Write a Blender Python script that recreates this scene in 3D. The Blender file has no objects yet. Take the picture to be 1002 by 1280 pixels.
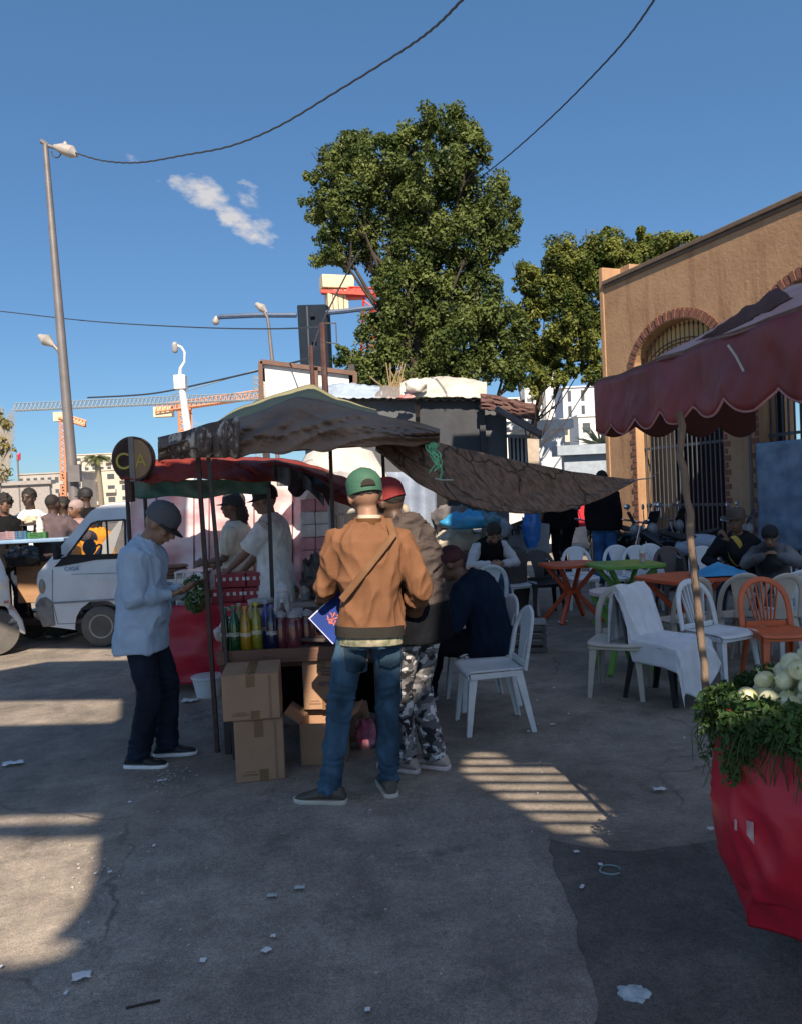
import bpy, bmesh, math, random
from mathutils import Vector, Matrix, noise
from mathutils.geometry import tessellate_polygon
random.seed(7)
PI = math.pi
R = math.radians
V = Vector
scene = bpy.context.scene
COL = scene.collection

# ------------------------------------------------------------------ camera
F = 960.0
PITCH = R(-1.13); ROLL = R(-2.6); CH = 1.6
cd = bpy.data.cameras.new('camera'); cam = bpy.data.objects.new('camera', cd); COL.objects.link(cam)
cd.sensor_fit = 'VERTICAL'; cd.sensor_height = 24.0; cd.lens = F / 1280 * 24.0
cd.clip_start = 0.05; cd.clip_end = 3000
CR = Matrix.Rotation(PI/2 + PITCH, 3, 'X') @ Matrix.Rotation(ROLL, 3, 'Z')
cam.matrix_world = Matrix.Translation((0, 0, CH)) @ CR.to_4x4()
scene.camera = cam

def ray(px, py):
    return CR @ V(((px-501)/F, -(py-640)/F, -1.0))
def P(px, py, y):
    d = ray(px, py); return V((0, 0, CH)) + d * (y / d.y)
def G(px, py, z=0.0):
    d = ray(px, py); return V((0, 0, CH)) + d * ((z-CH) / d.z)

# ------------------------------------------------------------------ materials
def nt(m):
    m.use_nodes = True; t = m.node_tree; return t, t.nodes, t.links
MATS = {}
def mat(name, col, rough=.6, metal=0.0, var=.12, scale=6.0, bump=.15, bscale=40.0, col2=None, spec=.5, stretch=(1, 1, 1), detail=4, dirt=0.0, dirtcol=(.12,.1,.08), trans=0, sheen=0):
    if name in MATS: return MATS[name]
    m = bpy.data.materials.new(name); t, N, L = nt(m); b = N['Principled BSDF']
    tc = N.new('ShaderNodeTexCoord'); mp = N.new('ShaderNodeMapping'); mp.inputs['Scale'].default_value = stretch
    L.new(tc.outputs['Object'], mp.inputs[0])
    n = N.new('ShaderNodeTexNoise'); n.inputs['Scale'].default_value = scale; n.inputs['Detail'].default_value = detail
    L.new(mp.outputs[0], n.inputs['Vector'])
    r = N.new('ShaderNodeValToRGB'); L.new(n.outputs['Fac'], r.inputs[0])
    a = [c*(1-var) for c in col]; c2 = col2 or [min(1, c*(1+var)) for c in col]
    r.color_ramp.elements[0].position = .35; r.color_ramp.elements[1].position = .65
    r.color_ramp.elements[0].color = (*a, 1); r.color_ramp.elements[1].color = (*c2, 1)
    out = r.outputs[0]
    if dirt:
        n2 = N.new('ShaderNodeTexNoise'); n2.inputs['Scale'].default_value = scale*.6; n2.inputs['Detail'].default_value = 8; n2.inputs['Roughness'].default_value = .7
        L.new(mp.outputs[0], n2.inputs['Vector'])
        r2 = N.new('ShaderNodeValToRGB'); r2.color_ramp.elements[0].position = .5; r2.color_ramp.elements[1].position = .68; L.new(n2.outputs['Fac'], r2.inputs[0])
        mm = N.new('ShaderNodeMath'); mm.operation = 'MULTIPLY'; mm.inputs[1].default_value = dirt; L.new(r2.outputs[0], mm.inputs[0])
        mx = N.new('ShaderNodeMixRGB'); L.new(mm.outputs[0], mx.inputs[0]); L.new(out, mx.inputs[1]); mx.inputs[2].default_value = (*dirtcol, 1); out = mx.outputs[0]
    L.new(out, b.inputs['Base Color'])
    b.inputs['Roughness'].default_value = rough; b.inputs['Metallic'].default_value = metal; b.inputs['Specular IOR Level'].default_value = spec
    if sheen: b.inputs['Sheen Weight'].default_value = sheen
    if trans:
        tr = N.new('ShaderNodeBsdfTranslucent'); L.new(out, tr.inputs[0]); ms = N.new('ShaderNodeMixShader'); ms.inputs[0].default_value = trans
        L.new(b.outputs[0], ms.inputs[1]); L.new(tr.outputs[0], ms.inputs[2]); L.new(ms.outputs[0], N['Material Output'].inputs[0])
    if bump:
        nb = N.new('ShaderNodeTexNoise'); nb.inputs['Scale'].default_value = bscale; nb.inputs['Detail'].default_value = 5; L.new(mp.outputs[0], nb.inputs['Vector'])
        bp = N.new('ShaderNodeBump'); bp.inputs['Strength'].default_value = bump; bp.inputs['Distance'].default_value = .02
        L.new(nb.outputs['Fac'], bp.inputs['Height']); L.new(bp.outputs[0], b.inputs['Normal'])
    MATS[name] = m; return m
def glass_mat(name, col=(.6,.7,.75), alpha=.25, rough=.05):
    m = bpy.data.materials.new(name); t, N, L = nt(m); b = N['Principled BSDF']
    b.inputs['Base Color'].default_value = (*col, 1); b.inputs['Roughness'].default_value = rough; b.inputs['Alpha'].default_value = alpha
    n = N.new('ShaderNodeTexNoise'); n.inputs['Scale'].default_value = 3
    bp = N.new('ShaderNodeBump'); bp.inputs['Strength'].default_value = .05; L.new(n.outputs['Fac'], bp.inputs['Height']); L.new(bp.outputs[0], b.inputs['Normal'])
    return m

# ------------------------------------------------------------------ mesh helpers
class MB:
    def __init__(s): s.v = []; s.f = []
    def add(s, vs, fs):
        n = len(s.v); s.v += [tuple(v) for v in vs]; s.f += [tuple(i+n for i in f) for f in fs]; return s
    def box(s, c, sz, rot=None):
        c = V(c); hx, hy, hz = [q/2 for q in sz]; vs = []
        for x in (-hx, hx):
            for y in (-hy, hy):
                for z in (-hz, hz):
                    p = V((x, y, z)); p = rot @ p if rot else p; vs.append(c+p)
        return s.add(vs, [(0,1,3,2),(4,6,7,5),(0,4,5,1),(2,3,7,6),(0,2,6,4),(1,5,7,3)])
    def bar(s, a, b, w, h=None, up=(0,0,1)):
        a, b = V(a), V(b); d = (b-a); l = d.length; d.normalize(); up = V(up)
        if abs(d.dot(up)) > .95: up = V((0,1,0)) if abs(d.y) < .9 else V((1,0,0))
        x = d.cross(up).normalized(); z = x.cross(d)
        return s.box((a+b)/2, (w, l, h or w), Matrix((x, d, z)).transposed())
    def loft(s, rings, cap=True, closed=True):
        n = len(rings[0]); vs = [p for r in rings for p in r]; fs = []
        for i in range(len(rings)-1):
            for j in range(n if closed else n-1):
                k = (j+1) % n; fs.append((i*n+j, i*n+k, (i+1)*n+k, (i+1)*n+j))
        if cap:
            fs.append(tuple(range(n-1, -1, -1))); fs.append(tuple((len(rings)-1)*n+j for j in range(n)))
        return s.add(vs, fs)
    def tube(s, pts, rad, n=8, rnd=False, flat=1.0, fl=None):
        pts = [V(p) for p in pts]
        if not isinstance(rad, (list, tuple)): rad = [rad]*len(pts)
        rings = []; T = []
        for i in range(len(pts)):
            a = pts[max(0, i-1)]; b = pts[min(len(pts)-1, i+1)]; t = (b-a)
            T.append(t.normalized() if t.length > 1e-9 else V((0,0,1)))
        up = V(fl) if fl else (V((0,0,1)) if abs(T[0].z) < .9 else V((0,1,0)))
        x = (up - T[0]*up.dot(T[0])).normalized()
        P2, R2, T2 = list(pts), list(rad), list(T)
        if rnd:
            pre = [(pts[0]-T[0]*rad[0]*k, rad[0]*math.sqrt(max(0.02, 1-k*k))) for k in (.97, .75, .4)]
            post = [(pts[-1]+T[-1]*rad[-1]*k, rad[-1]*math.sqrt(max(0.02, 1-k*k))) for k in (.4, .75, .97)]
            P2 = [p for p, _ in pre]+P2+[p for p, _ in post]; R2 = [r for _, r in pre]+R2+[r for _, r in post]; T2 = [T[0]]*3+T2+[T[-1]]*3
        for p, r, t in zip(P2, R2, T2):
            x = (x - t*x.dot(t)); x = x.normalized() if x.length > 1e-6 else V((1,0,0)); y = t.cross(x)
            rings.append([p + x*math.cos(2*PI*j/n)*r*flat + y*math.sin(2*PI*j/n)*r for j in range(n)])
        return s.loft(rings)
    def lathe(s, prof, c=(0,0,0), n=16, ax=None):
        c = V(c); M = ax or Matrix.Identity(3)
        return s.loft([[c + M @ V((r*math.cos(2*PI*j/n), r*math.sin(2*PI*j/n), z)) for j in range(n)] for r, z in prof])
    def ell(s, c, rad, M=None, n=14, m=9, jit=0):
        c = V(c); M = M or Matrix.Identity(3); rings = []
        for i in range(m+1):
            a = -PI/2 + PI*i/m; a = max(min(a, PI/2-.06), -PI/2+.06)
            rings.append([])
            for j in range(n):
                b = 2*PI*j/n; p = V((rad[0]*math.cos(a)*math.cos(b), rad[1]*math.cos(a)*math.sin(b), rad[2]*math.sin(a)))
                if jit: p *= 1+jit*noise.noise((p+c)*7/max(rad)*.3)
                rings[-1].append(c + M @ p)
        return s.loft(rings)
    def prism(s, poly, y0, y1, f=None, holes=()):
        # poly in (x,z); extruded along y; f maps (x,y,z)->point
        f = f or (lambda x, y, z: V((x, y, z)))
        loops = [list(poly)] + [list(h) for h in holes]
        tr = tessellate_polygon([[V((p[0], p[1], 0)) for p in l] for l in loops])
        pts = [p for l in loops for p in l]; n = len(pts)
        vs = [f(p[0], y0, p[1]) for p in pts] + [f(p[0], y1, p[1]) for p in pts]
        fs = [tuple(t) for t in tr] + [tuple(i+n for i in reversed(t)) for t in tr]
        o = 0
        for l in loops:
            k = len(l)
            for i in range(k): a, b = o+i, o+(i+1) % k; fs.append((a, b, b+n, a+n))
            o += k
        return s.add(vs, fs)
    def grid(s, fn, nu, nv):
        vs = [fn(i/nu, j/nv) for j in range(nv+1) for i in range(nu+1)]
        fs = [(j*(nu+1)+i, j*(nu+1)+i+1, (j+1)*(nu+1)+i+1, (j+1)*(nu+1)+i) for j in range(nv) for i in range(nu)]
        return s.add(vs, fs)
    def build(s, name, m, parent=None, smooth=True, bevel=0, solid=0, loc=None, ang=40, sub=0, recalc=True):
        me = bpy.data.meshes.new(name); me.from_pydata(s.v, [], s.f)
        if recalc:
            bm = bmesh.new(); bm.from_mesh(me); bmesh.ops.recalc_face_normals(bm, faces=bm.faces); bm.to_mesh(me); bm.free()
        o = bpy.data.objects.new(name, me); COL.objects.link(o); me.materials.append(m)
        if smooth: me.shade_smooth(); me.set_sharp_from_angle(angle=R(ang))
        if solid:
            d = o.modifiers.new('solid', 'SOLIDIFY'); d.thickness = solid; d.offset = 0
        if bevel:
            d = o.modifiers.new('bevel', 'BEVEL'); d.width = bevel; d.segments = 2; d.limit_method = 'ANGLE'; d.angle_limit = R(35)
        if sub:
            d = o.modifiers.new('sub', 'SUBSURF'); d.levels = sub; d.render_levels = sub
        if parent: o.parent = parent
        if loc is not None: o.location = loc
        return o
def tag(o, label=None, cat=None, group=None, kind=None):
    if label: o['label'] = label
    if cat: o['category'] = cat
    if group: o['group'] = group
    if kind: o['kind'] = kind
    return o
def empty(name, loc=(0,0,0), rz=0, label=None, cat=None, group=None, sc=1):
    o = bpy.data.objects.new(name, None); COL.objects.link(o); o.location = loc; o.rotation_euler = (0, 0, rz); o.empty_display_size = .1
    if sc != 1: o.scale = (sc,)*3
    return tag(o, label, cat, group)
def struct(o): o['kind'] = 'structure'; return o
def children(o): return [c for c in bpy.data.objects if c.parent == o]
def copy_tree(o, parent=None, m=None):
    c = o.copy(); COL.objects.link(c); c.parent = parent
    for ch in children(o): copy_tree(ch, c)
    return c
def nz(p, s=1.0): return noise.noise(V(p)*s)
def text(body, size, m, parent, M, name='lettering', ext=.002):
    cu = bpy.data.curves.new(name, 'FONT'); cu.body = body; cu.size = size; cu.extrude = ext; cu.align_x = 'CENTER'; cu.align_y = 'CENTER'
    tmp = bpy.data.objects.new('tmp_text', cu); COL.objects.link(tmp); dg = bpy.context.evaluated_depsgraph_get(); dg.update(); me = bpy.data.meshes.new_from_object(tmp.evaluated_get(dg)); bpy.data.objects.remove(tmp); bpy.data.curves.remove(cu)
    me.materials.clear(); me.materials.append(m); o = bpy.data.objects.new(name, me); COL.objects.link(o); o.parent = parent; o.matrix_local = M; return o

# ------------------------------------------------------------------ sun, sky
SUNV = V((.12, -.99, 0)).normalized()*math.cos(R(40)) + V((0,0,math.sin(R(40))))
sd = bpy.data.lights.new('sun', 'SUN'); sd.energy = 5.0; sd.angle = R(.42); sd.color = (1, .84, .66)
so = bpy.data.objects.new('sun', sd); COL.objects.link(so); so.rotation_euler = SUNV.to_track_quat('Z', 'Y').to_euler(); so.location = (0,-5,20)
w = bpy.data.worlds.new('World'); scene.world = w; w.use_nodes = True
t, N, L = w.node_tree, w.node_tree.nodes, w.node_tree.links
bg = N['Background']; bg.inputs[1].default_value = SKY_STR = .072
sky = N.new('ShaderNodeTexSky'); sky.sky_type = 'NISHITA'; sky.sun_disc = False
sky.sun_elevation = R(40); sky.sun_rotation = math.atan2(SUNV.x, SUNV.y); sky.air_density = 1.0; sky.dust_density = .35; sky.ozone_density = 2.2; sky.altitude = 50
tc = N.new('ShaderNodeTexCoord')
def dotn(vec):
    n = N.new('ShaderNodeVectorMath'); n.operation = 'DOT_PRODUCT'; L.new(tc.outputs['Generated'], n.inputs[0]); n.inputs[1].default_value = vec; return n.outputs['Value']
def mth(op, a, b=None, c=None, clamp=False):
    n = N.new('ShaderNodeMath'); n.operation = op; n.use_clamp = clamp
    for i, q in enumerate((a, b, c)):
        if q is None: continue
        if isinstance(q, (int, float)): n.inputs[i].default_value = q
        else: L.new(q, n.inputs[i])
    return n.outputs[0]
cdir = ray(270, 262).normalized()
ux = (ray(271, 262).normalized()-cdir).normalized(); uy = (ray(270, 261).normalized()-cdir).normalized()
dc = dotn(cdir)
ca = mth('DIVIDE', dotn(ux), mth('MAXIMUM', dc, .05)); cb = mth('DIVIDE', dotn(uy), mth('MAXIMUM', dc, .05))
front = mth('GREATER_THAN', dc, .3)
comb = N.new('ShaderNodeCombineXYZ'); L.new(ca, comb.inputs[0]); L.new(cb, comb.inputs[1])
def cn(scale, det, off):
    n = N.new('ShaderNodeTexNoise'); n.inputs['Scale'].default_value = scale; n.inputs['Detail'].default_value = det; n.inputs['Roughness'].default_value = .62
    mp = N.new('ShaderNodeMapping'); mp.inputs['Location'].default_value = off; mp.inputs['Rotation'].default_value = (0, 0, R(35)); mp.inputs['Scale'].default_value = (.8, 1.5, 1)
    L.new(comb.outputs[0], mp.inputs[0]); L.new(mp.outputs[0], n.inputs[0]); return n.outputs['Fac']
n1 = cn(34, 7, (1.3, .2, 0)); n2 = cn(12, 4, (5, 3, 0))
def blob(px, py, rx, ry, ang, st):
    x0, y0 = (px-270)/1010., -(py-262)/1010.; a = R(ang)
    dx = mth('SUBTRACT', ca, x0); dy = mth('SUBTRACT', cb, y0)
    u = mth('ADD', mth('MULTIPLY', dx, math.cos(a)/(rx/1010)), mth('MULTIPLY', dy, math.sin(a)/(rx/1010)))
    v = mth('ADD', mth('MULTIPLY', dx, -math.sin(a)/(ry/1010)), mth('MULTIPLY', dy, math.cos(a)/(ry/1010)))
    r2 = mth('ADD', mth('MULTIPLY', u, u), mth('MULTIPLY', v, v))
    return mth('MULTIPLY', mth('SUBTRACT', 1.0, r2, clamp=True), st)
bl = None
for q in ((252, 245, 44, 26, -25, 1.1), (300, 277, 60, 20, -27, 1.1), (309, 243, 24, 20, -60, .6), (196, 226, 34, 9, -38, .4), (199, 256, 26, 7, -30, .4), (322, 275, 22, 16, -40, .55), (245, 524, 70, 14, 5, .35)):
    b_ = blob(*q); bl = b_ if bl is None else mth('MAXIMUM', bl, b_)
mask = mth('MULTIPLY', mth('SUBTRACT', mth('ADD', mth('MULTIPLY', bl, 1.0), mth('ADD', mth('MULTIPLY', mth('SUBTRACT', n1, .5), 2.6), mth('MULTIPLY', mth('SUBTRACT', n2, .5), 1.2))), .42), 1.5, clamp=True)
mask = mth('MULTIPLY', mask, mth('MULTIPLY', bl, 2.2, clamp=True)); mask = mth('MULTIPLY', mth('MULTIPLY', mask, front), .92)
tint = N.new('ShaderNodeMixRGB'); tint.blend_type = 'MULTIPLY'; tint.inputs[0].default_value = 1; L.new(sky.outputs[0], tint.inputs[1]); tint.inputs[2].default_value = (.66,.87,1.03,1)
flat = N.new('ShaderNodeMixRGB'); flat.inputs[0].default_value = .38; L.new(tint.outputs[0], flat.inputs[1]); flat.inputs[2].default_value = (.8,2.05,4.1,1)
mx = N.new('ShaderNodeMixRGB'); L.new(mask, mx.inputs[0]); L.new(flat.outputs[0], mx.inputs[1]); mx.inputs[2].default_value = (5.6, 5.45, 5.5, 1)
L.new(mx.outputs[0], bg.inputs[0])
scene.view_settings.view_transform = 'Standard'; scene.view_settings.look = 'None'; scene.view_settings.gamma = 1; scene.view_settings.exposure = 0.8
scene.cycles.max_bounces = 8; scene.cycles.transparent_max_bounces = 12

# ------------------------------------------------------------------ ground
def ground_mat(name, c1, c2, scale=1.0, crack=0):
    m = bpy.data.materials.new(name); t, N, L = nt(m); b = N['Principled BSDF']
    tc = N.new('ShaderNodeTexCoord')
    def no(s, d=6, ro=.6, st=None):
        n = N.new('ShaderNodeTexNoise'); n.inputs['Scale'].default_value = s; n.inputs['Detail'].default_value = d; n.inputs['Roughness'].default_value = ro
        L.new(tc.outputs['Object'], n.inputs[0]); return n.outputs['Fac']
    def ramp(f, p0, p1, a, c):
        r = N.new('ShaderNodeValToRGB'); r.color_ramp.elements[0].position = p0; r.color_ramp.elements[1].position = p1
        r.color_ramp.elements[0].color = (*a, 1); r.color_ramp.elements[1].color = (*c, 1); L.new(f, r.inputs[0]); return r.outputs[0]
    def mix(f, a, b2, mode='MIX'):
        x = N.new('ShaderNodeMixRGB'); x.blend_type = mode
        if isinstance(f, float): x.inputs[0].default_value = f
        else: L.new(f, x.inputs[0])
        for i, q in ((1, a), (2, b2)):
            if isinstance(q, tuple): x.inputs[i].default_value = (*q, 1)
            else: L.new(q, x.inputs[i])
        return x.outputs[0]
    base = ramp(no(.9, 9, .65), .36, .66, tuple(q*.82 for q in c1), tuple(q*1.06 for q in c2))
    base = mix(1.0, base, ramp(no(170, 3, .8), .32, .68, (.5,.5,.5), (1.5,1.5,1.5)), 'MULTIPLY')
    base = mix(1.0, base, ramp(no(38, 8, .8), .35, .65, (.75,.75,.75), (1.22,1.22,1.2)), 'MULTIPLY')
    base = mix(1.0, base, ramp(no(5, 6, .7), .35, .7, (.72,.72,.73), (1.15,1.14,1.12)), 'MULTIPLY')
    # dark oily stains and pale dusty spots
    base = mix(ramp(no(2.3, 8, .75), .56, .66, (0,0,0), (.6,.6,.6)), base, (.09,.08,.07))
    base = mix(ramp(no(3.1, 10, .8), .635, .70, (0,0,0), (.5,.5,.5)), base, (.42,.38,.32))
    # pale stones in the asphalt
    vo = N.new('ShaderNodeTexVoronoi'); vo.inputs['Scale'].default_value = 42; L.new(tc.outputs['Object'], vo.inputs[0])
    spot = ramp(vo.outputs['Distance'], .06, .10, (1,1,1), (0,0,0))
    base = mix(mix(1.0, spot, ramp(no(1.7, 5), .52, .62, (0,0,0), (.5,.5,.5)), 'MULTIPLY'), base, (.4,.38,.34))
    vc_ = N.new('ShaderNodeTexVoronoi'); vc_.feature = 'DISTANCE_TO_EDGE'; vc_.inputs['Scale'].default_value = .75
    nd = N.new('ShaderNodeTexNoise'); nd.inputs['Scale'].default_value = 3.5; nd.inputs['Detail'].default_value = 6; L.new(tc.outputs['Object'], nd.inputs[0])
    dd = N.new('ShaderNodeMixRGB'); dd.inputs[0].default_value = .22; L.new(tc.outputs['Object'], dd.inputs[1]); L.new(nd.outputs['Color'], dd.inputs[2]); L.new(dd.outputs[0], vc_.inputs[0])
    base = mix(mix(1.0, ramp(vc_.outputs['Distance'], .002, .008, (1,1,1), (0,0,0)), ramp(no(.8, 3), .48, .6, (0,0,0), (.7,.7,.7)), 'MULTIPLY'), base, (.05,.045,.04))
    base = mix(ramp(no(.55, 7, .7), .54, .66, (0,0,0), (.45,.45,.45)), base, (.1,.09,.08))
    base = mix(ramp(no(9, 6, .75), .64, .70, (0,0,0), (.7,.7,.7)), base, (.06,.055,.05))
    L.new(base, b.inputs['Base Color']); b.inputs['Roughness'].default_value = .85
    bp = N.new('ShaderNodeBump'); bp.inputs['Strength'].default_value = .5; bp.inputs['Distance'].default_value = .006
    L.new(no(110, 4, .8), bp.inputs['Height'])
    bp2 = N.new('ShaderNodeBump'); bp2.inputs['Strength'].default_value = .4; bp2.inputs['Distance'].default_value = .05
    L.new(no(2.5, 5), bp2.inputs['Height']); L.new(bp.outputs[0], bp2.inputs['Normal']); L.new(bp2.outputs[0], b.inputs['Normal'])
    return m
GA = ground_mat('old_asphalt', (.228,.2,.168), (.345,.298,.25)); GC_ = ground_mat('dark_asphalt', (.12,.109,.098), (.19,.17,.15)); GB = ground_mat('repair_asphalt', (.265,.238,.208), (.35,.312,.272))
g = MB(); g.add([(-1500,-60,0),(1500,-60,0),(1500,2500,0),(-1500,2500,0)], [(0,1,2,3)])
struct(g.build('ground', GA, smooth=False))
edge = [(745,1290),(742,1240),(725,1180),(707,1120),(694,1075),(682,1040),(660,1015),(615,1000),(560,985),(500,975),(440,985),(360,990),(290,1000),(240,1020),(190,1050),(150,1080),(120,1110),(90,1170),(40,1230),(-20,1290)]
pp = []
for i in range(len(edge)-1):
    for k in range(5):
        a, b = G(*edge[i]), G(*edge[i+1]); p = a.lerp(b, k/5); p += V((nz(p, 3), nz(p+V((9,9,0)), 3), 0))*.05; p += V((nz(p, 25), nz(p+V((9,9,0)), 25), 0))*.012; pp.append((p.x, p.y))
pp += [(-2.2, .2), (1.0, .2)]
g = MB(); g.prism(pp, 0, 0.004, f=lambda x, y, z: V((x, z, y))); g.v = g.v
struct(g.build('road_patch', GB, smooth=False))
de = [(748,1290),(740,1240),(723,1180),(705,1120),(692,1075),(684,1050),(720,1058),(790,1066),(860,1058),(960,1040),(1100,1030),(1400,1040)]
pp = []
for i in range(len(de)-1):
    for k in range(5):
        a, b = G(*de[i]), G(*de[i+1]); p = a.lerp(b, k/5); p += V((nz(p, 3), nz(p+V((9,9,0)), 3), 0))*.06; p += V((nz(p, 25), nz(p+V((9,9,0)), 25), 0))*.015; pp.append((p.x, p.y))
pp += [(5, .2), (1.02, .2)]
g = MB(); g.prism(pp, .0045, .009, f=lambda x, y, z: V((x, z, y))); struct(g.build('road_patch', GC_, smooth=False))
g = MB(); g.box((-13, 16.5, .07), (24, 13, .14)); o = g.build('pavement', mat('paving', (.3,.27,.23), .85, scale=3, bump=.3, dirt=.4), smooth=False, bevel=.02); struct(o)

# ------------------------------------------------------------------ unseen roof added to shade the forecourt, holes cut for sun patches
ZR = 7.0
def up(p, z=ZR): return V((p[0], p[1], 0)) + SUNV*(z/SUNV.z)
outer = [(-9, .2), (10, .2), (12, 16.6), (2.4, 16.6), (2.3, 14.2), (.45, 14.2), (.42, 8.7), (-2.35, 8.7), (-2.5, 11.0), (-9, 11.0)]  # outline stepped to keep curtain, parasol and shed in sun
holes_px = [  # openings laid out from the wanted sun patches
 [(-90,1050),(0,1049),(60,1050),(121,1048),(116,1090),(104,1130),(85,1152),(58,1177),(76,1181),(96,1184),(78,1194),(30,1204),(-90,1216)],
 [(-90,1027),(0,1022),(122,1020),(120,1027),(8,1030),(-90,1040)],
 [(-200,881),(60,876),(150,875),(149,898),(140,903),(-200,912)],
 [(-200,812),(60,811),(205,812),(205,824),(60,827),(0,838),(-200,846)],
 [(-200,789),(0,790),(100,787),(100,791),(0,796),(-200,797)],
 [(582,948),(600,939),(626,944),(640,957),(695,957),(742,1000),(800,1044),(796,1054),(745,1053),(690,1036),(625,995),(578,966)],
 [(880,1063),(915,1060),(965,1059),(965,1069),(885,1068)]]
holes = [[G(*p).to_2d() for p in h] for h in holes_px]
holes.append([V(q) for q in ((-.7,5.15),(-.55,4.95),(-.1,4.9),(.03,5.1),(.04,6.1),(-.05,6.4),(-.65,6.3))])  # hole aimed to let sun onto the rust jacket's back
rf = MB()
def wob(p): return V(p)
outl = [up(p).to_2d() for p in outer]; hl = [[up(p).to_2d() for p in h] for h in holes]
rf.prism(outl, 0, .05, f=lambda x, y, z: V((x, z, ZR+y)), holes=hl)
MR = empty('added_shade_roof', (0, -4, 0), 0, 'unseen flat roof on posts behind the viewer, added to shade the forecourt', 'roof'); MR['unseen'] = 1
RSM = bpy.data.materials.new('translucent_fill_sheet'); t_, N_, L_ = nt(RSM); b_ = N_['Principled BSDF']; b_.inputs['Base Color'].default_value = (.3,.3,.3,1)  # translucent so the added roof spreads soft light into the shade
nn_ = N_.new('ShaderNodeTexNoise'); nn_.inputs['Scale'].default_value = 2; rr_ = N_.new('ShaderNodeValToRGB'); rr_.color_ramp.elements[0].color = (.29,.36,.5,1); rr_.color_ramp.elements[1].color = (.33,.41,.56,1); L_.new(nn_.outputs[0], rr_.inputs[0])
tr_ = N_.new('ShaderNodeBsdfTranslucent'); L_.new(rr_.outputs[0], tr_.inputs[0]); ms_ = N_.new('ShaderNodeMixShader'); ms_.inputs[0].default_value = .55; L_.new(b_.outputs[0], ms_.inputs[1]); L_.new(tr_.outputs[0], ms_.inputs[2]); L_.new(ms_.outputs[0], N_['Material Output'].inputs[0])
rf = MB(); tr3 = tessellate_polygon([[V((*p, 0)) for p in l_] for l_ in [outl]+hl]); rf.add([V((*p, ZR)) for l_ in [outl]+hl for p in l_], [tuple(q) for q in tr3])
ro = rf.build('shade_sheet', RSM, MR, smooth=False); ro.location = (0, 4, 0)
sl = MB(); h = hl[5]; x0 = min(p.x for p in h)-.3; x1 = max(p.x for p in h)+.3; y0 = min(p.y for p in h); y1 = max(p.y for p in h)
ZS = 2.9; gh = [up(V(q), ZS).to_2d() for q in holes[5]]; x0 = min(p.x for p in gh)-.15; x1 = max(p.x for p in gh)+.15; y0 = min(p.y for p in gh); y1 = max(p.y for p in gh)
yy = y0-.1
while yy < y1+.25:
    sl.bar((x0, yy+.03, ZS), (x1, yy-.11, ZS), .024, .02); yy += .13
for q_ in (x0, x1): sl.bar((q_, -4.2, ZS+.02), (q_, y1+.3, ZS+.02), .05, .02); sl.bar((q_, -4.2, 0), (q_, -4.2, ZS), .08)
so_ = sl.build('shade_slats', mat('shade_slat', (.35,.3,.25), .6), MR, smooth=False); so_.location = (0, 4, 0)  # slats added out of view to stripe one sun patch
for x, y in ((-9,-8.2), (0,-8.2), (9,-8.2), (10.5,4.5), (-9,-3)):
    MB().box((x, y, ZR/2), (.18,.18,ZR)).build('post', mat('post_steel', (.2,.2,.2), .5), MR, smooth=False).location = (0, 4, 0)  # posts of the added, unseen roof
# ------------------------------------------------------------------ people
def two_bone(a, c, l1, l2, pole):
    d = c-a; Lm = min(d.length, (l1+l2)*.995); Lm = max(Lm, abs(l1-l2)*1.05); u = d.normalized()
    a1 = (l1*l1-l2*l2+Lm*Lm)/(2*Lm); h = math.sqrt(max(l1*l1-a1*a1, 0)); p = pole-u*pole.dot(u); p.normalize()
    return a+u*a1+p*h, a+u*Lm
def frame(fwd, upv):
    u = V(upv).normalized(); f = V(fwd); f = (f-u*f.dot(u)).normalized(); r = f.cross(u); return Matrix((r, f, u)).transposed()
def remesh(mb, name, m, parent, vox, smooth=4, disp=None, sm=.5):
    me = bpy.data.meshes.new(name); me.from_pydata(mb.v, [], mb.f)
    bm = bmesh.new(); bm.from_mesh(me); bmesh.ops.recalc_face_normals(bm, faces=bm.faces); bm.to_mesh(me); bm.free()
    o = bpy.data.objects.new(name, me); COL.objects.link(o)
    d = o.modifiers.new('r', 'REMESH'); d.mode = 'VOXEL'; d.voxel_size = vox
    if smooth: d = o.modifiers.new('s', 'SMOOTH'); d.iterations = smooth; d.factor = sm
    dg = bpy.context.evaluated_depsgraph_get(); dg.update()
    ne = bpy.data.meshes.new_from_object(o.evaluated_get(dg)); ne.name = name
    o.modifiers.clear(); o.data = ne; bpy.data.meshes.remove(me)
    ne.materials.clear(); ne.materials.append(m)
    if disp:
        nn = [v.normal.copy() for v in ne.vertices]
        for v, q in zip(ne.vertices, nn):
            v.co += q*disp(v.co)
    ne.shade_smooth(); o.parent = parent
    return o
def oval(c, M, rx, ry, n=20, p=2.4):
    out = []
    for j in range(n):
        a = 2*PI*j/n; ca, sa = math.cos(a), math.sin(a)
        out.append(c + M @ V((math.copysign(abs(ca)**(2/p), ca)*rx, math.copysign(abs(sa)**(2/p), sa)*ry, 0)))
    return out
def ridge(p): return (1-abs(noise.noise(p)))**3
def foldfn(amp, f=(7,7,3), seed=0, hem=None):
    def d(co):
        q = V((co.x*f[0]+seed, co.y*f[1], co.z*f[2])); wv = V((noise.noise(q*.7), noise.noise(q*.7+V((5,5,5))), 0))
        return amp*(ridge(q+wv*.9)-.45) + amp*.4*(ridge(q*2.3+wv)-.5)
    return d
SKIN = dict(tan=(.26,.145,.095), brown=(.16,.085,.055), dark=(.065,.037,.026))
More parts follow.
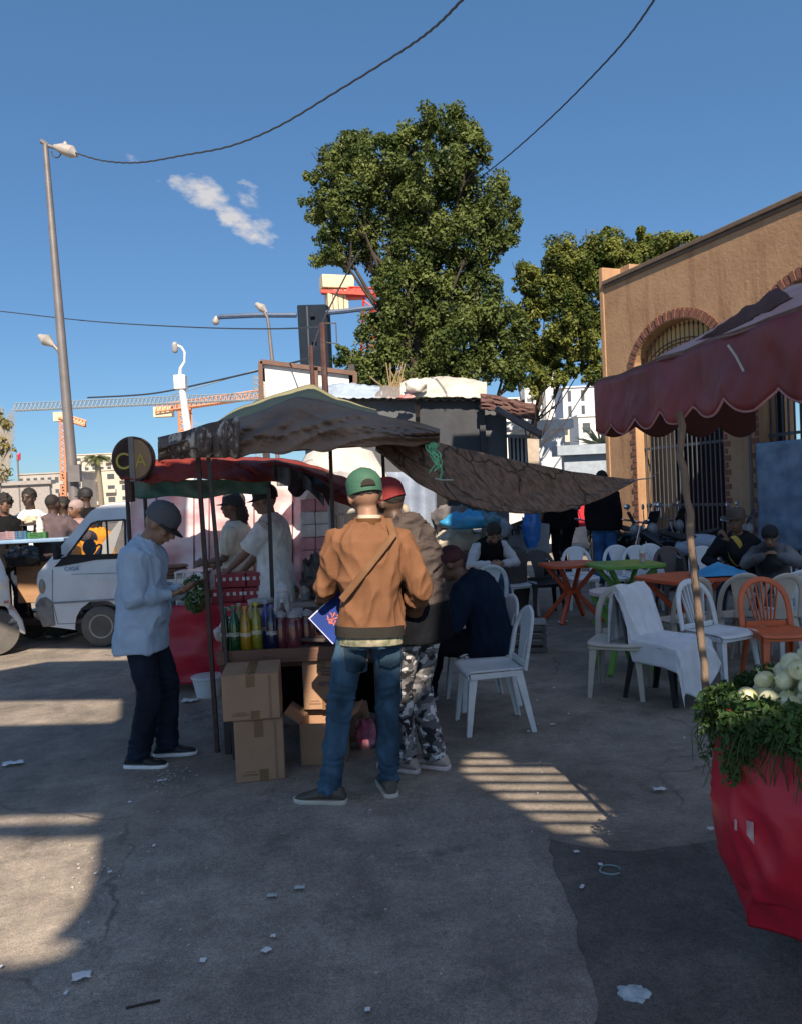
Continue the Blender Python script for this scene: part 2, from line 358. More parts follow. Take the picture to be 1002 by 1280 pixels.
def person(label, loc, yaw, H=1.75, pelvis=None, lean=0, side=0, curve=0, twist=0, head=(0, 0, 0), hands=None, elbows=None, feet=None, knees=None,
           hcurl=(35, 35), skin='tan', vox=.012, build=1.0, belly=0, top=None, legs=None, shoes=(.03,.03,.03), sole=(.5,.5,.5), hair=None, hat=None, beard=None, group=None, extra=None, palm=None, sock=None):
    s = H/1.75; root = empty('person', loc, yaw, label, 'person', group)
    pel = V(pelvis) if pelvis else V((0, 0, .93*s))
    # spine
    def spine(t):   # t along the spine in metres
        k = max(0, min(1, t/.55)); ang = R(lean)+R(curve)*(k-.3)
        return ang
    pts = {}
    def sp(t):
        n = 8; p = pel.copy(); sgn = 1 if t >= 0 else -1; tt = abs(t)*s/n
        for i in range(n):
            a = spine(t*(i+.5)/n) if t > 0 else R(lean)*.3; sd_ = R(side)
            p += V((math.sin(sd_), math.sin(a)*math.cos(sd_), math.cos(a)*math.cos(sd_)))*tt*sgn
        a = spine(t) if t > 0 else R(lean)*.3
        u = V((math.sin(R(side)), math.sin(a)*math.cos(R(side)), math.cos(a)*math.cos(R(side))))
        tw = R(twist)*max(0, min(1, t/.45)); fw = V((-math.sin(tw), math.cos(tw), 0))
        return p, frame(fw, u)
    bw = build*s
    def torso(mb, off, t0, flare=0, t1=None, bl=None):
        prof = [(-.09,.135,.095),(-.03,.165,.115),(.05,.16,.115),(.14,.142,.105),(.24,.15,.11),(.34,.168,.122),(.42,.172,.115),(.465,.15,.095),(.5,.105,.072),(.53,.065,.06)]
        b_ = belly if bl is None else bl
        rings = []; ts = [p[0] for p in prof]
        if t0 < -.09: prof = [(t0, .165+flare, .12+flare)] + [(-.09,.168+flare*.6,.12+flare*.6)] + prof[1:]
        else: prof = [p for p in prof if p[0] >= t0-.001]
        if t1: prof = [p for p in prof if p[0] <= t1]
        for tt, wx, wy in prof:
            c, M = sp(tt); bb = b_*math.exp(-((tt-.1)/.13)**2)
            rings.append(oval(c+M @ V((0, bb*.5, 0)), M, (wx*bw+off), (wy*bw+off+bb*.5), 22))
        mb.loft(rings)
    c45, M45 = sp(.437)
    SH = [c45 + M45 @ V((sx*.165*bw, 0, 0)) for sx in (-1, 1)]
    neck, MN = sp(.52)
    hp, hy, hr = head
    HM = Matrix.Rotation(R(hy), 3, 'Z') @ Matrix.Rotation(-R(hp), 3, 'X') @ Matrix.Rotation(R(hr), 3, 'Y')
    HC = neck + (MN.col[2]*.03 + HM @ V((0, .022, .125)))*s
    hands = hands or [V((-.25,.05,.78)), V((.25,.05,.78))]; hands = [V(h) for h in hands]
    elbows = elbows or [(-.4,-1,0), (.4,-1,0)]; elbows = [V(e) for e in elbows]
    feet = feet or [((-.11,0,0), 8), ((.11,0,0), -8)]
    knees = knees or [(0,1,0), (0,1,0)]
    arms = []
    for i in range(2):
        el, wr = two_bone(SH[i], hands[i], .285*s, .25*s, elbows[i]); arms.append((SH[i], el, wr))
    legsJ = []
    for i, sx in enumerate((-1, 1)):
        pc, PM = sp(0); hip = pc + PM @ V((sx*.085*bw, 0, -.02)); fp = V(feet[i][0]); an = fp + V((0, 0, .085*s))
        kn, an2 = two_bone(hip, an, .43*s, .42*s, V(knees[i])); legsJ.append((hip, kn, an2, an2-V((0,0,.085*s)), feet[i][1]))
    # ---- body
    b = MB()
    torso(b, -.012, -.09)
    b.tube([neck-MN.col[2]*.03, HC-HM.col[2]*.05*s-HM.col[1]*.012], [.058*s, .052*s], 14, rnd=True)
    hs = min(s, 1.0)*1.07
    b.ell(HC+HM @ V((0,-.008,.02))*hs, (.076*hs, .096*hs, .1*hs), HM, 20, 14)
    b.ell(HC+HM @ V((0,.022,-.045))*hs, (.057*hs, .072*hs, .075*hs), HM, 18, 12)
    b.ell(HC+HM @ V((0,.062,-.088))*hs, (.03*hs, .026*hs, .022*hs), HM, 12, 8)
    b.tube([HC+HM @ V((0,.088,.018))*hs, HC+HM @ V((0,.108,-.022))*hs], [.009*hs, .016*hs], 8, rnd=True)
    b.tube([HC+HM @ V((-.03,.084,.026))*hs, HC+HM @ V((.03,.084,.026))*hs], .011*hs, 8, rnd=True)
    b.tube([HC+HM @ V((-.02,.092,-.057))*hs, HC+HM @ V((.02,.092,-.057))*hs], .0095*hs, 8, rnd=True)
    for sx in (-1, 1):
        b.ell(HC+HM @ V((sx*.079,-.008,-.008))*hs, (.012*hs, .021*hs, .033*hs), HM, 8, 6)
        b.ell(HC+HM @ V((sx*.045,.058,-.022))*hs, (.024*hs, .022*hs, .024*hs), HM, 8, 6)
    for i, (sh, el, wr) in enumerate(arms):
        b.tube([sh, sh.lerp(el,.5), el, el.lerp(wr,.35), wr], [.042*bw,.04*bw,.036*bw,.037*bw,.025*s], 12, rnd=True)
        d = (wr-el).normalized(); sx = (-1, 1)[i]
        n0 = V(palm[i]) if palm else V((-sx, 0, -.2)); n0 = (n0-d*n0.dot(d)).normalized(); sd_ = d.cross(n0)
        thumbside = sd_ if sd_.dot(V((0, 1, .6))) > 0 else -sd_
        if True:
            rr = []
            for k, w_, h_ in ((-.01,.024,.02),(.02,.032,.016),(.055,.041,.014),(.085,.04,.012)):
                c = wr+d*k*s; rr.append([c+sd_*math.cos(2*PI*j/12)*w_*s+n0*math.sin(2*PI*j/12)*h_*s for j in range(12)])
            b.loft(rr)
            cu = R(hcurl[i])
            for q in range(4):
                o_ = (-.031,-.0105,.0105,.031)[q]*(1 if thumbside is sd_ or True else 1); ln = (.062,.076,.08,.07)[q] if (sd_-thumbside).length < .1 else (.07,.08,.076,.062)[q]
                p0 = wr+d*.083*s+sd_*o_*s; seg = [p0]; a = cu*.5; dr = d
                for k3 in range(3):
                    dr = (d*math.cos(a)+n0*math.sin(a)+sd_*o_*2.5).normalized(); seg.append(seg[-1]+dr*ln*s*(.45,.3,.25)[k3]); a += cu
                b.tube(seg, [.0095*s,.009*s,.008*s,.0065*s], 8, rnd=True)
            p0 = wr+d*.02*s+thumbside*.026*s; a1 = (d*.65+thumbside*.6+n0*.35).normalized(); p1 = p0+a1*.045*s; a2 = (d*.9+thumbside*.15+n0*.5).normalized()
            b.tube([p0, p1, p1+a2*.034*s], [.013*s,.011*s,.008*s], 8, rnd=True)
    for hip, kn, an, fp, fy in legsJ:
        b.tube([hip, hip.lerp(kn,.5), kn, kn.lerp(an,.35), an], [.075*bw,.066*bw,.046*bw,.047*bw,.032*s], 12, rnd=True)
        fd = V((-math.sin(R(fy)), math.cos(R(fy)), 0)); b.tube([an-V((0,0,.03)), fp+fd*.05+V((0,0,.04)), fp+fd*.13*s+V((0,0,.028))], [.03*s,.03*s,.022*s], 10, rnd=True)
    sk = SKIN[skin]; bm_ = mat('skin_'+skin, sk, .55, var=.12, scale=14, bump=.08, bscale=90)
    bo = remesh(b, 'body', bm_, root, vox, 2)
    # ---- face features
    dk = mat('eye_dark', (.02,.015,.012), .3, var=0)
    for sx in (-1, 1):
        MB().ell(HC+HM @ V((sx*.031,.081,.006))*hs, (.012*hs,.01*hs,.0065*hs), HM, 8, 6).build('eye', dk, root)
        MB().tube([HC+HM @ V((sx*.012,.097,.028))*hs, HC+HM @ V((sx*.045,.086,.03))*hs], .0045*hs, 6).build('eyebrow', dk, root)
    # ---- top
    for top in [q for q in (top, extra) if isinstance(q, dict)]:
        tb = MB(); off = top.get('off', .014); torso(tb, off, top.get('hem', -.12), top.get('flare', .0), bl=None)
        sl_ = top.get('sleeve', 1.0); fat = top.get('fat', 1.0)
        for i, (sh, el, wr) in enumerate(arms):
            sl1 = sl_[i] if isinstance(sl_, tuple) else sl_
            inn = sh + (c45-sh)*.3
            if sl1 >= .99: tb.tube([inn, sh, sh.lerp(el,.5), el, el.lerp(wr,.5), wr-(wr-el).normalized()*.0], [.062*bw,.062*bw*fat,.06*bw*fat,.054*bw*fat,.047*bw*fat,.034*bw*fat], 14, rnd=False)
            elif sl1 > .5: tb.tube([inn, sh, sh.lerp(el,.5), el, el.lerp(wr,(sl1-.5)*2)], [.07*bw,.07*bw*fat,.062*bw*fat,.054*bw*fat,.045*bw*fat], 14)
            elif sl1 > 0: tb.tube([inn, sh, sh.lerp(el, sl1*2)], [.068*bw,.068*bw*fat,.064*bw*fat], 14)
        if top.get('collar'):
            tb.tube([neck-MN.col[2]*.02, neck+MN.col[2]*.03*s+MN.col[1]*.005], [.075*s,.068*s], 16)
        if top.get('hood'):
            hc, hM = sp(.47); tb.ell(hc+hM @ V((0,-.085,.02)), (.12*s,.055*s,.075*s), hM, 14, 8); tb.ell(hc+hM @ V((0,-.04,.06)), (.085*s,.075*s,.04*s), hM, 14, 8)
        ff_ = foldfn(top.get('fold', .011), top.get('ff', (8,8,3.2)), seed=len(label)*.37); zh = sp(max(top.get('hem', -.12), -.2))[0].z
        to = remesh(tb, top.get('name', 'shirt'), top['mat'], root, max(vox, .009), 3, lambda co: ff_(co)*min(1, max(.1, (co.z-zh)/.09)) if abs(co.x) < .17*bw else ff_(co))
    # ---- trousers
    if legs:
        lb = MB(); torso(lb, .0, -.12, 0, .09, bl=belly*.2)
        ext = legs.get('len', 1.0); r_ = legs.get('r', (.092,.08,.064,.058,.052))
        for hip, kn, an, fp, fy in legsJ:
            end = kn.lerp(an, ext if ext <= 1 else 1) + (V((0,0,-.03)) if ext >= 1 else V((0,0,0)))
            pc = sp(0)[0]
            lb.tube([hip+V((0,0,.03)), hip.lerp(kn,.45), kn, kn.lerp(end,.5), end], [q*bw for q in r_], 16, rnd=False)
        st = legs.get('amp', .009)
        def ld(co, legsJ=legsJ, st=st):
            a = st*(ridge(V((co.x*6+2, co.y*6, co.z*4)))-.4)
            for hip, kn, an, fp, fy in legsJ:
                for jp, wd, k in ((kn, .14, 1.0), (an, .16, 1.5), (hip, .1, .7)):
                    dd = (co-jp).length
                    if dd < wd*1.6: a += st*k*(1-dd/(wd*1.6))*(ridge(V((co.x*5, co.y*5+3, co.z*30+2*noise.noise(co*8))))-.45)
            return a
        remesh(lb, legs.get('name', 'trousers'), legs['mat'], root, max(vox, .009), 2, ld)
    # ---- shoes
    if shoes:
        sm_ = mat('shoe_%.3f%.3f%.3f' % tuple(shoes), shoes, .6, scale=12); so2 = mat('sole_%.2f%.2f' % (sole[0], sole[2]), sole, .6)
        for i, (hip, kn, an, fp, fy) in enumerate(legsJ):
            fd = V((-math.sin(R(fy)), math.cos(R(fy)), 0)); FM = frame(fd, V((0,0,1))); z0 = V((fp.x, fp.y, 0 if fp.z < .12 else fp.z))
            if feet[i][0][2] > .01 or fp.z > .03: z0 = fp.copy()
            up_ = MB(); rings = []
            for y, wd, h in ((-.085,.025,.05),(-.07,.036,.085),(-.03,.04,.1),(.02,.041,.092),(.07,.044,.07),(.12,.047,.052),(.165,.04,.04),(.19,.022,.024)):
                rings.append([z0+FM @ (V((wd*math.cos(2*PI*j/14), y, .02+max(0, h-.02)*(.5+.5*math.sin(2*PI*j/14)) if True else 0))*s) for j in range(14)])
            up_.loft(rings); sh_ = up_.build('shoe', sm_, root)
            ou = [(-.093,.02),(-.08,.038),(-.03,.044),(.03,.043),(.09,.05),(.15,.047),(.18,.034),(.2,.012)]
            poly = [(w_, y) for y, w_ in ou]+[(-w_, y) for y, w_ in reversed(ou)]
            sb = MB(); sb.prism(poly, 0, .024*s, f=lambda x, y, z: z0+FM @ (V((x*s, z*s, y)))); sb.build('sole', so2, sh_, bevel=.006)
    # ---- hair / hats / beard
    if hair:
        hb = MB(); hc_ = hair.get('col', (.015,.012,.01)); th = hair.get('t', .012)
        hb.ell(HC+HM @ V((0,-.02,.035))*hs, ((.076+th)*hs,(.092+th)*hs,(.088+th)*hs), HM, 18, 12)
        if hair.get('long'): hb.tube([HC+HM @ V((0,-.06,.0))*hs, HC+HM @ V((0,-.09,-.09))*hs, HC+HM @ V((0,-.09,-.2))*hs], [.06*hs,.06*hs,.035*hs], 12, rnd=True)
        amp = hair.get('curl', .004)
        remesh(hb, 'hair', mat('hair%.3f' % hc_[0], hc_, .7, scale=60, bump=.5, bscale=120), root, max(.009, vox*.8), 1, lambda co: amp*2*noise.noise(co*45))
    if beard:
        bb = MB(); bb.ell(HC+HM @ V((0,.045,-.085))*hs, (.055*hs,.055*hs,.055*hs*beard), HM, 14, 9)
        bb.build('beard', mat('hair0.015', (.015,.012,.01), .7, scale=60, bump=.5, bscale=120), root)
    if hat:
        k = hat['kind']; hm = mat('hat_'+hat['name'], hat['col'], .75, scale=9, bump=.3, bscale=120)
        if k in ('cap', 'cap_back'):
            hb = MB(); rings = []
            for z, r_ in ((-.018,1.0),(.03,1.03),(.06,.99),(.085,.83),(.105,.58),(.117,.28),(.12,.05)):
                rings.append([HC+HM @ V((.088*r_*math.cos(2*PI*j/24), -.012+.106*r_*math.sin(2*PI*j/24), .022+z))*hs for j in range(24)])
            hb.loft(rings); ho = hb.build('cap', hm, root, solid=0); 
            MB().ell(HC+HM @ V((0,-.012,.142))*hs, (.008*hs,.008*hs,.006*hs), HM, 8, 5).build('button', hm, ho)
            sg = -1 if k == 'cap_back' else 1
            br = MB(); pr = []
            for j in range(13):
                a = PI*j/12; pr.append((math.cos(a), math.sin(a)))
            def bf(u, v):
                a = PI*u; r0 = .086; x = r0*math.cos(a)*(1-.03*v); y = (.088*math.sin(a))+(.078*math.sin(a)**.6 if math.sin(a) > 1e-6 else 0)*v
                return HC+HM @ V((x, sg*y-.008, .026-.012*v-.25*x*x/.1*v*.6))*hs
            br.grid(bf, 12, 3); br.build('brim', mat('hat_'+hat.get('brim', hat['name']), hat.get('bcol', hat['col']), .7), ho, solid=.004)
            if k == 'cap_back' or hat.get('open'):
                op = MB()
                def capf(u, v):
                    x = (u-.5)*.076; z = .026+.034*v*math.sqrt(max(0, 1-(2*u-1)**2)); r_ = 1.02+.01*(z < .05)-.05*max(0, z-.05)/.03
                    return HC+HM @ V((x, -.012-.106*r_*math.sqrt(1-(x/(.088*r_))**2)-.004, z))*hs
                op.grid(capf, 16, 6)
                op.build('strap_gap', mat('cap_gap', (.02,.015,.012), .9), ho, solid=.002)
        elif k == 'beanie':
            hb = MB(); hb.ell(HC+HM @ V((0,-.015,.045))*hs, (.09*hs,.108*hs,.09*hs), HM, 20, 12)
            hb.tube([HC+HM @ V((0,-.015,.01))*hs, HC+HM @ V((0,-.015,.035))*hs], [.092*hs,.094*hs], 20)
            remesh(hb, 'beanie', hm, root, max(.008, vox*.8), 2)
        elif k == 'hat':
            hb = MB(); rings = []
            for z, r_, e in ((.03,1.75,1.6),(.022,1.72,1.55),(.03,1.08,1.05),(.07,1.04,1.02),(.115,.95,.93),(.13,.7,.7),(.122,.2,.2)):
                rings.append([HC+HM @ V((.088*r_*math.cos(2*PI*j/28), -.01+.104*e*math.sin(2*PI*j/28), z+(.012*abs(math.cos(2*PI*j/28))**2 if r_ > 1.5 else 0)))*hs for j in range(28)])
            hb.loft(rings); hb.build('hat', hm, root, solid=0)
        elif k == 'helmet':
            MB().ell(HC+HM @ V((0,0,.01))*hs, (.125*hs,.145*hs,.135*hs), HM, 20, 12).build('helmet', hm, root)
    root['_x'] = 0; del root['_x']
    return dict(root=root, HC=HC, HM=HM, sp=sp, arms=arms, s=s, bw=bw, legs=legsJ)
def cloth(name, col, **k):
    d = dict(rough=.9, scale=10, bump=.25, bscale=150, var=.12, spec=.08); d.update(k); return mat(name, col, **d)
def denim(name, col, pale=1.9):
    return mat(name, col, .8, scale=5, var=.15, col2=tuple(c*pale for c in col), bump=.25, bscale=220, stretch=(1.6,1.6,.8), spec=.2)
def strap(pts, w, th, m, root, name='bag_strap'):
    b = MB(); b.tube(pts, w, 8, flat=th/w); return b.build(name, m, root)

# 1 man in the rust jacket
OR = P(466, 1000, 4.07); OR.z = 0
JK = cloth('rust_jacket', (.165,.08,.043), var=.12, scale=4, bump=.15, rough=.75)
a = person('man seen from behind in rust jacket, green cap and blue jeans, at the drinks stall', OR, R(4), 1.77, pelvis=(.03,0,.94), lean=3, side=2.2, head=(12,10,-4),
    hands=[(-.22,.34,1.04),(.27,.2,.95)], elbows=[(-.3,-1,-.6),(.5,-1,-.5)], feet=[((-.225,-.02,0), 74), ((.09,.06,0), 8)], knees=[(-.3,1,0),(.1,1,0)],
    vox=.0075, build=.93, top=dict(mat=JK, name='jacket', hem=-.03, flare=.0, off=.02, fat=1.25, fold=.032, ff=(7,7,3.0), collar=1), legs=dict(mat=denim('jeans_blue', (.028,.058,.09), 2.3), name='jeans', r=(.096,.088,.07,.064,.058), amp=.018),
    shoes=(.09,.075,.06), sole=(.55,.5,.42), hair=dict(t=.002, curl=.001, col=(.05,.035,.03)), hat=dict(kind='cap', open=1, name='green', col=(.035,.11,.07)))
rt, sp = a['root'], a['sp']
c0, M0 = sp(-.045); wb = MB(); wb.loft([oval(sp(t_)[0], sp(t_)[1], .187, .147, 24) for t_ in (-.06,-.03,-.008)]); wb.build('waistband', cloth('jacket_rib', (.03,.028,.025)), rt)
wb = MB(); wb.loft([oval(sp(t_)[0], sp(t_)[1], .172, .132, 24) for t_ in (-.105,-.05)]); wb.build('shirt_hem', mat('pale_print', (.45,.4,.28), .8, col2=(.1,.12,.07), scale=22), rt)
stp = []
for k in range(9):
    u = k/8; c, M = sp(.46-.33*u); x = .12-.27*u; yb = -(.152)*math.sqrt(max(0.05, 1-(x/.225)**2))*(.98+.06*u)
    stp.append(c+M @ V((x, yb*.93-.012, 0)))
c, M = sp(.5); stp = [c+M @ V((.1,-.02,.045))] + stp
strap(stp, .02, .005, cloth('strap_brown', (.16,.085,.045), rough=.5), rt)
cN, MNk = sp(.535); MB().tube([cN-MNk.col[2]*.025, cN+MNk.col[2]*.012], [.078,.072], 18).build('collar', cloth('jacket_collar', (.11,.05,.022)), rt)
MB().tube([cN+MNk.col[2]*.008, cN+MNk.col[2]*.03], [.066,.064], 18).build('undershirt', cloth('cream_shirt', (.5,.45,.36)), rt)
from mathutils.bvhtree import BVHTree
jn_ = [c for c in children(rt) if c.name.startswith('jeans')][0]; bv = BVHTree.FromPolygons([v.co[:] for v in jn_.data.vertices], [p.vertices[:] for p in jn_.data.polygons])
def onto(x, z, off=.004):
    h_ = bv.ray_cast(V((x, -.6, z)), V((0,1,0))); return (h_[0]+h_[1]*off) if h_[0] else None
PKM = denim('jeans_pocket', (.02,.042,.066), 2.2); STI = mat('stitching', (.22,.15,.07), .8)
for cx_ in (-.055, .125):
    def pk(u, v, cx_=cx_):
        w_ = .062; x = cx_+(u-.5)*2*w_*(1-.12*v); z = .845-.135*v-(.022*(1-abs(2*u-1)) if v > .99 else .022*(1-abs(2*u-1))*v)
        return onto(x, z, .005) or V((x, -.12, z))
    MB().grid(pk, 12, 12).build('pocket', PKM, rt, solid=.003)
    MB().tube([pk(0,0), pk(0,.5), pk(0,1), pk(.5,1), pk(1,1), pk(1,.5), pk(1,0)], .0018, 5).build('stitching', STI, rt)
for k in range(5):
    x = -.1+.07*k; q = onto(x, .885, .006)
    if q: MB().box(q, (.012,.006,.045)).build('belt_loop', PKM, rt)
# 2 man beside him in camouflage trousers
def camo():
    m = bpy.data.materials.new('camouflage'); t, N, L = nt(m); b = N['Principled BSDF']; tc = N.new('ShaderNodeTexCoord')
    col = None
    last = None
    for i, (sc, off, p, c) in enumerate(((16,0,.5,(.09,.09,.095)),(17,7,.56,(.015,.015,.018)),(19,13,.6,(.6,.6,.62)))):
        mp = N.new('ShaderNodeMapping'); mp.inputs['Location'].default_value = (off,off,off); mp.inputs['Scale'].default_value = (1,1,1.3); L.new(tc.outputs['Object'], mp.inputs[0])
        n = N.new('ShaderNodeTexNoise'); n.inputs['Scale'].default_value = sc; n.inputs['Detail'].default_value = 1.5; L.new(mp.outputs[0], n.inputs[0])
        g_ = N.new('ShaderNodeMath'); g_.operation = 'GREATER_THAN'; g_.inputs[1].default_value = p; L.new(n.outputs['Fac'], g_.inputs[0])
        x = N.new('ShaderNodeMixRGB'); L.new(g_.outputs[0], x.inputs[0])
        if last: L.new(last, x.inputs[1])
        else: x.inputs[1].default_value = (.22,.22,.23,1)
        x.inputs[2].default_value = (*c, 1); last = x.outputs[0]
    L.new(last, b.inputs['Base Color']); b.inputs['Roughness'].default_value = .85; return m
CM = G(533, 963)
a = person('man in red cap, puffer jacket and grey camouflage trousers beside the rust jacket', CM, R(52), 1.74, pelvis=(-.035,-.02,.93), lean=9, curve=22, head=(20,10,0),
    hands=[(-.12,.3,1.0),(.2,.34,1.02)], elbows=[(-.8,-.6,-.4),(.9,-.5,-.3)], feet=[((-.07,.1,0), 6), ((.06,-.02,0), 12)], skin='dark',
    vox=.009, build=1.02, top=dict(mat=cloth('puffer', (.075,.06,.055), rough=.6, scale=5), name='puffer_jacket', hem=.03, off=.036, fat=1.3, fold=.026, ff=(4,4,15), hood=1),
    legs=dict(mat=camo(), name='camouflage_trousers', r=(.098,.088,.076,.07,.066)), shoes=(.42,.36,.32), sole=(.6,.5,.48), hair=dict(t=.006, curl=.002), hat=dict(kind='cap', name='red', col=(.19,.01,.012)))
rt, sp = a['root'], a['sp']
wb = MB(); wb.loft([oval(sp(t_)[0], sp(t_)[1], .187+q, .15+q, 24) for t_, q in ((-.16,.012),(-.08,.014),(0,.012),(.05,.008))]); remesh(wb, 'hoodie_hem', cloth('black_hoodie', (.008,.009,.012)), rt, .01, 2, foldfn(.012, (8,8,5)))
HC, HM = a['HC'], a['HM']
MB().ell(HC+HM @ V((.06,-.07,-.07)), (.03,.02,.035), HM).build('neck_wrap', cloth('pale_mask', (.35,.3,.25)), rt)
# 3 man in the blue shirt looking at his phone
BM = G(186, 952)
a = person('older man in long blue shirt and dark cap looking down at a phone', BM, R(-90), 1.68, pelvis=(.02,-.0,.9), lean=4, curve=17, head=(40,0,0),
    hands=[(-.03,.245,1.07),(.05,.215,1.06)], elbows=[(-.5,-.4,-1),(.5,-.5,-.9)], feet=[((-.1,.09,0), 4), ((.1,-.03,0), -6)], hcurl=(40,40), palm=[(.3,0,1),(-.3,0,1)],
    vox=.0075, build=1.02, belly=.05, top=dict(mat=cloth('blue_shirt', (.36,.47,.6), var=.06, scale=14, bscale=200), name='shirt', hem=-.19, off=.024, flare=.02, fat=1.25, fold=.024, ff=(6,6,3.2), collar=1),
    legs=dict(mat=denim('jeans_dark', (.008,.013,.025), 1.8), name='jeans', r=(.088,.09,.078,.074,.066), amp=.012), shoes=(.02,.02,.022), sole=(.75,.75,.75), hair=dict(t=.001, curl=.002, col=(.06,.05,.045)),
    hat=dict(kind='cap', name='grey_check', col=(.07,.075,.085), brim='black', bcol=(.012,.012,.014)))
ph = (a['arms'][0][2]+a['arms'][1][2])/2+V((0,.1,.03))
o = MB().box((0,0,0), (.075,.15,.009)).build('phone', mat('phone_black', (.015,.015,.018), .2), bevel=.003)
tag(o, 'black phone held in the hands of the man in blue shirt', 'phone'); o.matrix_world = Matrix.Translation(a['root'].location) @ Matrix.Rotation(R(-90), 4, 'Z') @ Matrix.Translation(ph) @ Matrix.Rotation(R(35), 4, 'X')
# 4-5 vendors
vm = cloth('vendor_cream', (.75,.68,.55)); vw = cloth('vendor_white', (.84,.82,.8))
person('vendor in cream tunic and dark cap with long hair facing left', G(304, 834), R(84), 1.73, lean=0, head=(0,0,0), hands=[(-.12,.3,1.05),(.15,.3,.98)], elbows=[(-.5,-.6,-1),(.6,-.8,-.8)],
    skin='brown', vox=.012, build=.98, top=dict(mat=vm, name='tunic', hem=-.3, off=.025, flare=.03, sleeve=.42, fat=1.2, fold=.016), legs=dict(mat=cloth('grey_trousers', (.12,.12,.13))), hair=dict(t=.008, long=1, curl=.006, col=(.035,.02,.014)), hat=dict(kind='cap', name='dark', col=(.03,.028,.03)))
person('vendor in white polo shirt and black cap reaching over the counter', G(352, 850), R(82), 1.78, lean=3, head=(10,0,0), hands=[(-.1,.42,1.0),(.12,.4,.93)], elbows=[(-.6,-.3,-1),(.6,-.6,-.8)],
    skin='tan', vox=.011, build=1.04, top=dict(mat=vw, name='polo_shirt', hem=-.28, off=.03, flare=.02, sleeve=.45, fat=1.3, fold=.016, collar=1), legs=dict(mat=cloth('grey_trousers', (.12,.12,.13))), hair=dict(t=.001, curl=.001), hat=dict(kind='cap', name='black', col=(.01,.01,.012)))
# 6 people beyond the van
PG = 'people standing beyond the van'
def at(px, y, z=0): p = P(px, 640, y); return V((p.x, y, z))
dj = dict(mat=cloth('jeans_far', (.03,.04,.06)))
BK = cloth('black_jersey', (.01,.01,.012))
person('young man with curly hair in black hoodie at far left', at(6, 10.3, .0), R(215), 1.9, skin='brown', vox=.016, top=dict(mat=BK, name='hoodie', hood=1, off=.03), legs=dj, hair=dict(t=.022, curl=.014), group=PG)
person('young man with short afro in white T-shirt beyond the handcart', at(39, 10.6, .0), R(178), 1.98, skin='dark', vox=.014, top=dict(mat=cloth('white_tee', (.78,.78,.78)), name='t_shirt', sleeve=.5, off=.03, fold=.012), legs=dj, hair=dict(t=.012, curl=.006), group=PG, head=(5,0,0))
person('man with shaved head in mauve hoodie seen from behind', at(66, 9.9, .0), R(-12), 1.86, skin='dark', vox=.014, hands=[(-.25,.1,.9),(.3,.42,1.25)], top=dict(mat=cloth('mauve_hoodie', (.11,.082,.09)), name='hoodie', hood=1, off=.05, fat=1.45, hem=-.14, fold=.016), legs=dj, hair=dict(t=.001, curl=.001), group=PG)
person('person in pale striped beanie and pink scarf by the van windscreen', at(97, 11.0, .0), R(150), 1.78, skin='brown', vox=.018, top=dict(mat=cloth('pink_scarf', (.3,.2,.18)), name='coat', off=.05, collar=1), legs=dj, hat=dict(kind='beanie', name='pale_pink', col=(.32,.24,.23)), group=PG)
person('man in black cap and black jacket looking left over the van', at(109, 11.8, .0), R(75), 1.98, skin='dark', vox=.018, top=dict(mat=BK, name='jacket', off=.05, fat=1.3), legs=dj, hat=dict(kind='cap', name='black', col=(.01,.01,.012)), group=PG)
person('dark haired person half hidden behind the mauve hoodie', at(80, 11.6, .0), R(130), 1.86, skin='dark', vox=.02, top=dict(mat=cloth('grey_jacket', (.06,.06,.07)), name='jacket', off=.04), legs=dj, hair=dict(t=.006), group=PG)
person('person in bright orange sweatshirt seen through the van window', at(117, 10.9, .0), R(185), 1.62, skin='dark', vox=.018, top=dict(mat=cloth('orange_sweat', (.95,.38,.015)), name='sweatshirt', off=.06, fat=1.5, fold=.025), legs=dj, hair=dict(t=.006), group=PG)
# 7 seated people
navy = cloth('navy_jacket', (.009,.018,.036)); 
DM = at(594, 5.75)
person('hunched man in dark red beanie and navy jacket on white chair', DM, R(72), 1.7, pelvis=(0,-.06,.5), lean=12, curve=52, head=(28,0,0), hands=[(-.1,.3,.62),(.2,.26,.6)], elbows=[(-.8,-.5,0),(.9,-.7,0)],
    feet=[((-.1,.5,0),5),((.12,.48,0),-5)], skin='brown', vox=.01, build=1.1, top=dict(mat=navy, name='jacket', off=.045, fat=1.45, hem=-.1, fold=.016), legs=dict(mat=cloth('black_trousers', (.012,.013,.018)), r=(.1,.09,.075,.07,.065)), hat=dict(kind='beanie', name='maroon', col=(.07,.018,.018)))
person('bearded man in black vest and blue jeans reading a phone, seated', at(604, 9.9), R(192), 1.76, pelvis=(0,0,.53), lean=22, curve=30, head=(42,0,0), hands=[(-.08,.42,.72),(.08,.42,.72)], elbows=[(-.9,-.3,-.3),(.9,-.3,-.3)],
    feet=[((-.15,.45,0),10),((.15,.42,0),-10)], skin='tan', vox=.013, top=dict(mat=cloth('white_sleeves', (.5,.5,.52)), name='shirt', off=.02, fat=1.2), legs=dict(mat=denim('jeans_mid', (.035,.08,.14)), name='jeans'), hair=dict(t=.012), beard=1.35, extra=dict(mat=BK, name='vest', sleeve=0, off=.034, hem=-.1))
